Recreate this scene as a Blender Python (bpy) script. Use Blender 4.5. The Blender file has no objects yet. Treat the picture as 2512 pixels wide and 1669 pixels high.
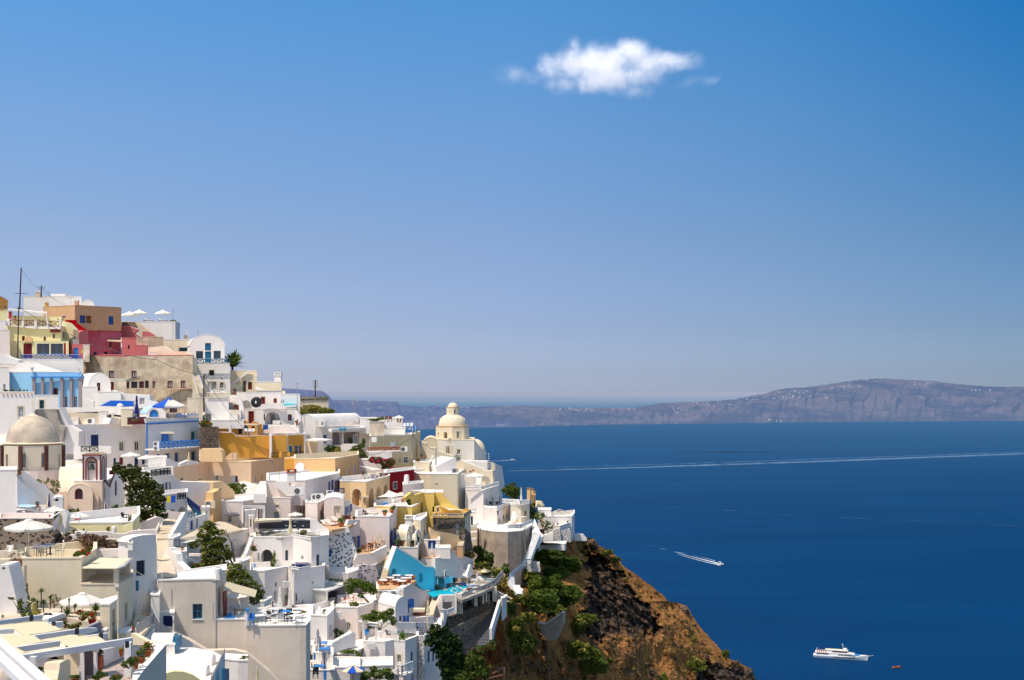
import bpy,bmesh,math,random
import numpy as np
from mathutils import Vector,noise,Matrix
from mathutils.geometry import tessellate_polygon
R=math.radians;PI=math.pi
random.seed(7)
SC=bpy.context.scene
COL=SC.collection
F=3000.0;CX=1256.0;HY=962.0;EYE=230.0
_v=[0.0,0.0,1.0]
def view(ox,oy,s=5.2275):_v[:]=[ox,oy,s]
def N(x,y):return _v[0]+x/_v[2],_v[1]+y/_v[2]
def P(x,y,Y):
 a,b=N(x,y)
 return Vector(((a-CX)/F*Y,Y,EYE-(b-HY)/F*Y))
def kx(x):return(N(x,0)[0]-CX)/F
def ky(y):return(N(0,y)[1]-HY)/F
def PW(p,Y):return p/_v[2]/F*Y
def PZ(x,y,z):
 Y=(EYE-z)/max(ky(y),1e-4);return P(x,y,Y)
def newmat(name):
 m=bpy.data.materials.new(name);m.use_nodes=True
 nt=m.node_tree;b=nt.nodes['Principled BSDF']
 return m,nt,b
def nd(nt,t,**k):
 n=nt.nodes.new(t)
 for a,v in k.items():
  if a.startswith('i_'):n.inputs[a[2:].replace('_',' ')].default_value=v
  else:setattr(n,a,v)
 return n
def noise_n(nt,vec,scale,detail=4,rough=.6):
 n=nd(nt,'ShaderNodeTexNoise',i_Scale=scale,i_Detail=detail,i_Roughness=rough)
 nt.links.new(vec,n.inputs['Vector']);return n.outputs['Fac']
def ramp(nt,fac,stops):
 r=nt.nodes.new('ShaderNodeValToRGB');e=r.color_ramp.elements
 while len(e)<len(stops):e.new(.5)
 for i,(p,c)in enumerate(stops):
  e[i].position=p;e[i].color=tuple(c)+(1,)if len(c)==3 else c
 nt.links.new(fac,r.inputs['Fac']);return r.outputs['Color']
def mixc(nt,fac,a,b,mode='MIX'):
 m=nt.nodes.new('ShaderNodeMix');m.data_type='RGBA';m.blend_type=mode
 for s,v in((m.inputs[0],fac),(m.inputs[6],a),(m.inputs[7],b)):
  if hasattr(v,'links'):nt.links.new(v,s)
  elif isinstance(v,(int,float)):s.default_value=v
  else:s.default_value=tuple(v)+(1,)if len(v)==3 else v
 return m.outputs[2]
def mapping(nt,vec,sc):
 m=nt.nodes.new('ShaderNodeMapping');m.inputs['Scale'].default_value=sc
 nt.links.new(vec,m.inputs['Vector']);return m.outputs['Vector']
def bump(nt,b,h,strength,dist=.05):
 n=nd(nt,'ShaderNodeBump',i_Strength=strength,i_Distance=dist)
 nt.links.new(h,n.inputs['Height']);nt.links.new(n.outputs['Normal'],b.inputs['Normal'])
def mul(c,k):return tuple(min(1,x*k)for x in c)
def stucco(name,col,dirt=.35,dcol=None):
 m,nt,b=newmat(name)
 pos=nt.nodes.new('ShaderNodeNewGeometry').outputs['Position']
 dcol=dcol or(col[0]*.72,col[1]*.66,col[2]*.58)
 big=ramp(nt,noise_n(nt,pos,.55,5,.65),[(.42,(0,0,0)),(.75,(1,1,1))])
 st=ramp(nt,noise_n(nt,mapping(nt,pos,(2.2,2.2,.22)),1.0,4,.6),[(.5,(0,0,0)),(.8,(1,1,1))])
 c=mixc(nt,big,col,mul(dcol,1.1))if dirt>.6 else mixc(nt,.0,col,col)
 f1=nd(nt,'ShaderNodeMath',operation='MULTIPLY');nt.links.new(big,f1 .inputs[0]);f1 .inputs[1].default_value=dirt
 f2=nd(nt,'ShaderNodeMath',operation='MULTIPLY');nt.links.new(st,f2 .inputs[0]);f2 .inputs[1].default_value=dirt*.8
 c=mixc(nt,f1 .outputs[0],c,dcol);c=mixc(nt,f2 .outputs[0],c,dcol)
 nt.links.new(c,b.inputs['Base Color']);b.inputs['Roughness'].default_value=.92
 b.inputs['Specular IOR Level'].default_value=.15
 bump(nt,b,noise_n(nt,pos,3.0,5,.6),.3,.05)
 return m
def plain(name,col,rough=.6,spec=.3,metal=0.,var=.25,sc=2.0):
 m,nt,b=newmat(name)
 pos=nt.nodes.new('ShaderNodeNewGeometry').outputs['Position']
 c=mixc(nt,noise_n(nt,pos,sc,3,.6),mul(col,1-var),mul(col,1+var))
 nt.links.new(c,b.inputs['Base Color']);b.inputs['Roughness'].default_value=rough
 b.inputs['Metallic'].default_value=metal;b.inputs['Specular IOR Level'].default_value=spec
 return m
def speckle(name,base,spot,scale,lo,hi,bumpy=.6,stretch=(1,1,1.3)):
 m,nt,b=newmat(name)
 pos=nt.nodes.new('ShaderNodeNewGeometry').outputs['Position']
 wv=nd(nt,'ShaderNodeTexNoise',i_Scale=1.6,i_Detail=2);nt.links.new(pos,wv.inputs['Vector'])
 wp=nd(nt,'ShaderNodeVectorMath',operation='MULTIPLY_ADD');nt.links.new(wv.outputs['Color'],wp.inputs[0])
 wp.inputs[1].default_value=(.5,.5,.5);nt.links.new(pos,wp.inputs[2])
 v=nd(nt,'ShaderNodeTexVoronoi',i_Scale=scale);nt.links.new(mapping(nt,wp.outputs[0],stretch),v.inputs['Vector'])
 sp=ramp(nt,v.outputs['Distance'],[(lo,(1,1,1)),(hi,(0,0,0))])
 tint=mixc(nt,.55,spot,v.outputs['Color'],'MULTIPLY')
 c=mixc(nt,sp,mixc(nt,noise_n(nt,pos,1.2),mul(base,.85),base),tint)
 nt.links.new(c,b.inputs['Base Color']);b.inputs['Roughness'].default_value=.95
 bump(nt,b,sp,bumpy,.08)
 return m
def foliage(name,c1,c2,trans=.25):
 m,nt,b=newmat(name)
 g=nt.nodes.new('ShaderNodeNewGeometry')
 rnd=g.outputs['Random Per Island']
 c=ramp(nt,rnd,[(0,mul(c1,.5)),(.45,c1),(1,c2)])
 c=mixc(nt,noise_n(nt,g.outputs['Position'],1.1,3),c,mul(c2,1.2),'MIX')if trans>.3 else c
 nt.links.new(c,b.inputs['Base Color']);b.inputs['Roughness'].default_value=.65
 b.inputs['Specular IOR Level'].default_value=.2
 t=nd(nt,'ShaderNodeBsdfTranslucent');nt.links.new(c,t.inputs['Color'])
 mx=nd(nt,'ShaderNodeMixShader');mx.inputs[0].default_value=trans
 nt.links.new(b.outputs[0],mx.inputs[1]);nt.links.new(t.outputs[0],mx.inputs[2])
 nt.links.new(mx.outputs[0],nt.nodes['Material Output'].inputs['Surface'])
 return m
def cloth(name,col,trans=.35):
 m,nt,b=newmat(name)
 pos=nt.nodes.new('ShaderNodeNewGeometry').outputs['Position']
 c=mixc(nt,noise_n(nt,pos,1.5,3),mul(col,.88),col)
 nt.links.new(c,b.inputs['Base Color']);b.inputs['Roughness'].default_value=.9
 t=nd(nt,'ShaderNodeBsdfTranslucent');nt.links.new(c,t.inputs['Color'])
 mx=nd(nt,'ShaderNodeMixShader');mx.inputs[0].default_value=trans
 nt.links.new(b.outputs[0],mx.inputs[1]);nt.links.new(t.outputs[0],mx.inputs[2])
 nt.links.new(mx.outputs[0],nt.nodes['Material Output'].inputs['Surface'])
 return m
def rock(name,c1,c2):
 m,nt,b=newmat(name);pos=nt.nodes.new('ShaderNodeNewGeometry').outputs['Position'];n=noise_n(nt,pos,1.1,8,.7)
 nt.links.new(ramp(nt,n,[(.38,c1),(.66,c2)]),b.inputs['Base Color']);b.inputs['Roughness'].default_value=1;bump(nt,b,n,1.0,.5);return m
MT={}
def defm():
 S=stucco
 MT['W']=S('whitewash',(.84,.79,.75),.26,(.62,.55,.48))
 MT['W2']=S('shaded_whitewash',(.83,.77,.74),.28,(.58,.54,.52))
 MT['WP']=S('pinkish_whitewash',(.82,.70,.65),.28)
 MT['C']=S('cream_plaster',(.78,.67,.50),.28)
 MT['CD']=S('weathered_cream',(.78,.68,.52),.75,(.5,.42,.32))
 MT['BE']=S('beige_plaster',(.76,.56,.39),.3)
 MT['ST']=S('stained_plaster',(.66,.54,.39),.85,(.36,.27,.2))
 MT['GC']=S('grey_concrete',(.42,.38,.34),.8,(.22,.19,.16))
 MT['ST2']=S('stained_dome_plaster',(.62,.52,.40),.8,(.40,.32,.27))
 MT['C2']=S('drum_plaster',(.74,.64,.52),.3)
 MT['CH']=S('church_plaster',(.76,.58,.46),.2)
 MT['WB']=S('warm_whitewash',(.76,.65,.55),.45,(.56,.46,.38))
 MT['PE2']=S('arcade_plaster',(.82,.57,.32),.35,(.62,.44,.28))
 MT['CW']=S('church_whitewash',(.76,.71,.64),.25)
 MT['RW']=S('retaining_wall_plaster',(.50,.41,.33),.8,(.30,.24,.20))
 MT['LBR']=S('pale_blue_roof',(.42,.60,.86),.1)
 MT['CYL']=S('pale_cyan_plaster',(.16,.58,.74),.15)
 MT['PUP']=speckle('pink_pumice_wall',(.76,.66,.66),(.13,.09,.09),2.8,.34,.40)
 MT['BS2']=speckle('brown_rubble_wall',(.30,.23,.18),(.12,.09,.07),2.4,.2,.5)
 MT['OWD']=plain('weathered_brown_timber',(.26,.14,.09),.8)
 MT['BM']=S('painted_beam',(.74,.72,.74),.15)
 MT['pc2']=cloth('pale_canvas',(.88,.78,.58),.15)
 MT['ORB']=plain('orange_hull',(.40,.11,.035),.6)
 MT['ROCK']=rock('dark_lava_rock',(.035,.028,.026),(.12,.075,.05));MT['ROCKB']=rock('brown_lava_rock',(.09,.055,.04),(.26,.16,.10))
 MT['fo']=foliage('rusty_dry_scrub',(.20,.085,.025),(.36,.19,.06))
 m,nt,b=newmat('tiled_floor');pos=nt.nodes.new('ShaderNodeNewGeometry').outputs['Position']
 br=nd(nt,'ShaderNodeTexBrick',i_Scale=1.6);br.inputs['Color1'].default_value=(.42,.26,.19,1);br.inputs['Color2'].default_value=(.34,.2,.15,1);br.inputs['Mortar'].default_value=(.75,.7,.66,1);br.inputs['Mortar Size'].default_value=.03
 nt.links.new(pos,br.inputs['Vector']);nt.links.new(br.outputs['Color'],b.inputs['Base Color']);MT['TILE']=m
 m,nt,b=newmat('hillside_ground');pos=nt.nodes.new('ShaderNodeNewGeometry').outputs['Position']
 nt.links.new(ramp(nt,noise_n(nt,pos,.35,6,.65),[(.32,(.42,.34,.26)),(.45,(.66,.58,.50)),(.55,(.78,.73,.69))]),b.inputs['Base Color']);b.inputs['Roughness'].default_value=1;MT['HILL']=m
 m,nt,b=newmat('cliff_rock_and_scrub');pos=nt.nodes.new('ShaderNodeNewGeometry').outputs['Position']
 at=nt.nodes.new('ShaderNodeAttribute');at.attribute_name='rock'
 soil=ramp(nt,noise_n(nt,pos,.9,8,.7),[(.30,(.13,.06,.03)),(.43,(.40,.17,.055)),(.58,(.58,.27,.085)),(.72,(.62,.40,.20))])
 gr=ramp(nt,noise_n(nt,pos,.22,5,.6),[(.55,(0,0,0)),(.68,(1,1,1))]);soil=mixc(nt,gr,soil,(.15,.12,.03))
 st=ramp(nt,noise_n(nt,pos,2.4,5,.75),[(.60,(0,0,0)),(.68,(1,1,1))]);soil=mixc(nt,st,soil,(.05,.035,.028))
 rk=ramp(nt,noise_n(nt,mapping(nt,pos,(1,1,1.6)),.8,8,.72),[(.36,(.018,.015,.015)),(.52,(.07,.05,.04)),(.66,(.30,.18,.11))])  # dark rock colour that also carries the shade of the cliff face
 nt.links.new(mixc(nt,at.outputs['Fac'],soil,rk),b.inputs['Base Color']);b.inputs['Roughness'].default_value=1;b.inputs['Specular IOR Level'].default_value=.1
 bump(nt,b,noise_n(nt,pos,1.6,8,.75),1.0,.8);MT['CLIFF']=m
 MT['YC']=S('sand_plaster',(.66,.54,.34),.35)
 MT['OC']=S('ochre_plaster',(.70,.36,.07),.25)
 MT['TA']=S('tan_plaster',(.62,.38,.21),.2)
 MT['PE']=S('peach_plaster',(.82,.51,.25),.3)
 MT['YE']=S('yellow_plaster',(.80,.56,.16),.15)
 MT['LY']=S('lemon_plaster',(.80,.71,.40),.2)
 MT['PK']=S('pink_plaster',(.62,.18,.18),.3)
 MT['PK2']=S('magenta_plaster',(.55,.13,.19),.2)
 MT['RD']=S('red_plaster',(.36,.010,.018),.3,(.3,.01,.02))
 MT['RB']=S('bright_red_plaster',(.6,.004,.01),.1,(.5,.01,.02))
 MT['LB']=S('light_blue_plaster',(.30,.58,.84),.15)
 MT['CY']=S('cyan_plaster',(.12,.66,.84),.3,(.09,.5,.68))
 MT['BP']=S('blue_plaster',(.02,.14,.62),.1)
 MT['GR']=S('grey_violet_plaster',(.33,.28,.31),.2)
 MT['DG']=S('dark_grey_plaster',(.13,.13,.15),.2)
 MT['PV']=S('paving_stone',(.66,.55,.43),.5)
 MT['TC']=plain('terracotta',(.42,.12,.05),.8)
 MT['BR']=plain('brown_wood',(.16,.05,.025),.6)
 MT['OW']=plain('orange_wood',(.42,.13,.04),.5)
 MT['BK']=speckle('dark_brickwork',(.14,.05,.04),(.03,.02,.02),4.5,.3,.4,.8,(1,1,2.2))
 MT['BZ']=plain('green_bronze',(.05,.09,.07),.5,.5,.6)
 MT['T']=plain('sea_blue_paint',(.01,.18,.33),.4)
 MT['b']=plain('blue_paint',(.012,.075,.30),.45)
 MT['B']=plain('bright_blue_paint',(.03,.22,.62),.45)
 MT['t']=plain('teal_blue_paint',(.01,.13,.25),.45)
 MT['n']=plain('navy_paint',(.008,.02,.12),.45)
 MT['r']=plain('maroon_paint',(.17,.008,.012),.5)
 MT['w']=plain('white_paint',(.78,.77,.76),.5,var=.06)
 MT['g']=plain('grey_paint',(.30,.31,.33),.5)
 MT['k']=plain('black_iron',(.02,.02,.025),.5)
 MT['K']=plain('dark_room',(.03,.026,.024),.9,var=.5)  # near-black colour standing in for unlit interiors
 MT['c']=plain('cream_trim',(.72,.62,.46),.7,var=.08)
 MT['gl']=plain('window_glass',(.03,.035,.045),.12,.6)
 MT['gg']=plain('pale_curtained_glass',(.30,.30,.31),.25,.5)
 MT['wood']=plain('pole_wood',(.06,.035,.03),.8)
 MT['ru']=plain('rust',(.30,.09,.04),.8)
 MT['gm']=plain('galvanised_metal',(.35,.35,.36),.4,.5,.4)
 MT['pw']=cloth('white_canvas',(.88,.84,.77),.22)
 MT['pc']=cloth('cream_canvas',(.86,.73,.50),.18)
 MT['pb']=cloth('blue_canvas',(.01,.10,.60),.2)
 MT['pn']=cloth('navy_canvas',(.01,.025,.20),.1)
 MT['py']=cloth('yellow_towel',(.8,.62,.03),.1)
 MT['sr']=cloth('red_shirt',(.55,.02,.02),.05)
 MT['sd']=cloth('dark_clothes',(.02,.025,.04),.05)
 MT['sg']=cloth('grey_shirt',(.3,.3,.36),.05)
 MT['sk']=plain('skin',(.48,.24,.15),.5)
 MT['PU']=speckle('pumice_wall',(.78,.76,.76),(.13,.10,.10),2.7,.34,.40)
 MT['PS']=speckle('small_stone_wall',(.74,.69,.66),(.12,.09,.08),5.5,.34,.42)
 MT['DS']=speckle('dark_stone_wall',(.14,.115,.09),(.05,.04,.035),3.2,.25,.5,1.0)
 MT['BS']=speckle('brown_stone_wall',(.30,.22,.16),(.06,.045,.045),2.6,.3,.45,1.0)
 MT['f1']=foliage('pine_foliage',(.045,.065,.013),(.16,.17,.03))
 MT['f2']=foliage('bright_foliage',(.10,.165,.018),(.23,.28,.042),.3)
 MT['f3']=foliage('olive_foliage',(.11,.14,.02),(.26,.28,.045))
 MT['f4']=foliage('dark_bush_foliage',(.07,.12,.017),(.16,.21,.032))
 MT['f5']=foliage('dry_yellow_scrub',(.32,.28,.06),(.50,.45,.11))
 MT['f6']=foliage('dry_brown_grass',(.20,.12,.07),(.36,.25,.17))
 MT['f7']=foliage('bougainvillea_petals',(.7,.015,.14),(.92,.05,.26))
 MT['f8']=foliage('red_petals',(.6,.015,.01),(.85,.06,.02))
 MT['f9']=foliage('cypress_foliage',(.012,.035,.008),(.035,.075,.015))
 MT['fa']=foliage('palm_leaf',(.06,.11,.02),(.20,.26,.06))
 MT['fb']=foliage('orange_petals',(.5,.12,.02),(.65,.28,.05))
 MT['bk']=plain('bark',(.12,.06,.045),.9)
 m,nt,b=newmat('pool_water')
 pos=nt.nodes.new('ShaderNodeNewGeometry').outputs['Position']
 nt.links.new(mixc(nt,noise_n(nt,pos,.8,3),(.0,.42,.62),(.02,.62,.78)),b.inputs['Base Color'])
 b.inputs['Roughness'].default_value=.1
 bump(nt,b,noise_n(nt,pos,4,3),.3,.05);MT['pool']=m
defm()
def tess(v,n):
 n=Vector(n).normalized();u=n.cross(Vector((0,0,1))if abs(n.z)<.9 else Vector((1,0,0))).normalized();w=n.cross(u)
 return tessellate_polygon([[Vector((Vector(p).dot(u),Vector(p).dot(w),0))for p in v]])
class MB:
 def __init__(s):s.v=[];s.f=[];s.k=[]
 def add(s,vs,fs,k=0):
  o=len(s.v);s.v+=[Vector(p)for p in vs];s.f+=[[i+o for i in f]for f in fs];s.k+=[k]*len(fs);return s
 def ob(s,o,a,b,c,k=0):
  o,a,b,c=map(Vector,(o,a,b,c))
  v=[o,o+a,o+a+b,o+b];v+=[p+c for p in v]
  return s.add(v,[(0,3,2,1),(4,5,6,7),(0,1,5,4),(1,2,6,5),(2,3,7,6),(3,0,4,7)],k)
 def box(s,cx,cy,cz,w,d,h,rz=0,k=0):
  c,n=math.cos(rz),math.sin(rz);a=Vector((c*w,n*w,0));b=Vector((-n*d,c*d,0))
  return s.ob(Vector((cx,cy,cz))-a/2-b/2,a,b,(0,0,h),k)
 def tube(s,p,q,r,r2=None,n=6,k=0):
  p,q=Vector(p),Vector(q);r2=r if r2 is None else r2
  d=(q-p)
  if d.length<1e-6:return s
  d.normalize();u=d.cross(Vector((0,0,1))if abs(d.z)<.9 else Vector((1,0,0))).normalized();w=d.cross(u)
  ring=[u*math.cos(2*PI*i/n)+w*math.sin(2*PI*i/n)for i in range(n)]
  return s.add([p+e*r for e in ring]+[q+e*r2 for e in ring],[(i,(i+1)%n,n+(i+1)%n,n+i)for i in range(n)]+[tuple(range(n))[::-1],tuple(range(n,2*n))],k)
 def path(s,pts,r,n=6):
  for a,b in zip(pts,pts[1:]):s.tube(a,b,r,n=n)
  return s
 def lathe(s,c,prof,n=24,fold=0,a0=0,a1=2*PI,k=0):
  c=Vector(c);o=len(s.v);full=abs(a1-a0-2*PI)<1e-6;m=n if full else n+1
  for r,z in prof:
   for i in range(m):
    a=a0+(a1-a0)*i/n;q=r*(1-fold*(i%2))
    s.v.append(c+Vector((q*math.cos(a),q*math.sin(a),z)))
  for j in range(len(prof)-1):
   for i in range(n):
    i2=(i+1)%m
    s.f.append([o+j*m+i,o+j*m+i2,o+(j+1)*m+i2,o+(j+1)*m+i]);s.k.append(k)
  return s
 def prism(s,poly,ext,k=0):
  poly=[Vector(p)for p in poly];ext=Vector(ext);n=len(poly)
  tr=tess(poly,ext)
  fs=[tuple(t)for t in tr]+[tuple(i+n for i in t[::-1])for t in tr]+[(i,(i+1)%n,n+(i+1)%n,n+i)for i in range(n)]
  return s.add(poly+[p+ext for p in poly],fs,k)
 def build(s,name,mats,parent=None,smooth=False,origin=None):
  if not isinstance(mats,(list,tuple)):mats=[mats]
  me=bpy.data.meshes.new(name)
  o=Vector(origin)if origin is not None else(Vector(parent['_o'])if parent is not None and '_o' in parent else Vector((0,0,0)))
  if parent is None and origin is None and s.v:
   o=Vector((sum(p.x for p in s.v)/len(s.v),sum(p.y for p in s.v)/len(s.v),min(p.z for p in s.v)))
  me.from_pydata([tuple(p-o)for p in s.v],[],s.f)
  for m in mats:me.materials.append(MT[m]if isinstance(m,str)else m)
  if len(mats)>1:me.polygons.foreach_set('material_index',s.k)
  bm=bmesh.new();bm.from_mesh(me);bmesh.ops.recalc_face_normals(bm,faces=bm.faces[:]);bm.to_mesh(me);bm.free()
  if smooth:me.polygons.foreach_set('use_smooth',[True]*len(me.polygons))
  ob=bpy.data.objects.new(name,me);COL.objects.link(ob)
  if parent is not None:ob.parent=parent
  else:ob.location=o
  ob['_o']=tuple(o)
  return ob
def tag(o,label=None,cat=None,group=None,kind=None):
 if label:o['label']=label
 if cat:o['category']=cat
 if group:o['group']=group
 if kind:o['kind']=kind
 return o
def root(name,label,cat,loc,group=None):
 o=bpy.data.objects.new(name,None);COL.objects.link(o);o.location=loc;o['_o']=tuple(loc)
 o.empty_display_size=.3
 return tag(o,label,cat,group)
def copy_tree(r,loc,label=None,rz=0,sc=1):
 c=r.copy();COL.objects.link(c);c.location=loc;c.rotation_euler.z=rz;c.scale=(sc,sc,sc)
 if label:c['label']=label
 def rec(a,b):
  for ch in a.children:
   d=ch.copy();COL.objects.link(d);d.parent=b;rec(ch,d)
 rec(r,c);return c
class Face:
 def __init__(s,A,B):
  s.A=Vector((A[0],A[1],0));s.B=Vector((B[0],B[1],0));s.d=s.B-s.A;s.L=s.d.length;s.u=s.d/s.L
  s.n=Vector((s.u.y,-s.u.x,0))
 def at(s,x,y):
  k=kx(x);t=(k*s.A.y-s.A.x)/(s.d.x-k*s.d.y)
  Y=s.A.y+t*s.d.y
  return t*s.L,EYE-ky(y)*Y
 def p(s,u,z,out=0):q=s.A+s.u*u+s.n*out;return Vector((q.x,q.y,z))
def arc_pts(u0,u1,z0,z1,n=8):
 r=(u1-u0)/2;c=(u0+u1)/2;zs=max(z1-r,z0+.05)
 return[(u0,z0),(u1,z0)]+[(c+r*math.cos(PI*i/n),zs+(z1-zs)*math.sin(PI*i/n))for i in range(n+1)]
def opening(fc,op,wall,rt):
 x0,y0,x1,y1,kd,fr=op[:6];pane=op[6]if len(op)>6 else None
 um,_=fc.at((x0+x1)/2,(y0+y1)/2);u0,_=fc.at(x0,y0);u1,_=fc.at(x1,y0)
 _,z1=fc.at((x0+x1)/2,y0);_,z0=fc.at((x0+x1)/2,y1)
 if u1<u0:u0,u1=u1,u0
 u0=max(u0,.06);u1=min(u1,fc.L-.06)
 if u1-u0<.08:return None
 arched=kd in 'aAD'
 sh=arc_pts(u0,u1,z0,z1)if arched else[(u0,z0),(u1,z0),(u1,z1),(u0,z1)]
 deep={'A':1.4,'n':1.2,'p':.06,'d':.16,'D':.16}.get(kd,.2)
 n=len(sh)
 v=[fc.p(a,b)for a,b in sh]+[fc.p(a,b,-deep)for a,b in sh]
 wall.add(v,[(i,(i+1)%n,n+(i+1)%n,n+i)for i in range(n)])
 if kd in 'An':
  b=MB();b.add(v[n:],[tuple(range(n))]);
  b.build('recess',fr,rt);return sh
 cu=(u0+u1)/2;w=u1-u0;h=z1-z0;bw=min(.15 if kd=='v' and fr=='r' else.09,w*.16)
 if kd in 'dDp':
  b=MB();b.prism([fc.p(a,c,-deep-.01)for a,c in sh],fc.n*-.05)
  if kd!='p' or True:
   k=2 if w>.7 else 1
   for i in range(k):
    for(a,c)in((.08,.45),(.55,.93)):
     b.ob(fc.p(u0+w*(i+.16)/k,z0+h*a,-deep-.01),fc.u*(w*.68/k),Vector((0,0,h*(c-a))),fc.n*.035)
  o=b.build('door' if kd!='p' else 'shutter',fr,rt)
  if kd!='p' and w>.5:MB().box(*fc.p(u0+w*.85,z0+h*.45,-deep+.05),.05,.05,.14).build('handle','k',o)
  return sh
 f=MB();dpt=-deep+.05
 if kd=='a':
  inn=arc_pts(u0+bw,u1-bw,z0+bw,z1-bw)
  m=[fc.p(a,c,dpt)for a,c in sh];q=[fc.p(a,c,dpt)for a,c in inn]
  f.add(m+q,[(i,(i+1)%n,n+(i+1)%n,n+i)for i in range(n)])
 else:
  for(a,c,ww,hh)in((u0,z0,bw,h),(u1-bw,z0,bw,h),(u0+bw,z0,w-2*bw,bw),(u0+bw,z1-bw,w-2*bw,bw)):
   f.ob(fc.p(a,c,dpt),fc.u*ww,Vector((0,0,hh)),fc.n*-.04)
 if w>.35:f.ob(fc.p(cu-bw*.3,z0+bw,dpt-.005),fc.u*bw*.6,Vector((0,0,h-2*bw)),fc.n*-.03)
 if kd!='v':
  for q in((.5,)if h<1.3 else(.36,.68)):f.ob(fc.p(u0+bw,z0+h*q,dpt-.007),fc.u*(w-2*bw),Vector((0,0,bw*.5)),fc.n*-.025)
 fo=f.build('window',fr,rt)
 b=MB();b.add([fc.p(a,c,-deep+.005)for a,c in sh],[tuple(range(n))]);b.build('pane',pane or 'gl',fo)
 if kd=='s':
  for sd in(-1,1):
   b=MB();uu=u0-w*.52 if sd<0 else u1+w*.02
   b.ob(fc.p(uu,z0,.02),fc.u*w*.5,Vector((0,0,h)),fc.n*.05)
   for q in range(6):b.ob(fc.p(uu+w*.06,z0+h*(q+.3)/6.3,.07),fc.u*w*.38,Vector((0,0,h*.08)),fc.n*.02)
   b.build('shutter',op[7]if len(op)>7 else fr,rt)
 if h<1.9 and w>.4 and kd=='w':
  sl=MB();sl.ob(fc.p(u0-.06,z0-.07,0.002),fc.u*(w+.12),Vector((0,0,.07)),fc.n*.08);sl.build('sill','w',fo)
 return sh
def trim(fc,op,rt,mat='c',e=.16):
 x0,y0,x1,y1,kd=op[:5]
 u0,_=fc.at(x0,y0);u1,_=fc.at(x1,y0);_,z1=fc.at((x0+x1)/2,y0);_,z0=fc.at((x0+x1)/2,y1)
 b=MB()
 if kd in 'aAD':
  o1=arc_pts(u0-e,u1+e,z0,z1+e);o2=arc_pts(u0,u1,z0,z1);n=len(o1)
  A=[fc.p(a,c,.03)for a,c in o1];B_=[fc.p(a,c,.03)for a,c in o2];C_=[fc.p(a,c,.001)for a,c in o1];D_=[fc.p(a,c,.001)for a,c in o2]
  fs=[]
  for i in range(1,n):
   j=(i+1)%n;fs+=[(i,j,n+j,n+i),(i,j,2*n+j,2*n+i),(n+i,n+j,3*n+j,3*n+i)]
  b.add(A+B_+C_+D_,fs)
 else:
  for(a,c,ww,hh)in((u0-e,z0,e,z1-z0),(u1,z0,e,z1-z0),(u0-e,z1,u1-u0+2*e,e)):
   b.ob(fc.p(a,c,.002),fc.u*ww,Vector((0,0,hh)),fc.n*.035)
 b.build('window_surround',mat,rt)
def wall_face(mb,fc,zb,zt,holes,prof=None):
 outer=prof or[(0,zb),(fc.L,zb),(fc.L,zt),(0,zt)]
 loops=[outer]+[h for h in holes if h]
 L3=[[Vector((a,b,0))for a,b in lp]for lp in loops]
 tr=tessellate_polygon(L3);flat=[q for lp in loops for q in lp]
 mb.add([fc.p(a,b)for a,b in flat],[tuple(t)for t in tr])
def inset(pts,d):
 n=len(pts);out=[]
 ar=sum(pts[i].x*pts[(i+1)%n].y-pts[(i+1)%n].x*pts[i].y for i in range(n));s=1 if ar>0 else-1
 for i in range(n):
  a,b,c=pts[i-1],pts[i],pts[(i+1)%n]
  e1=(b-a).normalized();e2=(c-b).normalized()
  n1=Vector((-e1 .y,e1 .x))*s;n2=Vector((-e2 .y,e2 .x))*s
  m=(n1+n2);m=n1 if m.length<.3 else m.normalized();k=d/max(.5,m.dot(n1))
  out.append(b+m*k)
 return out
def solve_pts(top,Y):
 k0=ky(top[0][1]);zt=EYE-k0*(top[0][2]if len(top[0])>2 else Y);pts=[]
 for i,t in enumerate(top):
  y=t[2]if len(t)>2 else(Y if i==0 else(EYE-zt)/ky(t[1]))
  pts.append(Vector((kx(t[0])*y,y)))
 return pts,zt
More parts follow.
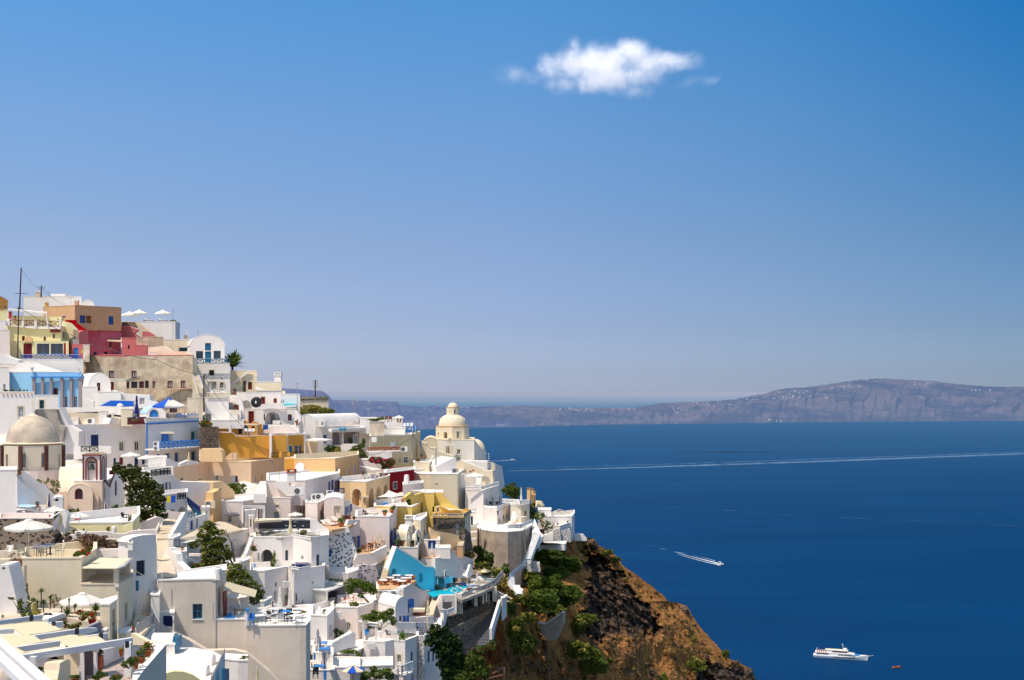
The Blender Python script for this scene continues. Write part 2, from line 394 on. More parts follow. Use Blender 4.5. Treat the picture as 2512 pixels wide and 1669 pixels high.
def H(label,mat,Y,top,bot,d=6,ops=(),roof='W',par=.3,name='house',cat='house',parent=None,group=None,over=0,back=None):
 pts,zt=solve_pts(top,Y);Y0=pts[0].y;zb=EYE-ky(bot)*Y0
 if zb>zt-.3:zb=zt-.3
 bk=[p*((p.y+d)/p.y)for p in(pts[-1],pts[0])]if back is None else back
 foot=pts+bk
 c=sum(foot,Vector((0,0)))/len(foot)
 rt=parent or root(name,label,cat,(c.x,c.y,zb),group)
 wall=MB();faces=[Face(a,b)for a,b in zip(pts,pts[1:])]
 holes=[[]for _ in faces]
 for op in ops:
  xm=(op[0]+op[2])/2;best=None
  for i,f in enumerate(faces):
   if min(top[i][0],top[i+1][0])<=xm<=max(top[i][0],top[i+1][0]):best=i;break
  if best is None:continue
  tr=op[4][0]if op[4][0]in '+*' else '';op=op[:4]+(op[4].strip('+*'),)+op[5:]
  h=opening(faces[best],op,wall,rt)
  if h:holes[best].append(h)
  if tr and h:trim(faces[best],op,rt,'c' if tr=='+' else 'r')
 for f,h in zip(faces,holes):wall_face(wall,f,zb,zt,h)
 allp=foot;n=len(allp);m0=len(pts)-1
 for i in range(m0,n):
  a,b=allp[i],allp[(i+1)%n]
  wall.add([(a.x,a.y,zb),(b.x,b.y,zb),(b.x,b.y,zt),(a.x,a.y,zt)],[(0,1,2,3)])
 wall.build('wall',mat,rt)
 if roof:
  r=MB();th=.12
  o1=inset(foot,-.04-over);i1=inset(foot,.28)
  z2=zt+th
  V=[(p.x,p.y,zt)for p in o1]+[(p.x,p.y,z2)for p in o1]+[(p.x,p.y,z2)for p in i1]+[(p.x,p.y,z2-par)for p in i1]+[(p.x,p.y,zt)for p in foot]
  fs=[]
  for i in range(n):
   j=(i+1)%n
   fs+=[(i,j,n+j,n+i),(n+i,n+j,2*n+j,2*n+i),(2*n+i,2*n+j,3*n+j,3*n+i),(4*n+i,4*n+j,j,i)]
  r.add(V,fs)
  tr=tessellate_polygon([[Vector((p.x,p.y,0))for p in i1]]);r.add([(p.x,p.y,z2-par)for p in i1],[tuple(t)for t in tr])
  r.build('roof',roof,rt)
 rt['_z']=zt;rt['_zb']=zb
 return rt
def slab(pts,Y,Y2=None,t=.35,name='wall',mat='W',parent=None,label=None,cat='wall',cap=None,group=None,ops=()):
 Y2=Y2 or Y;xs=[p[0]for p in pts];a,b=min(xs),max(xs)
 fc=Face((kx(a)*Y,Y),(kx(b)*Y2,Y2))
 q=[fc.at(*p)for p in pts]
 m=MB()
 if ops:
  rt=parent or root(name,label,cat,fc.p(fc.L/2,min(z for u,z in q)),group);hs=[]
  for op in ops:
   tr=op[4][0]if op[4][0]in '+*' else '';op=op[:4]+(op[4].strip('+*'),)+op[5:]
   h=opening(fc,op,m,rt)
   if h:hs.append(h)
   if tr and h:trim(fc,op,rt,'c' if tr=='+' else 'r')
  wall_face(m,fc,0,0,hs,q);n=len(q)
  v=[fc.p(u,z)for u,z in q]+[fc.p(u,z,-t)for u,z in q]
  m.add(v,[(i,(i+1)%n,n+(i+1)%n,n+i)for i in range(n)])
  m.add(v[n:],[tuple(x)for x in tess(v[n:],fc.n)]);m.build('wall' if name!='wall' else 'wall_body',mat,rt);return rt
 m.prism([fc.p(u,z)for u,z in q],fc.n*-t)
 if parent is None:return tag(m.build(name,mat),label,cat,group)
 return m.build(name,mat,parent)
def vault(label,mat,A,B_,apex,back,bot,ops=(),roof='W',name='vaulted_house',cat='house',parent=None,lip=.12,n=14,group=None):
 a=P(A[0],A[1],A[2]);b=P(B_[0],A[1],B_[2]);zs=a.z
 fc=Face(a,b);r=PW(apex,(A[2]+B_[2])/2);zb=EYE-ky(bot)*A[2]
 ar=[(fc.L/2-fc.L/2*math.cos(PI*i/n),zs+r*math.sin(PI*i/n))for i in range(n+1)]
 rt=parent or root(name,label,cat,(fc.p(fc.L/2,zb)),group)
 ext=Vector((kx(back[0])*back[1],back[1],0))-fc.A
 w=MB();holes=[]
 for op in ops:
  tr=op[4][0]if op[4][0]in '+*' else '';op=op[:4]+(op[4].strip('+*'),)+op[5:]
  h=opening(fc,op,w,rt)
  if h:holes.append(h)
  if tr and h:trim(fc,op,rt,'c' if tr=='+' else 'r')
 wall_face(w,fc,zb,zs,holes,[(0,zb),(fc.L,zb)]+[(u,z)for u,z in ar[::-1]])
 for u in(0,fc.L):
  p0,p1=fc.p(u,zb),fc.p(u,zs);w.add([p0,p1,p1+ext,p0+ext],[(0,1,2,3)])
 w.add([fc.p(0,zb)+ext,fc.p(fc.L,zb)+ext]+[fc.p(u,z)+ext for u,z in ar[::-1]],[tuple(range(n+3))])
 w.build('wall',mat,rt)
 ro=MB();e=ext.normalized()*lip;k=n+1
 A1=[fc.p(fc.L/2+(u-fc.L/2)*1.03,zs+(z-zs)*1.03+.05)for u,z in ar]
 A2=[fc.p(u,z)for u,z in ar]
 V=[p-e*.0+fc.n*.03 for p in A1]+[p+ext for p in A1]+[p+fc.n*.03 for p in A2]
 ro.add(V,[(i,i+1,k+i+1,k+i)for i in range(n)]+[(i,i+1,2*k+i+1,2*k+i)for i in range(n)])
 ob=ro.build('vault_roof',roof,rt)
 return rt
def dome(label,mat,x,y,Y,rpx,hpx,name='dome',parent=None,n=40,prof=None):
 c=P(x,y,Y);r=PW(rpx,Y);h=PW(hpx,Y)
 pr=prof or[(r*math.cos(PI/2*i/12),h*math.sin(PI/2*i/12))for i in range(13)]
 return MB().lathe(c,pr,n).build(name,mat,parent,smooth=True)
def drum(mat,x,y,Y,rpx,hpx,sides,rot,parent,ops=(),name='drum',trimmat=None):
 c=P(x,y,Y);r=PW(rpx,Y);h=PW(hpx,Y);z1=c.z;z0=z1-h
 vs=[(c.x+r*math.cos(rot+2*PI*i/sides),c.y+r*math.sin(rot+2*PI*i/sides))for i in range(sides)]
 m=MB()
 for i in range(sides):
  a,b=vs[i],vs[(i+1)%sides];f=Face(a,b)
  if f.n.dot(Vector((a[0],a[1],0))-Vector((c.x,c.y,0)))<0:f=Face(b,a)
  front=f.n.dot(Vector((-c.x,-c.y,0)).normalized())>.12
  hs=[]
  if front:
   xa,xb=sorted([(f.A.x/f.A.y*F+CX-_v[0])*_v[2],(f.B.x/f.B.y*F+CX-_v[0])*_v[2]])
   for op in ops:
    if xa<(op[0]+op[2])/2<xb:
     t=op[4][0]=='+'
     o2=op[:4]+(op[4].strip('+'),)+op[5:]
     hs.append(opening(f,o2,m,parent))
     if t:trim(f,o2,parent,trimmat or 'c',.2)
  wall_face(m,f,z0,z1,hs)
 m.build(name,mat,parent);return vs,z0,z1
def patch(label,mat,pts,name='path',kind=None,cat='path',t=.25,parent=None):
 v=[P(*p)for p in pts];c=sum(v,Vector((0,0,0)))/len(v);n=len(v)
 nn=sum(((a-c).cross(b-c)for a,b in zip(v,v[1:]+v[:1])),Vector((0,0,0)));tr=tess(v,nn);m=MB();dn=Vector((0,0,-t))
 m.add(v+[p+dn for p in v],[tuple(x)for x in tr]+[tuple(i+n for i in x[::-1])for x in tr]+[(i,(i+1)%n,n+(i+1)%n,n+i)for i in range(n)])
 o=m.build(name,mat,parent)
 if parent is None:
  if kind:tag(o,kind=kind)
  else:tag(o,label,cat)
 return o
def beam(p,q,w,h,mat,parent,name='beam'):
 p,q=Vector(p),Vector(q);d=q-p;s=Vector((0,0,1)).cross(d).normalized()*w
 return MB().ob(p-s/2-Vector((0,0,h)),d,s,(0,0,h)).build(name,mat,parent)
cam=bpy.data.cameras.new('camera');co=bpy.data.objects.new('camera',cam);COL.objects.link(co)
co.location=(0,0,EYE);co.rotation_euler=(R(90),0,0);cam.sensor_width=36;cam.lens=36*F/2512
cam.shift_y=(HY-834.5)/2512;cam.clip_start=.5;cam.clip_end=3000000
SC.camera=co
SC.view_settings.view_transform='Standard';SC.view_settings.look='None';SC.view_settings.exposure=0
sdir=Vector((-.34,-.31,.89)).normalized()
sun=bpy.data.lights.new('sun','SUN');sun.energy=4.4;sun.angle=R(.5);sun.color=(1,.90,.74)
so=bpy.data.objects.new('sun',sun);COL.objects.link(so);so.location=(-50,60,EYE+80)
so.rotation_euler=sdir.to_track_quat('Z','Y').to_euler()
W=bpy.data.worlds.new('World');SC.world=W;W.use_nodes=True;nt=W.node_tree
bg=nt.nodes['Background']
sky=nt.nodes.new('ShaderNodeTexSky');sky.sky_type='NISHITA';sky.sun_disc=False
sky.sun_elevation=math.asin(sdir.z);sky.sun_rotation=math.atan2(sdir.x,sdir.y)
sky.altitude=230;sky.air_density=1.0;sky.dust_density=.6;sky.ozone_density=2.2
tc=nt.nodes.new('ShaderNodeTexCoord')
sp=nt.nodes.new('ShaderNodeSeparateXYZ');nt.links.new(tc.outputs['Generated'],sp.inputs[0])
tint=ramp(nt,sp.outputs['Z'],[(0.0,(.70,.81,1.36)),(.006,(.64,.76,1.28)),(.014,(.59,.69,1.17)),(.054,(.58,.63,.97)),(.12,(.655,.71,.936)),(.215,(.643,.89,1.14)),(.297,(.51,1.02,1.33)),(.345,(.5,1.0,1.3)),(.5,(1.3,1.4,1.45)),(1,(1.6,1.5,1.3))])  # upper sky beyond the view brightened as added fill light
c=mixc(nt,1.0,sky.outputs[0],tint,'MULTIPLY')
mx_=nd(nt,'ShaderNodeMapRange',name='mx');nt.links.new(sp.outputs['X'],mx_.inputs['Value']);mx_.inputs['From Min'].default_value=-1
lo_=ramp(nt,mx_.outputs[0],[(0,(1.35,1.24,1.12)),(.32,(1.35,1.24,1.11)),(.5,(1.03,1.03,1.02)),(.69,(.70,.77,.76)),(.76,(.7,.77,.76)),(.88,(1.1,1.05,1))])
hi_=ramp(nt,mx_.outputs[0],[(0,(1.2,1.12,1.08)),(.32,(1.2,1.1,1.08)),(.5,(1,1,1)),(.60,(.62,.82,.88)),(.69,(.15,.57,.74)),(.76,(.2,.57,.74)),(.88,(1.1,1.05,1))])
mz_=nd(nt,'ShaderNodeMapRange',name='mz');nt.links.new(sp.outputs['Z'],mz_.inputs['Value']);mz_.inputs['From Max'].default_value=.3
c=mixc(nt,1.0,c,mixc(nt,mz_.outputs[0],lo_,hi_),'MULTIPLY')
fill_sky=ramp(nt,nd(nt,'ShaderNodeMapRange').outputs[0],[(0,(1.75,1.45,1.15)),(.75,(1.45,1.3,1.12)),(.90,(1.1,1.08,1.03)),(.94,(1,1,1))])  # unseen sky behind the camera brightened and warmed as added fill for shaded walls
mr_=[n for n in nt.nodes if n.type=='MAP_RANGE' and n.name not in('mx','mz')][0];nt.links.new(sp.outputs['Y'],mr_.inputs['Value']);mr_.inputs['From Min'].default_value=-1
c=mixc(nt,1.0,c,fill_sky,'MULTIPLY')
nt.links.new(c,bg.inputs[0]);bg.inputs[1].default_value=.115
view(0,0,1)
m,n_,b=newmat('sea_water')
pos=n_.nodes.new('ShaderNodeNewGeometry').outputs['Position']
big=noise_n(n_,mapping(n_,pos,(.0011,.0045,1)),1.0,6,.68)
n_.links.new(ramp(n_,big,[(.3,(.0005,.027,.094)),(.7,(.001,.040,.132))]),b.inputs['Base Color'])
b.inputs['Roughness'].default_value=.28;b.inputs['IOR'].default_value=1.33;b.inputs['Specular IOR Level'].default_value=.03
w1=noise_n(n_,mapping(n_,pos,(.05,.10,1)),1.0,6,.62)
w2=noise_n(n_,mapping(n_,pos,(.012,.05,1)),1.0,3,.5)
ad=nd(n_,'ShaderNodeMath',operation='ADD');n_.links.new(w1,ad.inputs[0]);n_.links.new(w2,ad.inputs[1])
bump(n_,b,ad.outputs[0],.5,4.5)
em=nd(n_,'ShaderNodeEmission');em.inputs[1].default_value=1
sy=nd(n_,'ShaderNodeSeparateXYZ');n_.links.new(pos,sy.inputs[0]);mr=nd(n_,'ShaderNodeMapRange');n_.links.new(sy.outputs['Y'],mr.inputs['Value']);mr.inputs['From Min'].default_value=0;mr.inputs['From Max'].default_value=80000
hz=ramp(n_,mr.outputs[0],[(0,(0,0,0)),(.02,(.01,.01,.01)),(.03,(.05,.05,.05)),(.0625,(.2,.2,.2)),(.12,(.32,.32,.32)),(.22,(.6,.6,.6)),(.4,(.85,.85,.85)),(1,(.98,.98,.98))])  # distance haze painted over the water as emission
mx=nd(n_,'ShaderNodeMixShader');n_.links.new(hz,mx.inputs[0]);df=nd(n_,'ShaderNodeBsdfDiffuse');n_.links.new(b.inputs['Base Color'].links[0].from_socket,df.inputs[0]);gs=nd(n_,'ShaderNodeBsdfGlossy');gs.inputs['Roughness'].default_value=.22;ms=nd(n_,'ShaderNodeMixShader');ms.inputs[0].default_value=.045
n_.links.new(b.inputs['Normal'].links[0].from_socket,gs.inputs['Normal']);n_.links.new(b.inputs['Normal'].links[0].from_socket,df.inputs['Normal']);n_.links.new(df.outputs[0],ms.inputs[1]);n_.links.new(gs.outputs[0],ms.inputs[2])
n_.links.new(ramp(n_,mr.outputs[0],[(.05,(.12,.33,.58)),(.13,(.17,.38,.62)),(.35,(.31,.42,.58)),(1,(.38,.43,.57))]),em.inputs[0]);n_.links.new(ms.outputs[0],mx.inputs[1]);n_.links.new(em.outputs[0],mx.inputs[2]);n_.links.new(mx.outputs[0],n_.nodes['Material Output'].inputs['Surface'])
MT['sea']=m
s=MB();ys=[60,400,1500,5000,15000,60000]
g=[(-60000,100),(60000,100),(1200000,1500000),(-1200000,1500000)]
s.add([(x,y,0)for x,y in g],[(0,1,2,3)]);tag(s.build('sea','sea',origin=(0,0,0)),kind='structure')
def foam(name,dens,sc,col=(.75,.82,.9)):
 m,t,b=newmat(name)
 pos=t.nodes.new('ShaderNodeNewGeometry').outputs['Position']
 uv=t.nodes.new('ShaderNodeUVMap')
 f=ramp(t,noise_n(t,mapping(t,pos,sc),1.0,5,.7),[(dens,(0,0,0)),(dens+.16,(1,1,1))])
 at=t.nodes.new('ShaderNodeAttribute');at.attribute_name='edge'
 mm=nd(t,'ShaderNodeMath',operation='MULTIPLY');t.links.new(f,mm.inputs[0]);t.links.new(at.outputs['Fac'],mm.inputs[1])
 t.links.new(mm.outputs[0],b.inputs['Alpha']);b.inputs['Base Color'].default_value=col+(1,);b.inputs['Roughness'].default_value=.8
 return m
def wake(label,pts,mat,z=.12,cols=8,seg=60):
 me=bpy.data.meshes.new('boat_wake');V=[];E=[];fs=[]
 P3=[(PZ(p[0],p[1],z),p[2],p[3])for p in pts]
 seq=[]
 for i in range(len(P3)-1):
  for j in range(seg):t=j/seg;seq.append((P3[i][0].lerp(P3[i+1][0],t),P3[i][1]*(1-t)+P3[i+1][1]*t,P3[i][2]*(1-t)+P3[i+1][2]*t))
 seq.append(P3[-1])
 for i,(p,w,st)in enumerate(seq):
  q=seq[min(i+1,len(seq)-1)][0]-seq[max(i-1,0)][0];nrm=Vector((-q.y,q.x,0)).normalized()
  for c in range(cols+1):
   u=c/cols*2-1;V.append(p+nrm*u*w);E.append(st*(1-abs(u)**3))
 for i in range(len(seq)-1):
  for c in range(cols):a=i*(cols+1)+c;fs.append((a,a+1,a+cols+2,a+cols+1))
 o=V[0].copy();me.from_pydata([tuple(v-o)for v in V],[],fs)
 at=me.attributes.new('edge','FLOAT','POINT');at.data.foreach_set('value',E)
 me.materials.append(mat);ob=bpy.data.objects.new('boat_wake',me);COL.objects.link(ob);ob.location=o
 return tag(ob,label,'wake')
FA=foam('foam_fresh',.36,(.9,.28,1));FB=foam('foam_old',.42,(.014,.09,1),(.26,.42,.62));FC=foam('foam_faint',.5,(.012,.05,1),(.12,.24,.42))
wake('long pale wake line crossing the whole bay from the church to the right edge',[(1242,1156,20,.3),(1500,1149,32,.5),(1900,1136,40,.6),(2250,1123,42,.55),(2520,1113,46,.5)],FB,seg=90)
wake('second faint parallel wake line just above the long one',[(1250,1150,10,.2),(1700,1137,16,.35),(2100,1123,18,.35),(2520,1109,20,.35)],FB,seg=60)
wake('faint ripple line on the sea below the long wake',[(1500,1238,5,.1),(1700,1246,9,.28),(1900,1262,10,.22),(2300,1280,10,.22),(2520,1292,10,.2)],FC)
wake('faded old wake trail left behind the small speedboat',[(1480,1322,3,.1),(1600,1340,5,.5),(1690,1362,6,.8)],FC)
view(1680,1340,16.857)
wake('bright double wake of foam behind the small speedboat',[(-420,230,1.2,.25),(100,400,1.2,.8),(700,540,1.6,1.1),(1330,700,2.6,1.6)],FA,.18)
wake('lower arm of the speedboat wake curling beside its hull',[(-300,330,.8,.3),(200,490,.9,.9),(800,640,1.3,1.3),(1480,795,1.6,1.8)],FA,.2)
wake('thin upper streak of the speedboat wake',[(300,390,.6,.3),(800,490,.7,.8),(1250,610,.9,1.3)],FA,.16)
view(900,960)
wake('short white wake behind the white motor boat near the church',[(1590,898,3.0,.9),(1720,892,3.4,1.4),(1830,885,3.6,1.8)],FA,.2)
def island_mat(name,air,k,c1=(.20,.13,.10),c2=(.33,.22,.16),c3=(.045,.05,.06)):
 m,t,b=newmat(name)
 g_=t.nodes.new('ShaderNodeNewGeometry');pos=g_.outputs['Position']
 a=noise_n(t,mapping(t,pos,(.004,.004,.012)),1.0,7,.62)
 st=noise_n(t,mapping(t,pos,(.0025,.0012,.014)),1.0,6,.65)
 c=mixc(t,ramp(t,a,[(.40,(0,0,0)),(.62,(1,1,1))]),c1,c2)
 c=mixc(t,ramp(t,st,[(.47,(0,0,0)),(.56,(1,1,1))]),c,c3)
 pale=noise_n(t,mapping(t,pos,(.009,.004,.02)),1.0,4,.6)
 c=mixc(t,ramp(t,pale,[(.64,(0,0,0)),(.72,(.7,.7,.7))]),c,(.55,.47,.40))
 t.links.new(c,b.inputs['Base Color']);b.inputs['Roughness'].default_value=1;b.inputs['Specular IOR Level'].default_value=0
 em=nd(t,'ShaderNodeEmission');em.inputs[0].default_value=air+(1,);em.inputs[1].default_value=1  # airlight haze painted over the rock as emission
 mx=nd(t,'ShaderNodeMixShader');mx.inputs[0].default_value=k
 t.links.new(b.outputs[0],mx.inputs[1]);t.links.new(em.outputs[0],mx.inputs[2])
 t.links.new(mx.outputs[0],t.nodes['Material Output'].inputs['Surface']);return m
def interp(pts,x):
 if x<=pts[0][0]:return pts[0][1]
 for(a,b),(c,d)in zip(pts,pts[1:]):
  if x<=c:return b+(d-b)*(x-a)/(c-a)
 return pts[-1][1]
def island(name,top,shore,x0,x1,depth,mat,amp,seed,nx=420,ny=40):
 V=[];fs=[]
 for j in range(ny+1):
  v=j/ny
  for i in range(nx+1):
   x=x0+(x1-x0)*i/nx
   Ys=EYE/ky(interp(shore,x));yt=interp(top,x);zt=EYE-ky(yt)*(Ys+depth)
   prof=(v**.62)if v<1 else 1
   Y=Ys+depth*v**1.7
   n1=noise.fractal(Vector((x*.018+seed,v*1.3,seed)),.9,2.1,6)
   n2=abs(noise.noise(Vector((x*.045+seed,v*2.2,3))))
   cl=math.sin(PI*min(1,v*1.0))**.8
   z=zt*prof*(1+(0)*n1)+(n1*amp*.35-n2*amp*.55)*cl
   if v>.97:z=zt+noise.noise(Vector((x*.09,seed,0)))*amp*.05
   if v==0:z=-12
   V.append((kx(x)*Y,Y+(n2*260+n1*180)*cl,z))
 for j in range(ny):
  for i in range(nx):a=j*(nx+1)+i;fs.append((a,a+1,a+nx+2,a+nx+1))
 k=len(V)
 for i in range(nx+1):
  x,y,z=V[ny*(nx+1)+i];s_=(y+1500)/y;V.append((x*s_,y+1500,-20))
 for i in range(nx):a=ny*(nx+1)+i;fs.append((a,a+1,k+i+1,k+i))
 mb=MB();mb.add(V,fs);o=mb.build(name,mat,smooth=False,origin=(0,0,0));return tag(o,kind='structure'),V
view(0,0,1)
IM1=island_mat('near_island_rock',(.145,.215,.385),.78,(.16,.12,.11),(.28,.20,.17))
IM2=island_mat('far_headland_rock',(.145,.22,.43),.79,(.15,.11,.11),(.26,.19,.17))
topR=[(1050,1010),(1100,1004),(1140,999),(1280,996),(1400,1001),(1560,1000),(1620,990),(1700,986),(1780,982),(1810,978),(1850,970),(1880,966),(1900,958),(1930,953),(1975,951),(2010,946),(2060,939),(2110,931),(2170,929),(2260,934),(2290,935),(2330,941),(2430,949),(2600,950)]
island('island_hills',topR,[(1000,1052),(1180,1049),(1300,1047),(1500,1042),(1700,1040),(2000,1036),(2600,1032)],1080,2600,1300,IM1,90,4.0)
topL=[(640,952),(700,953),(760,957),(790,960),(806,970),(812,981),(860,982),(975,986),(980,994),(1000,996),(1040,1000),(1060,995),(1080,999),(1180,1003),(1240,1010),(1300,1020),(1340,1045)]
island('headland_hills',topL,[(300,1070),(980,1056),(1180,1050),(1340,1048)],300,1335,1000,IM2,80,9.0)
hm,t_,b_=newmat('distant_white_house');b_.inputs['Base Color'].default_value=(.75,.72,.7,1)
em=nd(t_,'ShaderNodeEmission');em.inputs[0].default_value=(.2,.26,.44,1);mx=nd(t_,'ShaderNodeMixShader');mx.inputs[0].default_value=.45  # same haze painted onto the far houses as emission
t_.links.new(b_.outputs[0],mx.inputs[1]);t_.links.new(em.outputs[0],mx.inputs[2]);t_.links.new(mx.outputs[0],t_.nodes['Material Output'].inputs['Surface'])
def far_house(x,y,w,h,Y):
 p=P(x,y,Y);W_=w*Y/F;H_=h*Y/F
 mb=MB();mb.box(p.x,p.y,p.z-10,W_,W_*.8,H_+10);mb.box(p.x+W_*.2,p.y+2,p.z+H_,W_*.4,W_*.4,H_*.35)
 return mb
rr=random.Random(5)
spots=[]
for(n,xa,xb,ya,yb,mode)in((30,1800,1960,975,981,0),(34,1900,2030,958,978,1),(16,2040,2110,945,956,1),(10,2075,2130,930,934,0),(12,2240,2300,938,948,1),(6,2380,2440,957,961,0),(14,1640,1690,998,1013,1),(26,1690,1800,986,997,0),(24,1360,1470,1002,1010,1),(8,1500,1560,1002,1006,0),(5,1128,1182,998,1000,0),(5,1000,1070,1001,1003,0),(4,1880,1990,1026,1034,0)):
 for i in range(n):spots.append((rr.uniform(xa,xb),rr.uniform(ya,yb),rr.uniform(1.2,3.4),rr.uniform(.9,1.9)))
dep=bpy.context.evaluated_depsgraph_get()
bpy.context.view_layer.update()
isl=[o for o in bpy.data.objects if o.name in('island_hills','headland_hills')]
for(x,y,w,h)in spots:
 d=Vector((kx(x),1,-ky(y)));best=None
 for o in isl:
  ok,loc,nn,_=o.ray_cast(Vector((0,0,EYE)),d.normalized())
  if ok and(best is None or loc.y<best.y):best=loc.copy()
 if best is None:
  for dy in(2,4,6,9):
   d=Vector((kx(x),1,-ky(y+dy)))
   for o in isl:
    ok,loc,nn,_=o.ray_cast(Vector((0,0,EYE)),d.normalized())
    if ok and best is None:best=loc.copy();y=y+dy
   if best is not None:break
 if best is None:continue
 oh=far_house(x,y,w,h,best.y-6).build('distant_house',hm)
 tag(oh,'tiny white house of the far villages scattered along the island rim','house','distant houses on the island')
def parasol(label,x,y,Y,wpx,hpx,mat='pw',sides=8,rise=.26,group='open parasols',rot=.39,alt=None,base=True):
 top=P(x,y,Y);r=PW(wpx,Y)/2;h=PW(hpx,Y);c=Vector((top.x,top.y,top.z-h))
 rt=root('parasol',label,'parasol',c,group)
 e=r*rise*1.15
 m=MB();pts=[]
 for i in range(sides):a=rot+2*PI*i/sides;pts.append(Vector((math.cos(a),math.sin(a),0)))
 k=5
 for i in range(sides):
  a,b=pts[i],pts[(i+1)%sides];mt=1 if(alt and i%2)else 0
  rows=[]
  for j in range(k+1):
   t=j/k;zz=top.z-e*(t**1.18)
   row=[]
   for q in range(4):
    s=q/3;d=a.lerp(b,s);sag=math.sin(PI*s)*.045*r*t
    row.append(Vector((c.x,c.y,zz-sag))+d*r*t*(1-.03*math.sin(PI*s)))
   rows.append(row)
  o=[]
  for j in range(k):
   for q in range(3):m.add([rows[j][q],rows[j][q+1],rows[j+1][q+1],rows[j+1][q]],[(0,1,2,3)],mt)
  v=r*.09
  for q in range(3):m.add([rows[k][q],rows[k][q+1],rows[k][q+1]-Vector((0,0,v)),rows[k][q]-Vector((0,0,v))],[(0,1,2,3)],mt)
 m.build('canopy',[mat,alt or mat],rt)
 MB().lathe((c.x,c.y,top.z-e*.08),[(r*.2,0),(r*.1,e*.17),(.02,e*.24)],10).build('vent_cap',mat,rt)
 MB().tube(c,(c.x,c.y,top.z-.02),.035,n=8).build('pole','w' if mat!='pc' else 'OW',rt)
 f=MB()
 for p_ in pts:f.tube((c.x+p_.x*r*.97,c.y+p_.y*r*.97,top.z-e-.02),(c.x,c.y,top.z-e*.15),.014,n=4)
 for p_ in pts:f.tube((c.x+p_.x*r*.45,c.y+p_.y*r*.45,top.z-e*.48),(c.x,c.y,top.z-e*1.15),.012,n=4)
 f.build('rib_frame','OW',rt)
 if base:MB().lathe(c,[(0,.12),(.26,.1),(.3,0)],12).build('base','g',rt)
 return rt
def shut(label,x,y,Y,wpx,hpx,mat='pw',alt=None,group='closed parasols',pole='w'):
 top=P(x,y,Y);r=PW(wpx,Y)/2;h=PW(hpx,Y);c=Vector((top.x,top.y,top.z-h))
 rt=root('closed_parasol',label,'parasol',c,group);ch=min(h*.8,h-.1)
 m=MB();n=16;prof=[(.025,h),(r*.32,h*.985),(r*.5,h-ch*.3),(r*.42,h-ch*.42),(r*.82,h-ch*.75),(r,h-ch)]
 m.lathe(c,prof,n,fold=.28);m.k=[(1 if(i%n)//2%2 else 0)for i in range(len(m.f))]
 m.build('folded_canopy',[mat,alt or mat],rt)
 MB().tube(c,(c.x,c.y,c.z+h+.05),.03,n=6).build('pole',pole,rt)
 MB().lathe(c,[(0,.1),(.22,.08),(.26,0)],12).build('base','g',rt)
 return rt
def sail(label,pts,Ys,mat='pw',poles=()):
 v=[P(p[0],p[1],Y)for p,Y in zip(pts,Ys)];n=len(v);c=sum(v,Vector((0,0,0)))/n
 rt=root('shade_sail',label,'shade sail',(c.x,c.y,c.z-2.2))
 m=MB();k=8;cen=c-Vector((0,0,.12))
 for i in range(n):
  a,b=v[i],v[(i+1)%n]
  for j in range(k):
   def E(t):mid=a.lerp(b,t);return mid.lerp(c,.22*math.sin(PI*t))
   p,q=E(j/k),E((j+1)/k)
   m.add([cen,p,q],[(0,1,2)])
 m.build('canopy',mat,rt)
 for i in poles:MB().tube(v[i]+Vector((0,0,.1)),v[i]-Vector((0,0,2.6)),.04).build('pole','w',rt)
 return rt
def P0(x,y,Y):return P(x,y,Y)
_pt={}
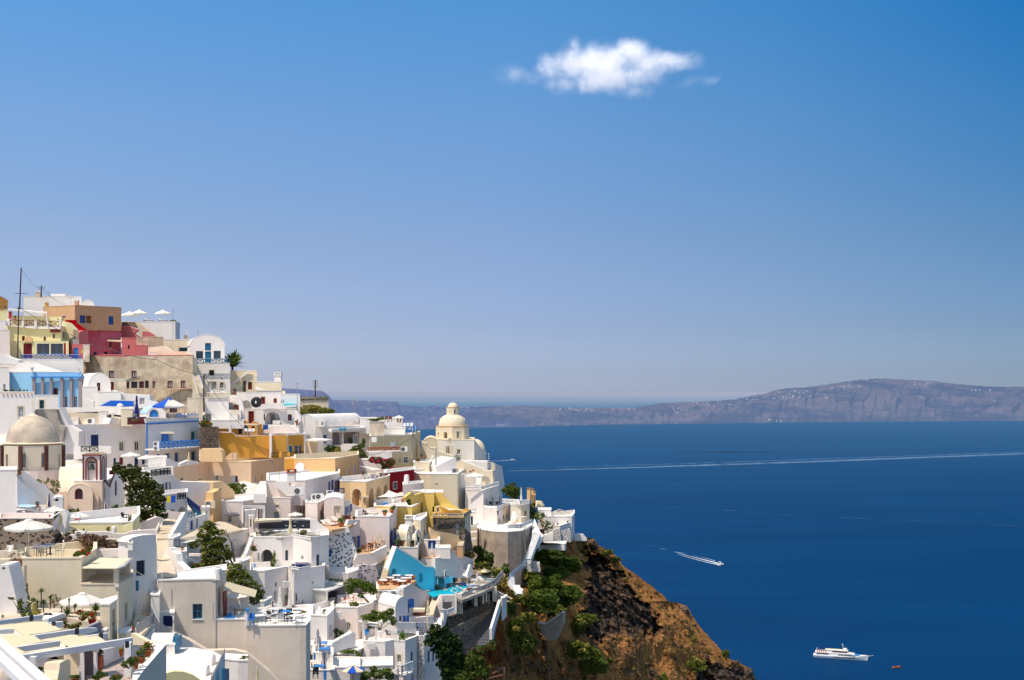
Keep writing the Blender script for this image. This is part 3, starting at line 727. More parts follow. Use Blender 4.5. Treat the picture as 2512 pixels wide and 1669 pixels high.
def proto(kind,mat,mat2='w'):
 key=(kind,mat,mat2)
 if key in _pt:return _pt[key]
 rt=root(kind,'',kind.replace('_',' '),(0,0,0));rt['_o']=(0,0,0)
 if kind in('chair','director_chair'):
  m=MB();m.box(0,0,.43,.46,.44,.05);m.build('seat',mat,rt)
  m=MB();m.ob((-.23,.2,.5),(.46,0,0),(0,.03,0),(0,.08,.36));m.build('backrest',mat,rt)
  for a,b in((-.2,-.19),(.2,-.19),(-.2,.2),(.2,.2)):
   MB().tube((a,b,0),(a*.95,b,.66 if b<0 else.9),.022,n=5).build('leg',mat2,rt)
  for a in(-.22,.22):MB().tube((a,-.19,.66),(a,.22,.66),.025,n=5).build('armrest',mat2,rt)
 elif kind=='table':
  MB().box(0,0,.70,.8,.8,.05).build('tabletop',mat,rt)
  for a in(-.33,.33):
   for b in(-.33,.33):MB().tube((a,b,0),(a,b,.7),.025,n=5).build('leg',mat2,rt)
 elif kind=='round_table':
  MB().lathe((0,0,0),[(0,.74),(.42,.74),(.42,.70),(0,.70)],18).build('tabletop',mat,rt)
  MB().lathe((0,0,0),[(.04,.7),(.04,.06),(.25,.03),(.25,0)],10).build('pedestal',mat2,rt)
 elif kind=='sun_lounger':
  MB().ob((-.32,-.95,.32),(.64,0,0),(0,1.15,0),(0,0,.1)).build('cushion',mat,rt)
  MB().ob((-.32,.2,.32),(.64,0,0),(0,.72,.46),(0,-.05,.09)).build('backrest',mat,rt)
  MB().ob((-.35,-.98,.24),(.7,0,0),(0,1.9,0),(0,0,.07)).build('frame',mat2,rt)
  for a in(-.3,.3):
   for b in(-.85,.75):MB().box(a,b,0,.06,.06,.25).build('leg',mat2,rt)
 elif kind=='chimney':
  MB().box(0,0,0,.9,.9,1.0).build('stack',mat,rt)
  m=MB();m.box(0,0,1.0,1.1,1.1,.1);m.box(0,0,1.35,1.0,1.0,.1)
  for a in(-.4,.4):
   for b in(-.4,.4):m.box(a,b,1.1,.16,.16,.25)
  m.build('cap',mat2,rt)
 elif kind=='air_conditioner':
  MB().box(0,0,.08,.85,.34,.6).build('casing',mat,rt)
  m=MB();c=Vector((-.12,-.175,.38));m.add([c+Vector((.24*math.cos(2*PI*i/16),0,.24*math.sin(2*PI*i/16)))for i in range(16)],[tuple(range(16))])
  fan=m.build('fan_grille','k',rt)
  m=MB()
  for q in range(3):m.tube(c+Vector((-.22,-.012,-.12+.12*q)),c+Vector((.22,-.012,-.12+.12*q)),.01,n=4)
  m.tube(c+Vector((0,-.01,-.03)),c+Vector((0,-.02,.03)),.05);m.build('guard','gm',fan)
  for a in(-.3,.3):MB().box(a,0,0,.06,.34,.08).build('bracket','g',rt)
 elif kind=='wall_lamp':
  MB().box(0,0,0,.16,.16,.26).build('lantern',mat,rt);MB().box(0,.12,.2,.05,.2,.05).build('bracket',mat2,rt)
 _pt[key]=rt;rt['_fresh']=1
 return rt
def put(kind,label,x,y,Y,mat='w',mat2='w',rz=0,sc=1,group=None):
 r=proto(kind,mat,mat2);loc=P(x,y,Y)
 if r.get('_fresh'):r['_fresh']=0;r.location=loc;r.rotation_euler.z=rz;r.scale=(sc,sc,sc);o=r;o['label']=label
 else:o=copy_tree(r,loc,label,rz,sc)
 if group:o['group']=group
 elif 'group' in o.keys():del o['group']
 return o
RNG=np.random.default_rng(5)
class LM:
 def __init__(s):s.q=[]
 @property
 def v(s):return s.q
 def build(s,name,mat,parent):
  q=np.concatenate(s.q).reshape(-1,3)-np.array(parent['_o']);n=len(q)//4
  me=bpy.data.meshes.new(name);me.vertices.add(n*4);me.vertices.foreach_set('co',q.astype(np.float32).ravel())
  me.loops.add(n*4);me.loops.foreach_set('vertex_index',np.arange(n*4,dtype=np.int32));me.polygons.add(n);me.polygons.foreach_set('loop_start',np.arange(0,n*4,4,dtype=np.int32))
  me.update(calc_edges=True);me.materials.append(MT[mat])
  o=bpy.data.objects.new(name,me);COL.objects.link(o);o.parent=parent;o['_o']=parent['_o'];return o
def leafblob(m,c,rad,n,size,rnd=None):
 n=int(n)
 if n<1:return
 d=RNG.normal(size=(n,3));d/=np.linalg.norm(d,axis=1)[:,None]
 p=np.array(c)+d*(RNG.uniform(.25,1,(n,1))**.45)*np.array(rad)
 a=RNG.normal(size=(n,3));a[:,2]*=.7;a/=np.linalg.norm(a,axis=1)[:,None]
 b=np.cross(a,RNG.normal(size=(n,3)));b/=np.linalg.norm(b,axis=1)[:,None]+1e-9
 s=size*RNG.uniform(.55,1.3,(n,1));a*=s;b*=s*.55
 m.q.append(np.stack([p-a,p+b-a*.1,p+a,p-b+a*.1],1))
def bush(label,blobs,Y,mat='f4',leaf=.16,dens=1.0,name='bush',cat='bush',trunk=None,seed=1,parent=None,group=None,mat2=None,f2=.0,core=True):
 rnd=random.Random(seed*977+int(blobs[0][0]));cs=[]
 for b in blobs:
  dY=b[4]if len(b)>4 else 0;c=P(b[0],b[1],Y+dY+rnd.uniform(-.3,.3)*PW(b[2],Y));g_=1.27 if trunk else 1.06;cs.append((c,PW(b[2],Y)*g_,PW(b[3],Y)*g_))
 lo=min(c.z-rz for c,rx,rz in cs);mx=sum((c.x for c,_,_ in cs))/len(cs)
 base=P(trunk[0],trunk[1],Y)if trunk else Vector((mx,Y,lo))
 rt=root(name,label,cat,base,group)
 m=LM();m2=LM()
 for c,rx,rz in cs:
  ry=(rx+rz)/2;ar=rx*rz
  leafblob(m,c,(rx*.86,ry*.86,rz*.86),dens*(8 if core else 2.2)*ar/(leaf*leaf)+8,leaf)
  sub=min(34,max(7,int(ar*6)))
  for i in range(sub):
   d=Vector((rnd.gauss(0,1),rnd.gauss(0,1),rnd.gauss(0,1))).normalized()*rnd.uniform(.55,1.02)
   cc=Vector((c.x+d.x*rx,c.y+d.y*ry,c.z+d.z*rz));k=rnd.uniform(.16,.36)
   leafblob(m2 if rnd.random()<f2 else m,cc,(rx*k,ry*k,rz*k*.8),dens*13*k*k*ar/(leaf*leaf)+5,leaf)
 m.build('crown' if trunk else 'leaves',mat,rt)
 if m2 .v:m2 .build('blossom' if mat2 in('f7','f8','fb')else 'leaves',mat2 or mat,rt)
 t=MB()
 if trunk:
  top=cs[0][0];r=PW(trunk[2],Y);fork=base.lerp(top,.45)
  t.tube(base,fork,r,r*.7,8)
  for c,rx,rz in cs:t.tube(fork,fork.lerp(c,.9),r*.55,r*.15,6)
  t.build('trunk','bk',rt)
 else:
  for c,rx,rz in cs:t.tube(base,c,.04,.015,4)
  t.build('stem','bk',rt)
 return rt
def pot(label,x,y,Y,w,h,ph,leaf='f2',potm='TC',flower=None,group='potted plants',shape='pot',lw=None):
 c=P(x,y,Y);r=PW(w,Y)/2;hh=PW(h,Y);p_=PW(ph,Y)
 rt=root('potted_plant',label,'potted plant',c,group)
 pr=[(r*.62,0),(r*.8,hh*.35),(r*1.0,hh*.86),(r*1.08,hh*.88),(r*1.08,hh),(r*.85,hh),(r*.8,hh*.85)]
 if shape=='jar':pr=[(r*.5,0),(r*.9,hh*.35),(r,hh*.6),(r*.75,hh*.88),(r*.85,hh),(r*.6,hh)]
 MB().lathe(c,pr,14).build('pot',potm,rt,smooth=True)
 rnd=random.Random(int(x*7+y));m=LM();lf=max(.05,r*.3);rr_=r*(lw or 1.35)
 top=Vector((c.x,c.y,c.z+hh+p_*.5))
 for i in range(9):
  d=Vector((rnd.uniform(-1,1)*rr_*.7,rnd.uniform(-1,1)*rr_*.7,rnd.uniform(-.9,.9)*p_*.45))
  leafblob(m,top+d,(rr_*.45,rr_*.45,p_*.25),22,lf,rnd)
 m.build('leaves',leaf,rt)
 if flower:
  f=LM()
  for i in range(26):
   q=top+Vector((rnd.gauss(0,.45)*rr_,rnd.gauss(0,.45)*rr_,rnd.uniform(-.2,.65)*p_));leafblob(f,q,(lf*.6,lf*.6,lf*.6),5,lf*.6,rnd)
  f.build('blossom',flower,rt)
 st=MB()
 for i in range(4):st.tube((c.x,c.y,c.z+hh*.8),(c.x+rnd.uniform(-1,1)*rr_*.5,c.y,c.z+hh+p_*.8),.012,n=4)
 st.build('stem','bk',rt)
 return rt
def spiky(label,x,y,Y,hpx,n=26,mat='fa',trunk=0,name='yucca',cat='plant',lpx=None,droop=.5,wd=.07,seed=3):
 wd*=1.9;n=int(n*1.4)
 c=P(x,y,Y);th=PW(trunk,Y);L=PW(lpx or hpx,Y);rnd=random.Random(seed+int(x))
 rt=root(name,label,cat,c);m=MB();o=c+Vector((0,0,th))
 for i in range(n):
  az=rnd.uniform(0,2*PI);el=rnd.uniform(.1,1.5);d=Vector((math.cos(az)*math.cos(el),math.sin(az)*math.cos(el),math.sin(el)))
  s=d.cross(Vector((0,0,1))).normalized()*wd*L*.4;l=L*rnd.uniform(.7,1.05);pts=[]
  for j in range(6):
   t=j/5;pts.append(o+d*l*t-Vector((0,0,droop*l*t*t*(1.2-el*.5)*.6)))
  for j in range(5):
   a,b=pts[j],pts[j+1];w0=math.sin(PI*(.15+.8*j/5));w1=math.sin(PI*(.15+.8*(j+1)/5))if j<4 else 0
   m.add([a-s*w0,a+s*w0,b+s*w1,b-s*w1],[(0,1,2,3)])
 m.build('leaves',mat,rt)
 if trunk:MB().tube(c,o,max(.04,L*.05),max(.04,L*.06),8).build('trunk','bk',rt)
 return rt
def dish(label,x,y,Y,rpx,mat='w',face=(-.2,-1,.35),foot=None):
 c=P(x,y,Y);r=PW(rpx,Y);n=Vector(face).normalized();u=n.cross(Vector((0,0,1))).normalized();w=u.cross(n)
 ft=P(foot[0],foot[1],Y)if foot else c-Vector((0,0,r*1.6))
 rt=root('satellite_dish',label,'satellite dish',ft);m=MB();N_=24;V=[c-n*r*.22]
 for k in(.5,1):
  for i in range(N_):a=2*PI*i/N_;V.append(c+(u*math.cos(a)+w*math.sin(a))*r*k-n*r*.22*(1-k*k))
 m.add(V,[(0,1+i,1+(i+1)%N_)for i in range(N_)]+[(1+i,1+(i+1)%N_,1+N_+(i+1)%N_,1+N_+i)for i in range(N_)])
 m.build('reflector',mat,rt,smooth=True)
 m=MB();q=c+n*r*.9;m.tube(c-w*r*.95,q,.02,n=5);m.tube(q-n*.08,q+n*.08,.05,n=8);m.build('feed_arm','g',rt)
 MB().tube(ft,c-n*r*.25,.035,n=6).build('mast','g',rt);return rt
def pole(label,x,y0,y1,Y,r=.12,mat='wood',arms=(),name='utility_pole',cat='pole',x2=None):
 b=P(x2 if x2 is not None else x,y1,Y);t=P(x,y0,Y)
 rt=root(name,label,cat,b);MB().tube(b,t,r,r*.75,8).build('shaft',mat,rt)
 for(dy,l)in arms:
  q=P(x,y0+dy,Y);m=MB();m.ob(q+Vector((-l,-.06,-.04)),(2*l,0,0),(0,.12,0),(0,0,.08));a=m.build('crossarm',mat,rt)
  for s in(-.9,.9):MB().lathe(q+Vector((s*l,0,.04)),[(.04,0),(.06,.05),(.03,.12),(0,.13)],8).build('insulator','w',a)
 return rt
def wire(label,pts,r=.03,sag=0):
 v=[P(*p)for p in pts];out=[]
 for a,b in zip(v,v[1:]):
  for i in range(13):t=i/12;out.append(a.lerp(b,t)-Vector((0,0,sag*4*t*(1-t))))
 m=MB();m.path(out,r,4);return tag(m.build('cable','k'),label,'cable')
def rail(label,pts,hpx,mat='w',kind='x',name='railing',parent=None,th=.03,step=1.0):
 th*=1.0+max(0,min(1,(pts[0][2]-110)/60))
 v=[P(*p)for p in pts];h=PW(hpx,pts[0][2])
 rt=parent or root(name,label,'railing',v[0]);up=Vector((0,0,h))
 fr=MB();inf=MB()
 for a,b in zip(v,v[1:]):
  fr.tube(a+up,b+up,th*1.3,n=5);fr.tube(a+up*.12,b+up*.12,th*.8,n=5)
  n=max(1,round((b-a).length/step))
  for i in range(n+1):q=a.lerp(b,i/n);fr.tube(q,q+up,th*1.2,n=5)
  for i in range(n):
   p,q=a.lerp(b,i/n),a.lerp(b,(i+1)/n)
   if kind=='x':
    for(s,e)in((p+up*.14,q+up*.95),(q+up*.14,p+up*.95)):inf.tube(s,e,th*.7,n=4)
    c=(p+q)/2+up*.55;d=(q-p).normalized();rr_=min(h*.26,(q-p).length*.3)
    ring=[c+d*rr_*math.cos(2*PI*k/10)+Vector((0,0,rr_*math.sin(2*PI*k/10)))for k in range(11)]
    inf.path(ring,th*.6,4)
   elif kind=='h':
    for k in(.3,.5,.72):inf.ob(p+up*k,q-p,Vector((0,.03,0)),Vector((0,0,th*2.4)))
   else:
    k=max(1,int((q-p).length/.14))
    for j in range(1,k):c=p.lerp(q,j/k);inf.tube(c+up*.1,c+up,th*.45,n=4)
 fr.build('rail_frame',mat,rt)
 if inf.v:inf.build('infill',mat,rt)
 return rt
def stairs(label,L0,R0,L1,R1,n,mat='W',side=None,t=1.5,name='staircase',cat='staircase',parent=None,tread=None):
 a,b,c,d=P(*L0),P(*R0),P(*L1),P(*R1);m=MB();tr=MB()
 b.z=a.z=(a.z+b.z)/2;c.z=d.z=(c.z+d.z)/2
 for i in range(n):
  l0,r0,l1,r1=a.lerp(c,i/n),b.lerp(d,i/n),a.lerp(c,(i+1)/n),b.lerp(d,(i+1)/n)
  z=l1 .z;zb=l0 .z-t
  V=[Vector((p.x,p.y,zb))for p in(l0,r0,r1,l1)]+[Vector((p.x,p.y,z))for p in(l0,r0,r1,l1)]
  m.add(V,[(0,3,2,1),(4,5,6,7),(0,1,5,4),(1,2,6,5),(2,3,7,6),(3,0,4,7)])
  if tread:
   dn=(l1-l0);dn.z=0;dn=dn.normalized()*.06 if dn.length>0 else dn
   T=[Vector((p.x,p.y,z+.004))for p in(l0-dn,r0-dn,r1,l1)];T+=[p+Vector((0,0,.05))for p in T]
   tr.add(T,[(0,3,2,1),(4,5,6,7),(0,1,5,4),(1,2,6,5),(2,3,7,6),(3,0,4,7)])
 if parent is None:rt=root(name,label,cat,(a+b)/2)
 else:rt=parent
 m.build('steps',mat,rt)
 if tread:tr.build('treads',tread,rt)
 return rt
def hfloor(label,mat,ref,pts,t=.4,name='terrace_floor',kind=None,cat='terrace',parent=None,dz=0):
 z=P(0,ref[0],ref[1]).z+dz
 v=[PZ(x,y,z)for x,y in pts];m=MB();m.prism(v,(0,0,-t))
 o=m.build(name,mat,parent)
 if parent is None:
  if kind:tag(o,kind=kind)
  else:tag(o,label,cat)
 o['_z']=z;return o
def box_px(label,mat,x0,y0,x1,y1,Y,d,name='block',cat=None,parent=None,bev=0,group=None):
 a=P(x0,y1,Y);b=P(x1,y0,Y);m=MB();m.ob(a,(b.x-a.x,0,0),(0,d,0),(0,0,b.z-a.z))
 o=m.build(name,mat,parent)
 if parent is None:tag(o,label,cat or name.replace('_',' '),group)
 return o
def person(label,x,y,Y,hpx,pose='stand',top='sg',bot='sd',skin='sk',hair='bk',face=-PI/2):
 c=P(x,y,Y);h=PW(hpx,Y);k=h/1.75
 V,E,Rd=[],[],[]
 def a(p,r,pa=None):
  V.append(Vector(p)*k);Rd.append(r*k)
  if pa is not None:E.append((pa,len(V)-1))
  return len(V)-1
 if pose=='stand':
  pel=a((0,0,.95),.15);ch=a((0,-.02,1.25),.16,a((0,0,1.1),.135,pel));nk=a((0,-.01,1.47),.06,a((0,-.01,1.40),.12,ch))
  hd=a((0,-.04,1.70),.085,a((0,-.03,1.6),.095,nk))
  for s in(-1,1):
   kn=a((s*.12,-.04,.5),.075,a((s*.11,0,.85),.105,pel));ft=a((s*.13,0,.07),.045,kn);a((s*.14,-.16,.04),.04,ft)
   sh=a((s*.19,0,1.38),.065,ch);el=a((s*.26,-.05,1.1),.045,sh);wr=a((s*.2,-.26,1.0),.035,el);hn=a((s*.19,-.34,.99),.03,wr)
   for q in(-1.5,-.5,.5,1.5):a((s*.19+q*.018,-.42,.975),.009,hn)
   a((s*.15,-.37,1.0),.010,hn)
  hz=1.7
 else:
  pel=a((0,0,.12),.15);ch=a((0,.02,.45),.16,a((0,.02,.28),.13,pel));nk=a((0,.0,.66),.06,a((0,.02,.58),.12,ch))
  hd=a((0,-.03,.88),.085,a((0,-.02,.79),.095,nk))
  for s in(-1,1):
   kn=a((s*.16,-.45,.18),.075,a((s*.12,-.12,.12),.105,pel));ft=a((s*.15,-.5,-.3),.045,kn);a((s*.15,-.64,-.33),.04,ft)
   sh=a((s*.19,.02,.56),.065,ch);el=a((s*.25,-.12,.32),.045,sh);wr=a((s*.18,-.34,.3),.035,el);hn=a((s*.17,-.41,.3),.03,wr)
   for q in(-1.5,-.5,.5,1.5):a((s*.17+q*.018,-.49,.29),.009,hn)
   a((s*.13,-.44,.31),.010,hn)
  hz=.88
 me=bpy.data.meshes.new('person');me.from_pydata([tuple(p)for p in V],E,[])
 ob=bpy.data.objects.new('person',me);COL.objects.link(ob);ob.location=c;ob['_o']=tuple(c)
 ob.rotation_euler.z=face+PI/2
 md=ob.modifiers.new('skin','SKIN')
 for i,d in enumerate(me.skin_vertices[0].data):d.radius=(Rd[i],Rd[i]);d.use_root=(i==0)
 ob.modifiers.new('sub','SUBSURF').levels=1;ob.modifiers['sub'].render_levels=1
 me.materials.append(MT[skin]);tag(ob,label,'person')
 def shell(nm,prof,mat,n=16,sx=1.0,sy=.72):
  m=MB();m.lathe((0,0,0),[(r*k,z*k)for r,z in prof],n)
  for v in m.v:v.x*=sx;v.y*=sy
  o=m.build(nm,mat,None,True,origin=(0,0,0));o.parent=ob;return o
 z0=0 if pose=='stand' else-.84
 if top:shell('shirt',[(.19,.93+z0),(.2,1.1+z0),(.225,1.28+z0),(.225,1.40+z0),(.12,1.47+z0),(.06,1.49+z0)],top,sy=.85)
 if pose=='stand' and bot:shell('trousers' if bot!='dress' else 'dress',[(.25 if bot=='dress' else.2,.45),(.21,.8),(.185,1.0),(.16,1.06)],'sd' if bot=='dress' else bot,sy=.8)
 shell('hair',[(.0,hz+.115),(.07,hz+.1),(.108,hz+.03),(.112,hz-.05),(.09,hz-.1)],hair,sy=1.0)
 f=MB()
 for s in(-1,1):f.box(s*.035*k,-.125*k,(hz-.03)*k,.02*k,.012*k,.012*k)
 f.box(0,-.132*k,(hz-.075)*k,.022*k,.03*k,.04*k);f.box(0,-.118*k,(hz-.11)*k,.05*k,.012*k,.01*k)
 o=f.build('face','bk',None,origin=(0,0,0));o.parent=ob
 return ob
view(0,640)
r=H('tall white block house on the skyline behind the tan house','W',268,[(303,462),(1045,468,268)],800,9)
box_px('','W',655,425,832,472,270,4,'water_tank_housing',parent=r)
vault('white vaulted roof end peeking over the tan house','W',(1040,580,264),(1210,580,264),76,(1060,272),700)
put('chimney','small brick banded chimney on the white skyline block',490,466,266,'BE','W',sc=1.0)
put('chimney','flat capped chimney over the corner of the tan house',985,576,246,'TA','W',sc=.8)
put('chimney','slim ochre chimney at the left end of the tan house',600,590,244,'OC','OC',sc=.6)
H('ochre house cut by the left edge on the skyline','OC',238,[(-20,458),(102,515)],700,6,[(38,575,80,612,'w','g')],roof='OC')
r=H('two storey tan house with three cobalt blue shutters','TA',240,[(555,595),(960,575),(1555,605)],893,9,[(792,712,838,733,'p','b'),(1025,700,1094,800,'d','b'),(1100,704,1172,803,'n','TA'),(1392,712,1455,820,'p','b')],roof='TA')
H('','PK2',239.6,[(1125,893,239.6),(1290,893,239.8),(1550,893,243)],1290,8,[(1405,1040,1430,1115,'w','k'),(1200,1170,1240,1225,'w','b'),(1335,1165,1375,1200,'w','k')],roof=None,parent=r)
slab([(980,803),(1235,803),(1235,893),(985,893)],238.5,t=1.2,mat='TA',name='balcony_wall',parent=r)
patch('','pc',[(1375,1015,238),(1565,1030,238),(1560,1018,243),(1400,1012,243)],'awning',parent=r)
slab([(840,760),(980,758),(985,800),(1115,888),(1010,965),(935,885),(840,790)],232,234,.4,mat='RB',name='staircase_wall',label='bright red sloping stair wall beside the pale yellow house',cat='wall')
slab([(1005,960),(1020,915),(1070,892),(1130,895),(1135,1215),(935,1230),(935,1005),(1000,965)],230,234,2,mat='PK',name='wall',label='curved pink stair block with cream capping under the red stair')
stairs('narrow blue shadowed stair between yellow and red walls',(905,1020,224),(960,1020,224),(935,890,231),(985,890,231),9,'DG')
r=H('pale yellow terrace house with brown lattice balcony on top','LY',222,[(100,842,222),(780,866,222),(878,870,228)],1250,7,[(280,965,318,1028,'w','r'),(560,972,588,1027,'+w','r'),(678,937,703,992,'+w','r'),(806,918,840,992,'+d','k')],roof='W')
slab([(770,772),(845,790),(935,880),(935,985),(880,1040),(775,1040)],225,t=3,mat='LY',name='side_wall',parent=r)
slab([(75,745),(130,745),(130,825),(280,838),(775,848),(775,878),(440,872),(75,832)],221.5,t=.4,mat='W',name='fascia',parent=r)
for x,w in((276,28),(440,32),(602,16),(757,22)):box_px('','W',x,768,x+w,845,221.3,.5,'pier',parent=r)
rail('brown lattice balcony railing of the pale yellow house',[(130,828,221.5),(757,845,221.5)],68,'BR','x',step=1.6)
box_px('','r',642,877,773,918,221.6,.15,'sign_board',parent=r)
r2=H('pale yellow rear wing with white flat awning on the roof terrace','LY',229,[(-10,640),(100,640,229)],900,5,roof='LY')
slab([(100,700),(790,720),(790,860),(100,850)],228,t=.5,mat='LY',name='terrace_wall',parent=r2)
patch('','pw',[(95,615,225),(445,655,225),(440,640,229),(110,612,229)],'awning',parent=r2)
patch('','pw',[(445,662,226),(600,664,226),(590,652,230),(450,648,230)],'awning',parent=r2)
for x in(100,155,300,600):MB().tube(P(x,650,226),P(x,850,226),.08).build('post','w',r2)
for x in(112,138):slab([(x,650),(x+22,650),(x+28,760),(x,760)],227,t=.1,mat='sr',name='curtain',parent=r2)
r=H('pale yellow lower storey with big blue framed shop windows','LY',219,[(130,1038),(880,1045,219)],1300,5,[(300,1058,410,1250,'d','r'),(472,1062,632,1200,'v','B'),(650,1062,808,1200,'v','B'),(818,1056,845,1205,'p','RD')],roof='LY')
slab([(305,1040),(312,1000),(340,972),(385,972),(408,1000),(412,1040)],218.7,t=.5,mat='PE',name='pediment',parent=r)
rail('blue diamond lattice railing in front of the yellow shopfront',[(270,1264,217),(1035,1264,217)],58,'b','x',step=.9)
H('pink wall with blue doorway beside the yellow shopfront','PK',220,[(920,1078),(1068,1088,220)],1300,5,[(943,1115,1003,1258,'d','B'),(1030,1140,1062,1185,'p','YE')],roof='PK')
box_px('','GC',932,1005,1012,1072,221,.3,'notice_board',cat='board');tag(bpy.data.objects['notice_board'],'grey weathered board above the blue doorway in the pink wall','board')
H('plain white retaining house wall below the blue lattice railing','W',212,[(135,1268),(1070,1272,212)],1450,6)
H('pinkish wall with rounded top at the left edge under the yellow house','WP',216,[(-10,892),(125,900,216)],1330,4)
H('small grey white wall behind the rounded one at the left edge','W2',221,[(-10,770),(76,775,221)],900,4)
slab([(-20,1192),(55,1200),(100,1232),(230,1272),(235,1330),(-20,1330)],209,t=2,mat='W',label='sloping white roof wall at the left edge under the tall pole')
H('cream pier between white wall and stained stone house','CD',214,[(1066,1085),(1148,1090,214)],1300,5)
slab([(1555,835),(1635,832),(1775,885),(1720,935),(1800,980),(1550,985)],246,t=1,mat='PK',label='jagged pink wall with cream edge left of the steps')
H('pink block with small window above the stained stone house','PK',236,[(1562,992),(1748,985,236)],1240,6,[(1640,1080,1662,1132,'w','k')],roof='PK')
H('coral pink low block with rounded top beside the bare concrete wall','PK',229,[(1720,1090),(1890,1092,229)],1240,4,roof='PK')
pole('tallest leaning wooden utility pole at the left edge',272,90,625,214,.14,arms=((330,1.1),),x2=250)
pole('lower half of the leaning pole standing before the yellow house',240,590,1260,212,.13,arms=((20,.6),),x2=225)
pole('short dark pole on the skyline behind the white block',530,318,470,262,.14,arms=((20,.7),(45,.7)))
for k,(a,b)in enumerate((((282,120,214),(525,360,262)),((540,345,262),(830,560,268)))):wire(('thin cable from the tall pole to the short skyline pole','thin cable from the short skyline pole over the white block')[k],[a,b],.03,.6)
wire('long black cable sagging from the pole across yellow, pink and stone houses',[(250,600,212),(930,960,210),(1400,1130,208),(2010,1268,205),(2560,1460,201)],.045,.35)
pole('thin television antenna on the white skyline block',625,370,466,268,.03,'gm',((20,.5),(40,.4)),'antenna','antenna')
pole('thin antenna mast in front of the vaulted roof end',908,465,570,262,.03,'gm',((15,.6),),'antenna','antenna')
for i,(x,y)in enumerate(((745,745),(800,750))):spiky(('left','right')[i]+' small rooftop plant by the yellow terrace wall',x,y+15,226,45,14,lpx=40)
pot('dark potted shrub behind the first lattice panel',195,765,224,26,20,40,'f4')
view(300,740)
r=H('high white terrace building carrying three parasols on the skyline','W',255,[(-15,262),(680,265,255),(738,268,262)],520,16,roof='W')
for x,t_,lab in((92,130,'left of the three skyline parasols, partly hidden behind its neighbour'),(220,108,'middle of the three skyline parasols'),(523,110,'rightmost skyline parasol standing alone on the white terrace')):
 parasol(lab+', white',x,t_,258,212,155,'pw',8,.36,'open parasols')
put('sun_lounger','lounger with a person on it under the middle skyline parasol',335,262,256.5,'pw','BR',rz=PI/2)
put('sun_lounger','empty lounger under the rightmost skyline parasol',520,262,256.5,'pw','BR',rz=PI/2)
person('person in dark clothes resting on the skyline terrace lounger',275,252,256.5,42,'sit','sd','sd',face=0)
bush('low green hedge clump at the right end of the skyline terrace',[(650,250,50,16)],256,'f3',.14)
pole('thin double aerial mast rising in front of the skyline terrace',650,100,640,236,.05,'gm',((8,.25),),'antenna','antenna')
slab([(160,266),(205,268),(450,455),(250,455),(200,410),(215,360)],250,t=1.5,mat='C',label='cream diagonal stair wall running down from the skyline terrace')
slab([(258,385),(335,385),(436,446),(258,452)],249,t=.5,mat='PK',label='small pink triangle of wall inside the cream stair wall')
slab([(-10,262),(150,262),(200,345),(80,310),(-10,330)],251,t=1,mat='BS',label='rough brown rubble wall left of the cream stair wall')
H('bare grey concrete block wall with stained face in the upper town','ST',233,[(180,462),(528,456,233)],720,6,roof='ST')
r=H('cream house corner between concrete wall and blue shutter','C',231,[(528,492),(690,482,231),(862,482,231)],720,6,[(718,590,858,655,'n','t')],roof='W')
slab([(520,570),(640,640),(800,640),(885,682),(888,722),(330,715),(330,590)],221,219,1,mat='C',label='wavy cream parapet above the stained stone house')
H('small white chest shaped block on the stone house parapet','W',218,[(352,655),(448,652,218)],720,2)
dish('grey satellite dish on the roof left of the vaulted chapel house',815,455,228,30,'GC')
shut('slim closed cream parasol on the skyline by the grey dish',835,368,232,26,115,'pw')
pole('short aerial with two bars behind the vaulted chapel house',970,375,450,236,.05,'gm',((5,.35),(20,.35)),'antenna','antenna')
G_='gg'
r=H('large stained stone house with maroon framed windows','ST',215,[(-498,702,219),(-285,704,216),(490,712,215),(905,718,214)],1420,9,[(-171,887,-105,980,'v','r',G_),(118,888,183,982,'v','r',G_),(577,1018,645,1110,'v','r',G_),(747,1015,812,1108,'v','r',G_),(387,1020,425,1110,'v','r',G_),(55,1028,90,1115,'v','r'),(112,1028,192,1110,'v','k'),(217,1025,277,1110,'v','r'),(292,1015,340,1110,'v','k'),(605,1340,705,1440,'v','r')],roof='PK')
slab([(900,715),(905,930),(1035,1115),(1035,1420),(900,1420)],213,t=3,mat='CD',name='side_wall',parent=r)
box_px('','ST',-5,1112,940,1122,213.5,.8,'ledge',parent=r)
st=stairs('outside stair with cream side walls at the right of the stone house',(957,1100,209),(1030,1105,209),(918,945,214),(970,940,214),10,'CD',t=1)
slab([(970,938),(985,938),(1040,1090),(1040,1115),(1020,1110)],208.5,t=.3,mat='W',name='stringer',parent=st)
slab([(910,950),(918,950),(960,1105),(950,1110)],208.5,t=.3,mat='W',name='stringer',parent=st)
H('beige plastered block in front of the stone house stair','CD',203,[(832,1245),(1030,1240,203)],1600,5,[],roof='CD')
rail('low pink parapet railing on top of the stone house',[(-278,706,214),(90,706,214)],20,'PK','x',step=.6)
r=vault('tall white vaulted chapel house with teal shutters and a balcony','W',(870,570,225),(1312,570,225),140,(810,236),800,[(1060,533,1137,630,'d','t'),(945,635,1036,738,'w','t'),(1060,640,1140,785,'d','t'),(1170,632,1262,740,'w','t')])
H('','W',222,[(905,790),(1380,790,222)],1340,6,[(1115,880,1177,950,'+v','k'),(1100,1000+30,1145,1120,'+d','w'),(1160,1005+25,1205,1120,'+d','g'),(1248,1035,1300,1115,'+w','w')],parent=r)
rail('teal balcony railing on the vaulted chapel house',[(960,787,221),(1362,787,221),(1365,790,226)],52,'t','x',step=1.2)
put('wall_lamp','dark lantern between the lower windows of the chapel house',1275,1000,221.5,'k','k')
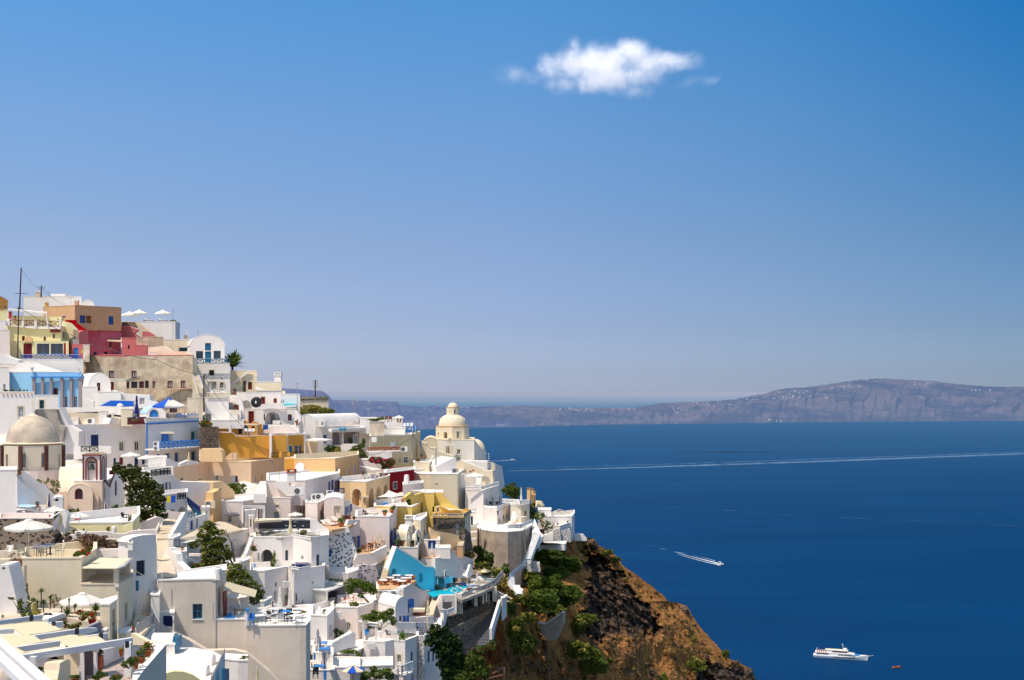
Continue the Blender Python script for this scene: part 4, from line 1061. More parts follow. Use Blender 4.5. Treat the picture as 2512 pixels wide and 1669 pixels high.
spiky('shaggy palm tree with drooping fronds on the skyline',1412,885,233,300,70,'fa',trunk=45,name='palm_tree',cat='palm tree',lpx=275,droop=.35,wd=.09)
r=H('cream flat roofed house right of the palm tree','C',230,[(1385,890),(1728,893,230)],1200,6)
vault('','C',(1528,1002,228),(1726,1002,228),68,(1540,231),1165,[(1545,1015,1586,1160,'n','GR'),(1612,1032,1664,1128,'+d','r')],roof='C',parent=r)
slab([(1383,1062),(1608,895),(1645,893),(1400,1078)],227.5,t=.4,name='handrail_wall',mat='W',parent=r)
slab([(1385,1062),(1528,1062),(1528,1165),(1385,1165)],227,t=.5,name='terrace_wall',mat='C',parent=r)
H('long low cream house with a white chimney near the skyline','C',226,[(1715,1036),(2045,1040,226)],1150,6)
slab([(1705,1085),(1740,1100),(1830,1125),(1990,1128),(1705,1128)],225,t=.4,label='low curved cream parapet before the white chimney house')
put('chimney','white bottle shaped chimney on the long low cream house',2000,1040,227,'W','W',sc=1.35)
H('bluish white house with two small maroon openings','W2',219,[(1465,1168,220),(1590,1132,219),(2035,1132,219)],1360,6,[(1778,1224,1830,1315,'+d','r'),(1940,1242,1982,1302,'p','r')])
c=P(1720,1292,214);r_=PW(70,214)
t_=root('water_tank','big round black tank standing on a white roof','water tank',(c.x,c.y,c.z-r_))
m=MB();m.lathe((0,0,0),[(.18*r_,-.5),(.75*r_,-.55),(.95*r_,-.4),(r_,0),(.95*r_,.4),(.7*r_,.55),(0,.55)],28)
m.v=[Vector((v.x,v.z,v.y))+c for v in m.v];m.build('shell','k',t_,True)
m=MB();m.lathe((0,0,0),[(0,-.53),(.1*r_,-.53),(.18*r_,-.48)],12);m.v=[Vector((v.x,v.z,v.y*2))+c for v in m.v];m.build('lid','w',t_)
stairs('short brown outside stair left of the black tank',(1440,1392,206),(1505,1392,206),(1430,1322,209),(1500,1322,209),5,'BR')
slab([(1360,1290),(1400,1300),(1440,1390),(1362,1392)],206.5,t=.4,mat='GC',label='small grey arch shaped wall left of the brown stair')
r=H('white block with a latticed dining terrace under the utility pole','W',204,[(1058,1240),(1365,1240,204)],1560,9,[(1062,1440,1140,1525,'n','W')],par=.1)
rail('cream lattice railing round the dining terrace',[(1090,1236,203.8),(1365,1236,203.8)],66,'c','x',step=1.1)
for i,x in enumerate((1140,1205,1290,1345)):put('round_table' if i%2 else 'chair',('white chair at the left of the dining terrace','round white table on the dining terrace','white chair in the middle of the dining terrace','round white table at the right of the dining terrace')[i],x,1215,207,'w','w')
pot('red flowering pot on the dining terrace wall',1440,1195,206,34,40,40,'f4','TC','f8')
slab([(1375,1425),(1425,1408),(1478,1425),(1478,1530),(1375,1530)],203,t=.5,mat='C',label='cream pedimented doorway piece beside the white block',ops=[(1390,1440,1465,1520,'p','w')])
H('white wall with small service recess right of the doorway piece','W',203.6,[(1360,1400),(1520,1402,203.6)],1580,5)
slab([(1475,1215),(1530,1260),(1560,1375),(1560,1560),(1520,1540)],205,t=.6,mat='W',label='steep white stair wall left of the maroon door house')
vault('low grey arched opening beside the black tank','GC',(1525,1352,211),(1655,1352,211),85,(1530,214),1375,roof='W')
pole('dark wooden pole in front of the chapel house',1046,930,1410,200,.125,arms=((12,.5),(30,.5)))
wire('black cable running down right from the dark pole',[(1046,945,200),(1250,1250,199),(1500,1560,196),(1960,1100+1000,180)],.04,.3)
wire('thin cables fading over the sky right of the palm',[(1050,935,200),(600,560,232)],.02,.4)
view(0,900)
slab([(120,78),(120,40),(165,25),(240,-50),(370,-60),(430,-25),(740,72),(740,80)],206,t=4,mat='W',label='white curved gable roof above the light blue facade')
r=H('light blue neoclassical house with grey violet pilasters','LB',199,[(120,75,201),(405,76,199.3),(1045,80,199)],540,7,[(683,268,748,362,'a','r'),(820,380,868,520,'w','w'),(938,380,988,520,'w','w')])
for a,b in((413,450),(525,558),(638,670),(772,808),(890,925),(1005,1052)):box_px('','GR',a,142,b,525,198.6,.35,'pilaster',parent=r)
box_px('','B',395,126,1052,143,198.4,.5,'cornice',parent=r)
for x in(412,1013):MB().lathe(P(x,78,199),[(.12,0),(.1,.3),(.3,.7),(.34,.9),(.1,.92)],10).build('finial','W',r)
H('white house at the left edge beside the light blue facade','W2',196,[(-20,8),(118,12,196)],400,5,[(38,222,70,300,'w','w')])
r=H('broad white house with pierced cornice behind the big dome','W',175,[(-20,328),(438,332,175)],860,6,[(228,508,300,650,'+w','w','gg')],par=.5)
for i in range(8):box_px('','BE',20+i*52,340,44+i*52,350,174.8,.2,'cornice_tile',parent=r)
for i,(x,w)in enumerate(((70,60),(150,60),(250,18),(308,16),(345,14))):bush(('low ground plant left on the white cornice','second low ground plant on the white cornice','round pot plant first on the cornice','round pot plant in the middle on the cornice','round pot plant at the cornice end')[i],[(x,305,w*.6,13)],176,'f3',.1)
H('small white house with one grilled window right of the cornice','W',185,[(440,372),(750,378,185)],560,5,[(505,428,565,538,'+w','t')])
slab([(455,546),(725,546),(742,650),(780,740),(832,772),(792,962),(690,962),(455,700)],178,t=2,mat='GC',label='rough grey concrete gable behind the dome')
vault('white barrel vaulted house right of the blue facade','W',(1140,255,195),(1420,255,195),170,(985,203),340,[(1240,205,1285,303,'w','r')])
H('white stepped wall under the barrel vaulted house','W',194,[(1055,262),(1252,262,194)],540,4)
H('long white stepped wall right of the barrel vault','W',193,[(1252,326),(1552,352,193)],540,4)
slab([(1055,395),(1200,440),(1200,520),(1055,520)],192,t=.5,mat='W',label='low sloping white stair parapet below the barrel vault')
H('small weathered cream block with maroon door by the stone house','CD',200,[(1360,165),(1615,162,200)],360,4,[(1410,195,1462,297,'+d','r')])
slab([(1425,300),(1560,345),(1915,360),(1920,420),(1990,470),(1990,530),(1425,530)],197,t=2,mat='W',label='long white sloping wall with a pale window pane',ops=[(1785,395,1855,485,'v','W2','gg')])
r=slab([(1230,508),(1410,425),(1550,425),(1720,432),(1720,512)],188,t=.4,mat='W',name='wall',label='white rimmed bright blue sloping roof terrace')
slab([(1278,503),(1420,434),(1708,440),(1708,508)],187.6,t=.2,mat='BP',name='blue_panel',parent=r)
dome('','W',1540,508,186.5,42,38,'small_dome',parent=r)
slab([(745,522),(1725,520),(1725,640),(1440,610),(1380,572),(830,592),(765,540)],186,t=.5,mat='W',label='long white roof edge with curved end under the blue facade')
slab([(830,590),(1262,600),(1262,762),(880,762)],185.2,t=.5,mat='CD',label='stained beige back wall of the roof terrace with the dish')
H('white cube with dark recess on the roof terrace','W',184.8,[(1262,600),(1440,610,184.8)],760,3,[(1365,612,1430,705,'n','BS')])
H('pale domed white roof piece under the closed navy parasol','C',184,[(1550,545),(1700,545,184)],760,3)
r=H('long white house with black doorway and two narrow windows','W2',180,[(800,756,180),(870,756,180),(1880,737)],1340,8,[(1165,872,1264,1092,'d','n'),(1530,962,1590,1082,'+v','w'),(1727,957,1785,1078,'+v','w'),(1455,1170,1490,1260,'d','n'),(1530,1165,1580,1260,'d','r'),(1725,1165,1775,1260,'d','n'),(1822,1165,1860,1250,'d','n')],par=.35)
slab([(725,545),(760,520),(885,752),(1010,830),(1010,1120),(800,1120),(795,960),(835,770),(740,660)],179,t=2,mat='W2',name='stair_wall',parent=r)
slab([(945,1020),(1425,1018),(1425,1110),(945,1200)],177,t=.4,mat='W2',label='low white balcony wall in front of the black doorway')
rail('dark green balcony grille in front of the black doorway',[(1042,1092,176.5),(1255,1092,176.5)],70,'k','x',step=1)
MB().tube(P(1108,865,176.6),P(1108,1095,176.6),.04).build('flagpole','w');tag(bpy.data.objects['flagpole'],'thin white post at the balcony grille','post')
dish('white satellite dish on the roof terrace of the long house',1090,702,184,38,'C')
put('air_conditioner','air conditioner beside the white roof dish',1172,742,184,'w','w',sc=1.4)
for i,x in enumerate((908,945,985)):H(('rounded','middle','tallest')[i]+' white vent block on the long house roof','W',184,[(x-30+i*4,690-i*18),(x+20,690-i*18,184)],752,1.2,par=.02)
slab([(1400,730),(1425,655),(1630,665),(1625,735)],183,186,1.5,mat='W',label='slanting white skylight box on the long house roof')
r=H('dark red planter bench holding a small hedge','r',181.5,[(1632,662),(1875,655,187)],745,.8,roof='n',name='planter',cat='planter')
bush('yellowish hedge in the dark red planter',[(1720,690,50,14)],181,'f3',.1)
shut('tall closed navy parasol on the blue trimmed roof terrace',1753,368,184,66,290,'pn','pn')
ch=root('church','cream domed church with dark brick pilasters on its drum','church',P(420,1600,150))
dome('','ST2',420,985,150,325,365,'dome',ch,44,[(0,0)]and None)
m=MB();c0=P(420,985,150);k=PW(1,150)
m.lathe(c0,[(395*k,0),(398*k,10*k),(330*k,22*k),(320*k,22*k)],8,a0=-PI/2,a1=3*PI/2);m.build('cornice','C',ch)
m=MB();m.lathe(c0,[(90*k,338*k),(60*k,362*k),(10*k,388*k),(0,390*k)],12);m.build('cupola_cap','C',ch,True)
m=MB();m.tube(c0+Vector((0,0,385*k)),c0+Vector((0,0,565*k)),.04);m.box(c0 .x,c0 .y,c0 .z+500*k,70*k,.08,10*k);m.build('cross','c',ch)
vs,z0,z1=drum('C2',420,1000,150,388,312,8,-PI/2,ch,[(285,1108,332,1290,'+a','g','gg'),(530,1105,572,1287,'+a','g','gg'),(75,1120,105,1285,'+a','c','gg'),(748,1120,772,1270,'+a','c','gg')],trimmat='c')
for i,(x,y)in enumerate(vs):
 if y<150.5:
  d=Vector((x-c0 .x,y-c0 .y,0)).normalized();q=Vector((x,y,0))+d*.02
  MB().box(q.x,q.y,z0,.42,.42,z1-z0-.02,math.atan2(d.y,d.x)).build('pilaster','BK',ch)
drum('WP',420,1312,150,396,330,24,0,ch,name='base')
view(0,1140)
CHM='CH'
vault('',CHM,(742,400,141),(800,400,149.5),318,(1290,141),470,parent=ch,roof='C',n=20)
H('',CHM,134.3,[(765,400),(1265,400,134.3)],660,5,parent=ch,roof=None)
vault('',CHM,(868,405,133.7),(1190,405,133.7),155,(868,139),655,[(958,305,1062,447,'a','r')],parent=ch,roof='C')
r=H('square bell tower with maroon arches and a hanging bell',CHM,134.6,[(950,216,134.6),(1310,216,134.6),(1340,216,137)],640,3,name='bell_tower',cat='bell tower',par=.05,roof='W')
view(0,900)
b4=[(1112,1172,1232,1462,'*A','C'),(1305,1168,1342,1452,'*A','C')]
H('','WP',134.9,[(1057,1135),(1288,1135,134.9),(1365,1130,137.4)],1468,2.4,b4,parent=r,roof='ST')
for x in(1057,1278,1352):box_px('','r',x,1137,x+14,1465,134.8 if x<1300 else 137.2,.1,'corner_strip',parent=r)
box_px('','r',1050,1126,1295,1140,134.7,.3,'cornice',parent=r)
c=P(1180,1318,135.3);k=PW(1,135)
MB().lathe(c,[(38*k,0),(34*k,12*k),(22*k,40*k),(18*k,62*k),(0,74*k)],16).build('bell','BZ',r,True)
MB().box(c.x,c.y,c.z+88*k,90*k,.12,12*k).build('yoke','wood',r);MB().tube(c+Vector((0,0,70*k)),c+Vector((0,0,92*k)),.03).build('hanger','k',r)
view(0,1140)
r=slab([(1265,660),(1265,292),(1337,200),(1412,285),(1412,660)],136,137,5,mat='W2',name='chapel',label='small white chapel with two maroon edged gables',cat='chapel',ops=[(1313,293,1346,437,'a','r')])
slab([(1405,640),(1405,275),(1492,45),(1560,140),(1600,300),(1600,640)],139,145,2,mat='W2',name='transept',parent=r,ops=[(1473,195,1504,400,'a','r')])
for a,b in(((1230,312,135.7),(1300,302,135.7)),((1262,298,135.7),(1337,202,135.9)),((1337,202,135.9),(1415,290,136.6)),((1408,270,138.8),(1492,47,141.5)),((1492,47,141.5),(1562,142,143.6))):
 MB().tube(P(*a),P(*b),.09,n=5).build('gable_trim','r',r)
for x,y in((1470,60),(1433,115)):MB().box(*P(x,y+12,139.2),.5,.3,.45).build('finial','r',r)
view(300,960)
r=H('white house with blue edging, long blue balcony and blue shutters','W2',180,[(310,408,180),(985,392,193)],1010,8,[(500,546,648,650,'n','W'),(880,522,935,625,'+d','T'),(440,808,480,842,'p','b'),(550,800,606,890,'+d','b'),(672,790,718,905,'+d','b'),(883,775,936,888,'+d','b')],roof='W')
slab([(502,548),(592,548),(592,650),(502,650)],182.5,t=.1,mat='b',name='shutter',parent=r)
slab([(490,520),(660,518),(660,545),(490,545)],180.9,t=.2,mat='c',name='window_surround',parent=r)
slab([(310,410),(985,374),(985,390),(312,432)],179.7,192.7,.1,mat='B',name='edge_band',parent=r);slab([(312,420),(328,420),(328,815),(312,815)],179.75,180,.1,mat='B',name='edge_band',parent=r)
slab([(300,352),(985,338),(985,372),(310,408)],179.9,193,.3,mat='W',name='parapet',parent=r)
for i in range(11):box_px('','c',330+i*60,378-i*3.3,342+i*60,386-i*3.3,180+i*1.2,.2,'cornice_tile',parent=r)
b=slab([(410,742),(1030,706),(1030,722),(410,760)],178.3,190,1.6,mat='W',name='balcony_slab',parent=r)
rail('long bright blue balcony railing with circles',[(480,738,178.3),(1028,703,189)],84,'B','x',step=1.15,th=.04)
for i,y in enumerate((712,770)):put('air_conditioner',('upper air conditioner left of the blue balcony','lower air conditioner under the blue balcony')[i],440,y,178.8,'w','w',sc=1.1)
r=parasol('square half blue half white parasol on the blue trimmed roof',602,94,189,430,235,'pb',4,.38,'open parasols',0,'pw')
vault('small light blue vaulted roof with a blue striped round door','W2',(322,298,192),(560,298,192),90,(215,198),345,[(350,235,462,332,'+D','B')],roof='LBR')
for i in range(6):put('chair',('first','second','third','fourth','fifth','sixth')[i]+' blue chair from the left along the blue trimmed roof edge',718+i*48,352-i*2,187+i,'B','B',rz=1.6,sc=.9)
put('round_table','white table under the half blue parasol',640,345,188,'w','w');pot('red flowered pot under the half blue parasol',575,345,187,20,15,18,'f4','TC','f8')
r=H('brown volcanic stone wall right of the blue trimmed house','BS',188,[(990,480,188),(1235,455,193)],760,3,roof='BS',name='stone_wall',cat='wall')
bush('green and orange flowering shrub on the brown stone wall',[(1040,420,60,50),(1105,425,60,45),(1070,385,40,35)],190,'f3',.13,mat2='fb',f2=.45)
H('low white vaulted wall above the stone wall','W',200,[(1155,378),(1560,372,200)],480,6,par=.1)
r=slab([(1230,520),(1398,527),(1420,532),(1460,572),(1885,572),(2110,560),(2110,852),(1290,852),(1245,640)],195,198,.5,mat='OC',name='house',label='ochre yellow house with white pilasters and blue shutters',cat='house')
view(600,900)
H('','OC',196.6,[(318,885,196.6),(775,862)],1170,6,[(358,1032,412,1130,'+p','b'),(445,1022,502,1105,'+w','w'),(566,1015,612,1105,'+p','T'),(668,1010,704,1145,'s','w','gl','b')],parent=r)
for a,b,Y in((318,346,196.2),(527,552,198.5),(758,778,202)):box_px('','W',a,870,b,1165,Y,.5,'pilaster',parent=r)
slab([(-338,742),(-165,745),(180,740),(180,885),(-100,885),(-150,845),(-338,832)],201,t=3,mat='OC',name='upper_storey',parent=r,ops=[(-80,760,-35,862,'p','n'),(-10,762,42,842,'p','b'),(88,762,130,830,'w','n')])
for pl in([(-340,830),(-150,838),(-110,880),(-110,892),(-158,852),(-340,842)],[(-110,880),(320,878),(778,856),(778,870),(320,892),(-110,892)],[(-338,735),(180,732),(180,745),(-338,747)],[(-178,735),(-165,735),(-165,842),(-178,842)]):
 slab(pl,194.5,202 if pl[2][0]>700 or pl[1][0]>300 else 195.5,.3,mat='W',name='cornice',parent=r)
vault('','OC',(-100,742,201.5),(55,742,201.5),50,(-100,204),760,roof='TA',parent=r);vault('','OC',(85,742,201.5),(185,742,201.5),32,(85,204),760,roof='TA',parent=r)
MB().tube(P(165,740,199),P(172,872,199),.14).build('downpipe','GC',r)
for i,x in enumerate((10,60,105)):put('chair',('left','middle','right')[i]+' lilac draped chair on the ochre roof terrace',x,868,198.5,'W2','w',sc=1.1)
rail('thin iron railing with ochre piers before the ochre house',[(345,1162,193),(760,1140,197)],55,'k','v',step=1.6,th=.02)
for i,(a,b)in enumerate(((440,476),(548,580))):box_px(('left','right')[i]+' small ochre pier in the iron railing','OC',a,1098,b,1165,192.5,.5,'pier','pier')
pot('terracotta pot at the right end of the ochre house railing',655,1152,195,26,22,20,'f4')
slab([(190,856),(262,800),(348,757),(512,752),(650,856)],203,t=5,mat='WP',label='white faceted roof gable above the ochre house')
slab([(300,752),(690,750),(700,860),(640,856),(512,752),(512,765),(300,775)],207,t=2,mat='W',label='white wall and sloping coping behind the faceted gable')
slab([(235,745),(300,745),(300,800),(235,812)],202,t=.2,mat='b',label='blue gate beside the faceted gable',name='gate',cat='gate')
r=H('white house with maroon door and arched porch under the black tank','W',210,[(-50,545),(235,540,210),(660,500,211)],770,7,[(50,570,120,728,'+d','r'),(246,605,262,690,'p','k'),(262,580,455,742,'A','W'),(556,610,606,692,'w','r')],par=.35)
slab([(232,500),(440,490),(480,455),(480,505),(660,488),(660,510),(232,545)],209.8,t=.4,mat='W',name='parapet',parent=r)
slab([(330,610),(386,610),(386,742),(330,742)],210.9,t=.1,mat='DG',name='door',parent=r);slab([(360,690),(455,690),(455,745),(360,745)],210.2,t=.3,mat='W',name='porch_wall',parent=r)
patch('small swimming pool strip of turquoise water on the white roof','pool',[(500,478,212.5),(660,478,212.5),(660,472,214),(500,472,214)],'pool',cat='pool')
H('tall narrow white house with ribbed wall beside the mast','W2',214,[(470,355),(710,358,214)],620,7)
person('person in a dark blue top standing on the white roof',497,470,213,46,'stand','pn','sd')
shut('short blue closed parasol on the white roof',470,415,213.5,24,60,'pb','pw')
dish('small cream dish behind the bluish white house',497,330,221,26,'c')
slab([(645,560),(672,562),(722,640),(722,690),(640,760)],208,t=1,mat='W',label='white curved buttress beside the terracotta pot')
pot('orange pot with spiky plant at the white buttress',668,750,207,36,42,30,'f4')
pole('tall thin mast at the corner of the ribbed white house',676,200,560,211,.05,'gm',((10,.2),(60,.12)),'antenna','antenna')
pole('dark utility pole rising from the stone wall behind',907,170,395,236,.13,arms=((12,.55),(38,.55),(65,.55),(90,.5)))
wire('cable from the far utility pole down to the right',[(915,190,236),(1080,395,233)],.03,.4)
r=H('long ruined cream stone wall under the far utility pole','CD',233,[(715,392),(1075,390,233)],540,4,roof='BS',name='stone_wall',cat='wall',par=.1)
slab([(718,405),(1070,400),(1072,420),(900,422),(718,432)],232.8,t=.3,mat='DS',name='eroded_coping',parent=r)
bush('wide yellow green scrub below the ruined wall',[(790,560,110,55),(900,540,110,55),(1000,560,100,45),(1080,570,90,35),(860,520,80,40)],228,'f5',.16,1.3)
bush('greener bush at the right of the yellow scrub',[(1040,560,100,35),(1110,568,60,26)],227,'f3',.14)
r=vault('big white barrel vaulted house with grey columned porch','W',(682,775,212),(908,775,212),158,(1292,224),1120,roof='W',n=22)
H('','W2',211.6,[(905,772,211.8),(1120,776,213),(1600,792,218)],1180,5,[(1005,875,1055,985,'w','B'),(1122,840,1252,1005,'n','GR'),(1272,838,1468,1005,'n','GR')],parent=r)
slab([(1118,800),(1600,775),(1600,800),(1470,828),(1270,840),(1118,838)],211,216.5,1.2,mat='W',name='porch_lintel',parent=r)
for a,b in((1190,1238),(1390,1452)):slab([(a,868),(b,868),(b,1002),(a,1002)],215.3,t=.1,mat='w',name='door_frame',parent=r);slab([(a+9,880),(b-9,880),(b-9,995),(a+9,995)],215.1,t=.1,mat='gg',name='pane',parent=r)
slab([(948,775),(965,700),(1000,682),(1022,700),(1028,760),(1000,770)],211,t=3,mat='W',name='dormer',parent=r,ops=[(985,705,1006,752,'a','w')])
for i,x in enumerate((905,1130,1228,1335,1440)):MB().box(*P(x,700,212.5+i),.25,.6,.35).build('roof_vent','W',r)
for i,(a,b)in enumerate(((1215,1255),(1265,1305))):patch('','T',[(a,800,211.5),(b,800,211.5),(b,778,213.5),(a,778,213.5)],'skylight',parent=r)
slab([(1500,740),(1595,735),(1600,800),(1500,800)],219,t=2,mat='W',label='white end block right of the barrel vault')
H('plain cream house block under the flat white parasol','C',205,[(782,940),(935,945,205)],1180,5)
r=root('parasol','flat wide cream parasol seen edge on beside the vaulted house','parasol',P(1008,1110,204),'open parasols')
MB().lathe(P(958,925,204),[(.2,.15),(PW(175,204),-.12),(PW(178,204),-.35)],8).build('canopy','pw',r);MB().tube(P(1008,1112,204),P(1005,930,204),.05).build('pole','w',r)
bush('dark green garden hedge before the columned porch',[(1110,1040,70,40),(1060,1060,50,30),(1180,1050,50,30)],207,'f4',.12)
bush('pink and cream flowering shrub in the porch garden',[(1200,1070,50,40),(1160,1085,40,25)],204,'f5',.1,mat2='f7',f2=.25)
bush('orange flowering pot cluster in the porch garden',[(1095,1090,45,28)],203.5,'f4',.09,mat2='fb',f2=.45)
bush('tall leafy dark plant against the porch',[(1360,950,30,50),(1355,985,25,30)],212,'f9',.11)
bush('climbing dark green creeper right of the porch',[(1440,1050,80,50),(1500,1110,55,60),(1380,1090,70,35),(1525,960,26,50),(1500,1010,50,35),(1545,1160,30,50)],205,'f4',.13)
slab([(1225,1010),(1270,990),(1420,990),(1500,1010),(1500,1080),(1225,1080)],208,t=.5,mat='W',label='white garden wall under the porch columns')
r=H('sand coloured house with rusty balcony railing','YC',200,[(1603,896),(2145,875)],1420,9,[(1868,962,1953,1034,'d','w'),(2038,1154,2098,1234,'+w','w'),(1987,1178,1998,1230,'p','K')])
H('','YC',207,[(2150,873,207.6),(2253,810,224)],1420,3,parent=r,roof='C')
box_px('','w',1626,902,1693,968,199.6,.3,'louvre_box',parent=r)
slab([(1570,1078),(1995,1070),(1995,1084),(1570,1095)],198.6,t=1.4,mat='W',name='balcony_slab',parent=r)
rail('rust coloured balcony railing with rosettes on the sand coloured house',[(1588,1078,198.6),(1998,1072,198.8)],42,'ru','x',step=1.1)
slab([(1590,1094),(1890,1088),(1890,1200),(1590,1200)],199,t=.4,mat='W2',name='lower_wall',parent=r)
put('air_conditioner','air conditioner right of the rusty balcony',2046,1095,201.5,'w','w',sc=1.3)
r=H('old concrete cistern block with planters on top','ST2',206,[(1605,720),(1790,725,206)],885,4,roof='GC')
bush('row of cactus like plants on the concrete cistern',[(1640,680,60,18),(1740,665,60,24),(1690,680,40,16)],207,'f3',.1)
r=H('white roof terrace with plants and a parasol at the ridge end','W',216,[(1480,665),(2025,668,216)],860,7)
for i,x in enumerate((1820,1868)):put('chair',('left','right')[i]+' brown chair on the ridge terrace',x,712,213,'BR','BR',sc=1.2)
for i,x in enumerate((1962,1998)):pot(('left','right')[i]+' terracotta pot under the ridge parasol',x,714,212.5,22,26,18,'f3')
parasol('white tilted parasol at the end of the ridge terrace',1978,625,213,142,90,'pw',8,.3)
slab([(1780,742),(1850,742),(1868,795),(1790,790)],208,t=.5,mat='W',label='small white slanted panel beside the cistern')
H('low white terrace wall above the sand coloured roof','W',211,[(1785,790),(2060,785,211)],870,4,par=.6)
for i,(x,y)in enumerate(((2050,805),(2090,800),(2138,800),(2120,840),(2172,838))):
 put('chair',('first','second','third','fourth','fifth')[i]+' tall white and blue chair on the sand coloured roof corner',x,y,208,'w' if i<4 else 'B','B' if i%2 else 'w',sc=1.25)
pole('leaning thin utility pole behind the barrel vault',1396,392,600,229,.09,'GC',((15,.3),(60,.25),(90,.2)),x2=1425)
pole('thin faint mast right of the leaning pole',1600,430,660,222,.04,'gm',((20,.2),),'antenna','antenna')
wire('cable crossing in front of the sand coloured house',[(1590,1135,196),(1900,1030,198),(2150,895,205)],.035,.25)
bush('crimson bougainvillea spilling over the white wall',[(1640,1195,55,45),(1720,1200,70,50),(1800,1230,70,60),(1880,1220,60,60),(1850,1280,50,40),(1780,1300,30,35)],193,'f4',.12,1.6,mat2='f7',f2=.92)
H('white garden wall beneath the bougainvillea','W',195,[(1465,1200),(1600,1215,195),(1900,1240,195)],1420,4)
for pl in([(1465,1270,183),(1620,1300,183),(1800,1315,185),(1700,1290,189),(1470,1240,189)],[(1640,1325,182),(1800,1318,184),(1640,1300,186),(1480,1262,185)]):pass
r=sail('white shade sail stretched left of the bougainvillea',[(1465,1272),(1640,1330),(1800,1318),(1560,1275)],(182,182,186,190),'pw',(2,))
r=H('peach coloured flat roofed house with slanting parapet','PE',180,[(635,1182),(1160,1186,180),(1462,1132)],1600,11,[(1316,1292,1350,1465,'+d','w'),(1392,1280,1426,1450,'+d','w')],roof='C',par=.75)
slab([(510,1180),(640,1175),(640,1385),(510,1375)],182,t=1,mat='OC',label='ochre yellow wall strip between beige and peach houses')
dish('large white satellite dish before the peach house wall',707,1285,172,58,'w',foot=(708,1395))
view(680,1160)
r=H('peach arcade with one wide arch and three tall arches','PE2',169,[(805,112,170),(930,112,170),(1140,128,168.5),(1442,42)],620,8,[(962,205,1078,432,'+A','PE2'),(1174,195,1240,452,'+A','PE2'),(1268,172,1330,440,'+A','PE2'),(1362,150,1418,425,'+A','PE2')],roof='W',par=.7)
for a,b,Y in((1072,1172,168.2),(1240,1268,171),(1330,1362,174),(940,968,168.6)):box_px('','C',a,292 if Y>168.1 and a>1100 else 300,b,312 if a>1100 else 318,Y,.4,'impost',parent=r)
person('person in pink at the table on the arcade roof',1072,95,173,58,'sit','W2','sd');person('second seated guest with red top on the arcade roof',1118,90,174,52,'sit','sr','sd')
for i in range(4):put('table' if i%2 else 'chair',('white chair','small white table','second white chair','second small white table')[i]+' along the arcade roof parapet',1170+i*55,84-i*8,172.5+i,'c','w')
pot('potted red flower behind the guests on the arcade roof',1100,40,178,26,25,35,'f4','TC','f8')
view(300,960)
r=H('long beige house with low parapet and a row of narrow windows','BE',178,[(640,966),(1105,908),(1652,908),(2080,856)],1400,9,[(740,1108,785,1150,'+v','c'),(978,1118,1018,1150,'+v','c'),(1187,1082,1235,1157,'+w','w'),(1404,1088,1444,1178,'d','w'),(1448,1084,1478,1168,'d','n'),(1683,1080,1715,1200,'+d','w'),(1783,1065,1800,1132,'+v','w'),(1888,1050,1905,1112,'+v','w'),(1986,1035,2006,1092,'+v','w')],roof='C',par=.5)
slab([(1650,905),(1662,905),(1662,1225),(1650,1225)],191,t=.3,mat='GC',name='downpipe',parent=r)
put('chimney','stepped beige chimney at the left of the long beige roof',1128,878,191,'BE','C',sc=1.2);put('chimney','white pierced chimney on the long beige roof',1255,895,189,'W','W',sc=.9)
slab([(1300,880),(1300,868),(1375,800),(1410,798),(1412,890)],191,t=2,mat='BE',label='small triangular beige roof hatch')
box_px('short beige square chimney block beside the roof hatch','BE',1420,797,1466,882,190,1,'chimney','chimney')
slab([(1000,740),(1230,735),(1265,760),(1285,800),(1285,905),(1000,905)],186,t=2,mat='PE2',label='rounded peach wall below the volcanic stone wall')
bush('bright green creeper hanging on the beige house',[(1480,1225,100,45),(1520,1280,75,55),(1450,1300,40,60),(1400,1205,50,25)],171,'f2',.12,1.2)
H('white wall with rounded shoulder behind two white parasols','W',170,[(330,850),(570,845,170)],1010,3)
slab([(560,845),(740,930),(760,960),(560,990)],168,172,.5,mat='W',label='white sloping parapet left of the long beige house')
slab([(740,930),(860,880),(985,905),(985,930),(740,965)],171,176,.5,mat='W',label='low curved white garden wall under the blue balcony house')
shut('tan closed parasol under the blue balcony',853,785,172,40,150,'pc')
parasol('white parasol left of the pair above the dark tree',108,784,160,250,175,'pw');parasol('white parasol right of the pair beside the lattice balcony',312,820,156,232,165,'pw')
r=H('white house with three narrow navy doors beside the dark tree','W2',146,[(240,1030,147),(365,1105,146),(650,1075,150)],1420,6,[(512,1185,541,1330,'d','n'),(554,1170,584,1322,'d','n'),(602,1168,624,1308,'d','n')],par=.9)
rail('black lattice balcony railing on the house beside the dark tree',[(370,1092,145.6),(490,1078,147),(622,1062,149)],78,'k','x',step=.8,th=.035)
slab([(622,965),(650,965),(652,1080),(622,1080)],148.8,t=.4,mat='W',name='pier',parent=r)
for i,x in enumerate((330,400,460)):put('round_table',('left','middle','right')[i]+' white cafe table on the balcony beside the dark tree',x,1010-i*6,150,'w','w')
r=H('lower white balcony with two towels over an arched cellar','W2',140,[(420,1335,140.6),(530,1335,140),(835,1302,144)],1620,5,[(720,1476,818,1600,'A','GC'),(600,1510,690,1600,'A','GC')],par=.9)
slab([(572,1342),(620,1340),(618,1425),(574,1428)],139.5,t=.04,mat='py',name='towel',label='yellow towel hanging over the lower white balcony',cat='towel')
slab([(624,1342),(680,1338),(678,1428),(626,1434)],139.5,t=.04,mat='pb',name='towel',label='blue patterned towel hanging next to the yellow one',cat='towel')
rail('dark lattice grille at the right of the towels',[(710,1392,141),(812,1382,142.5)],82,'k','x',step=.6,th=.035)
r=slab([(648,1088),(765,1160),(1168,1172),(1168,1520),(1000,1520),(840,1372),(648,1330)],150,153,2,mat='W2',name='house',label='large plain grey white wall above the teal staircase',cat='house')
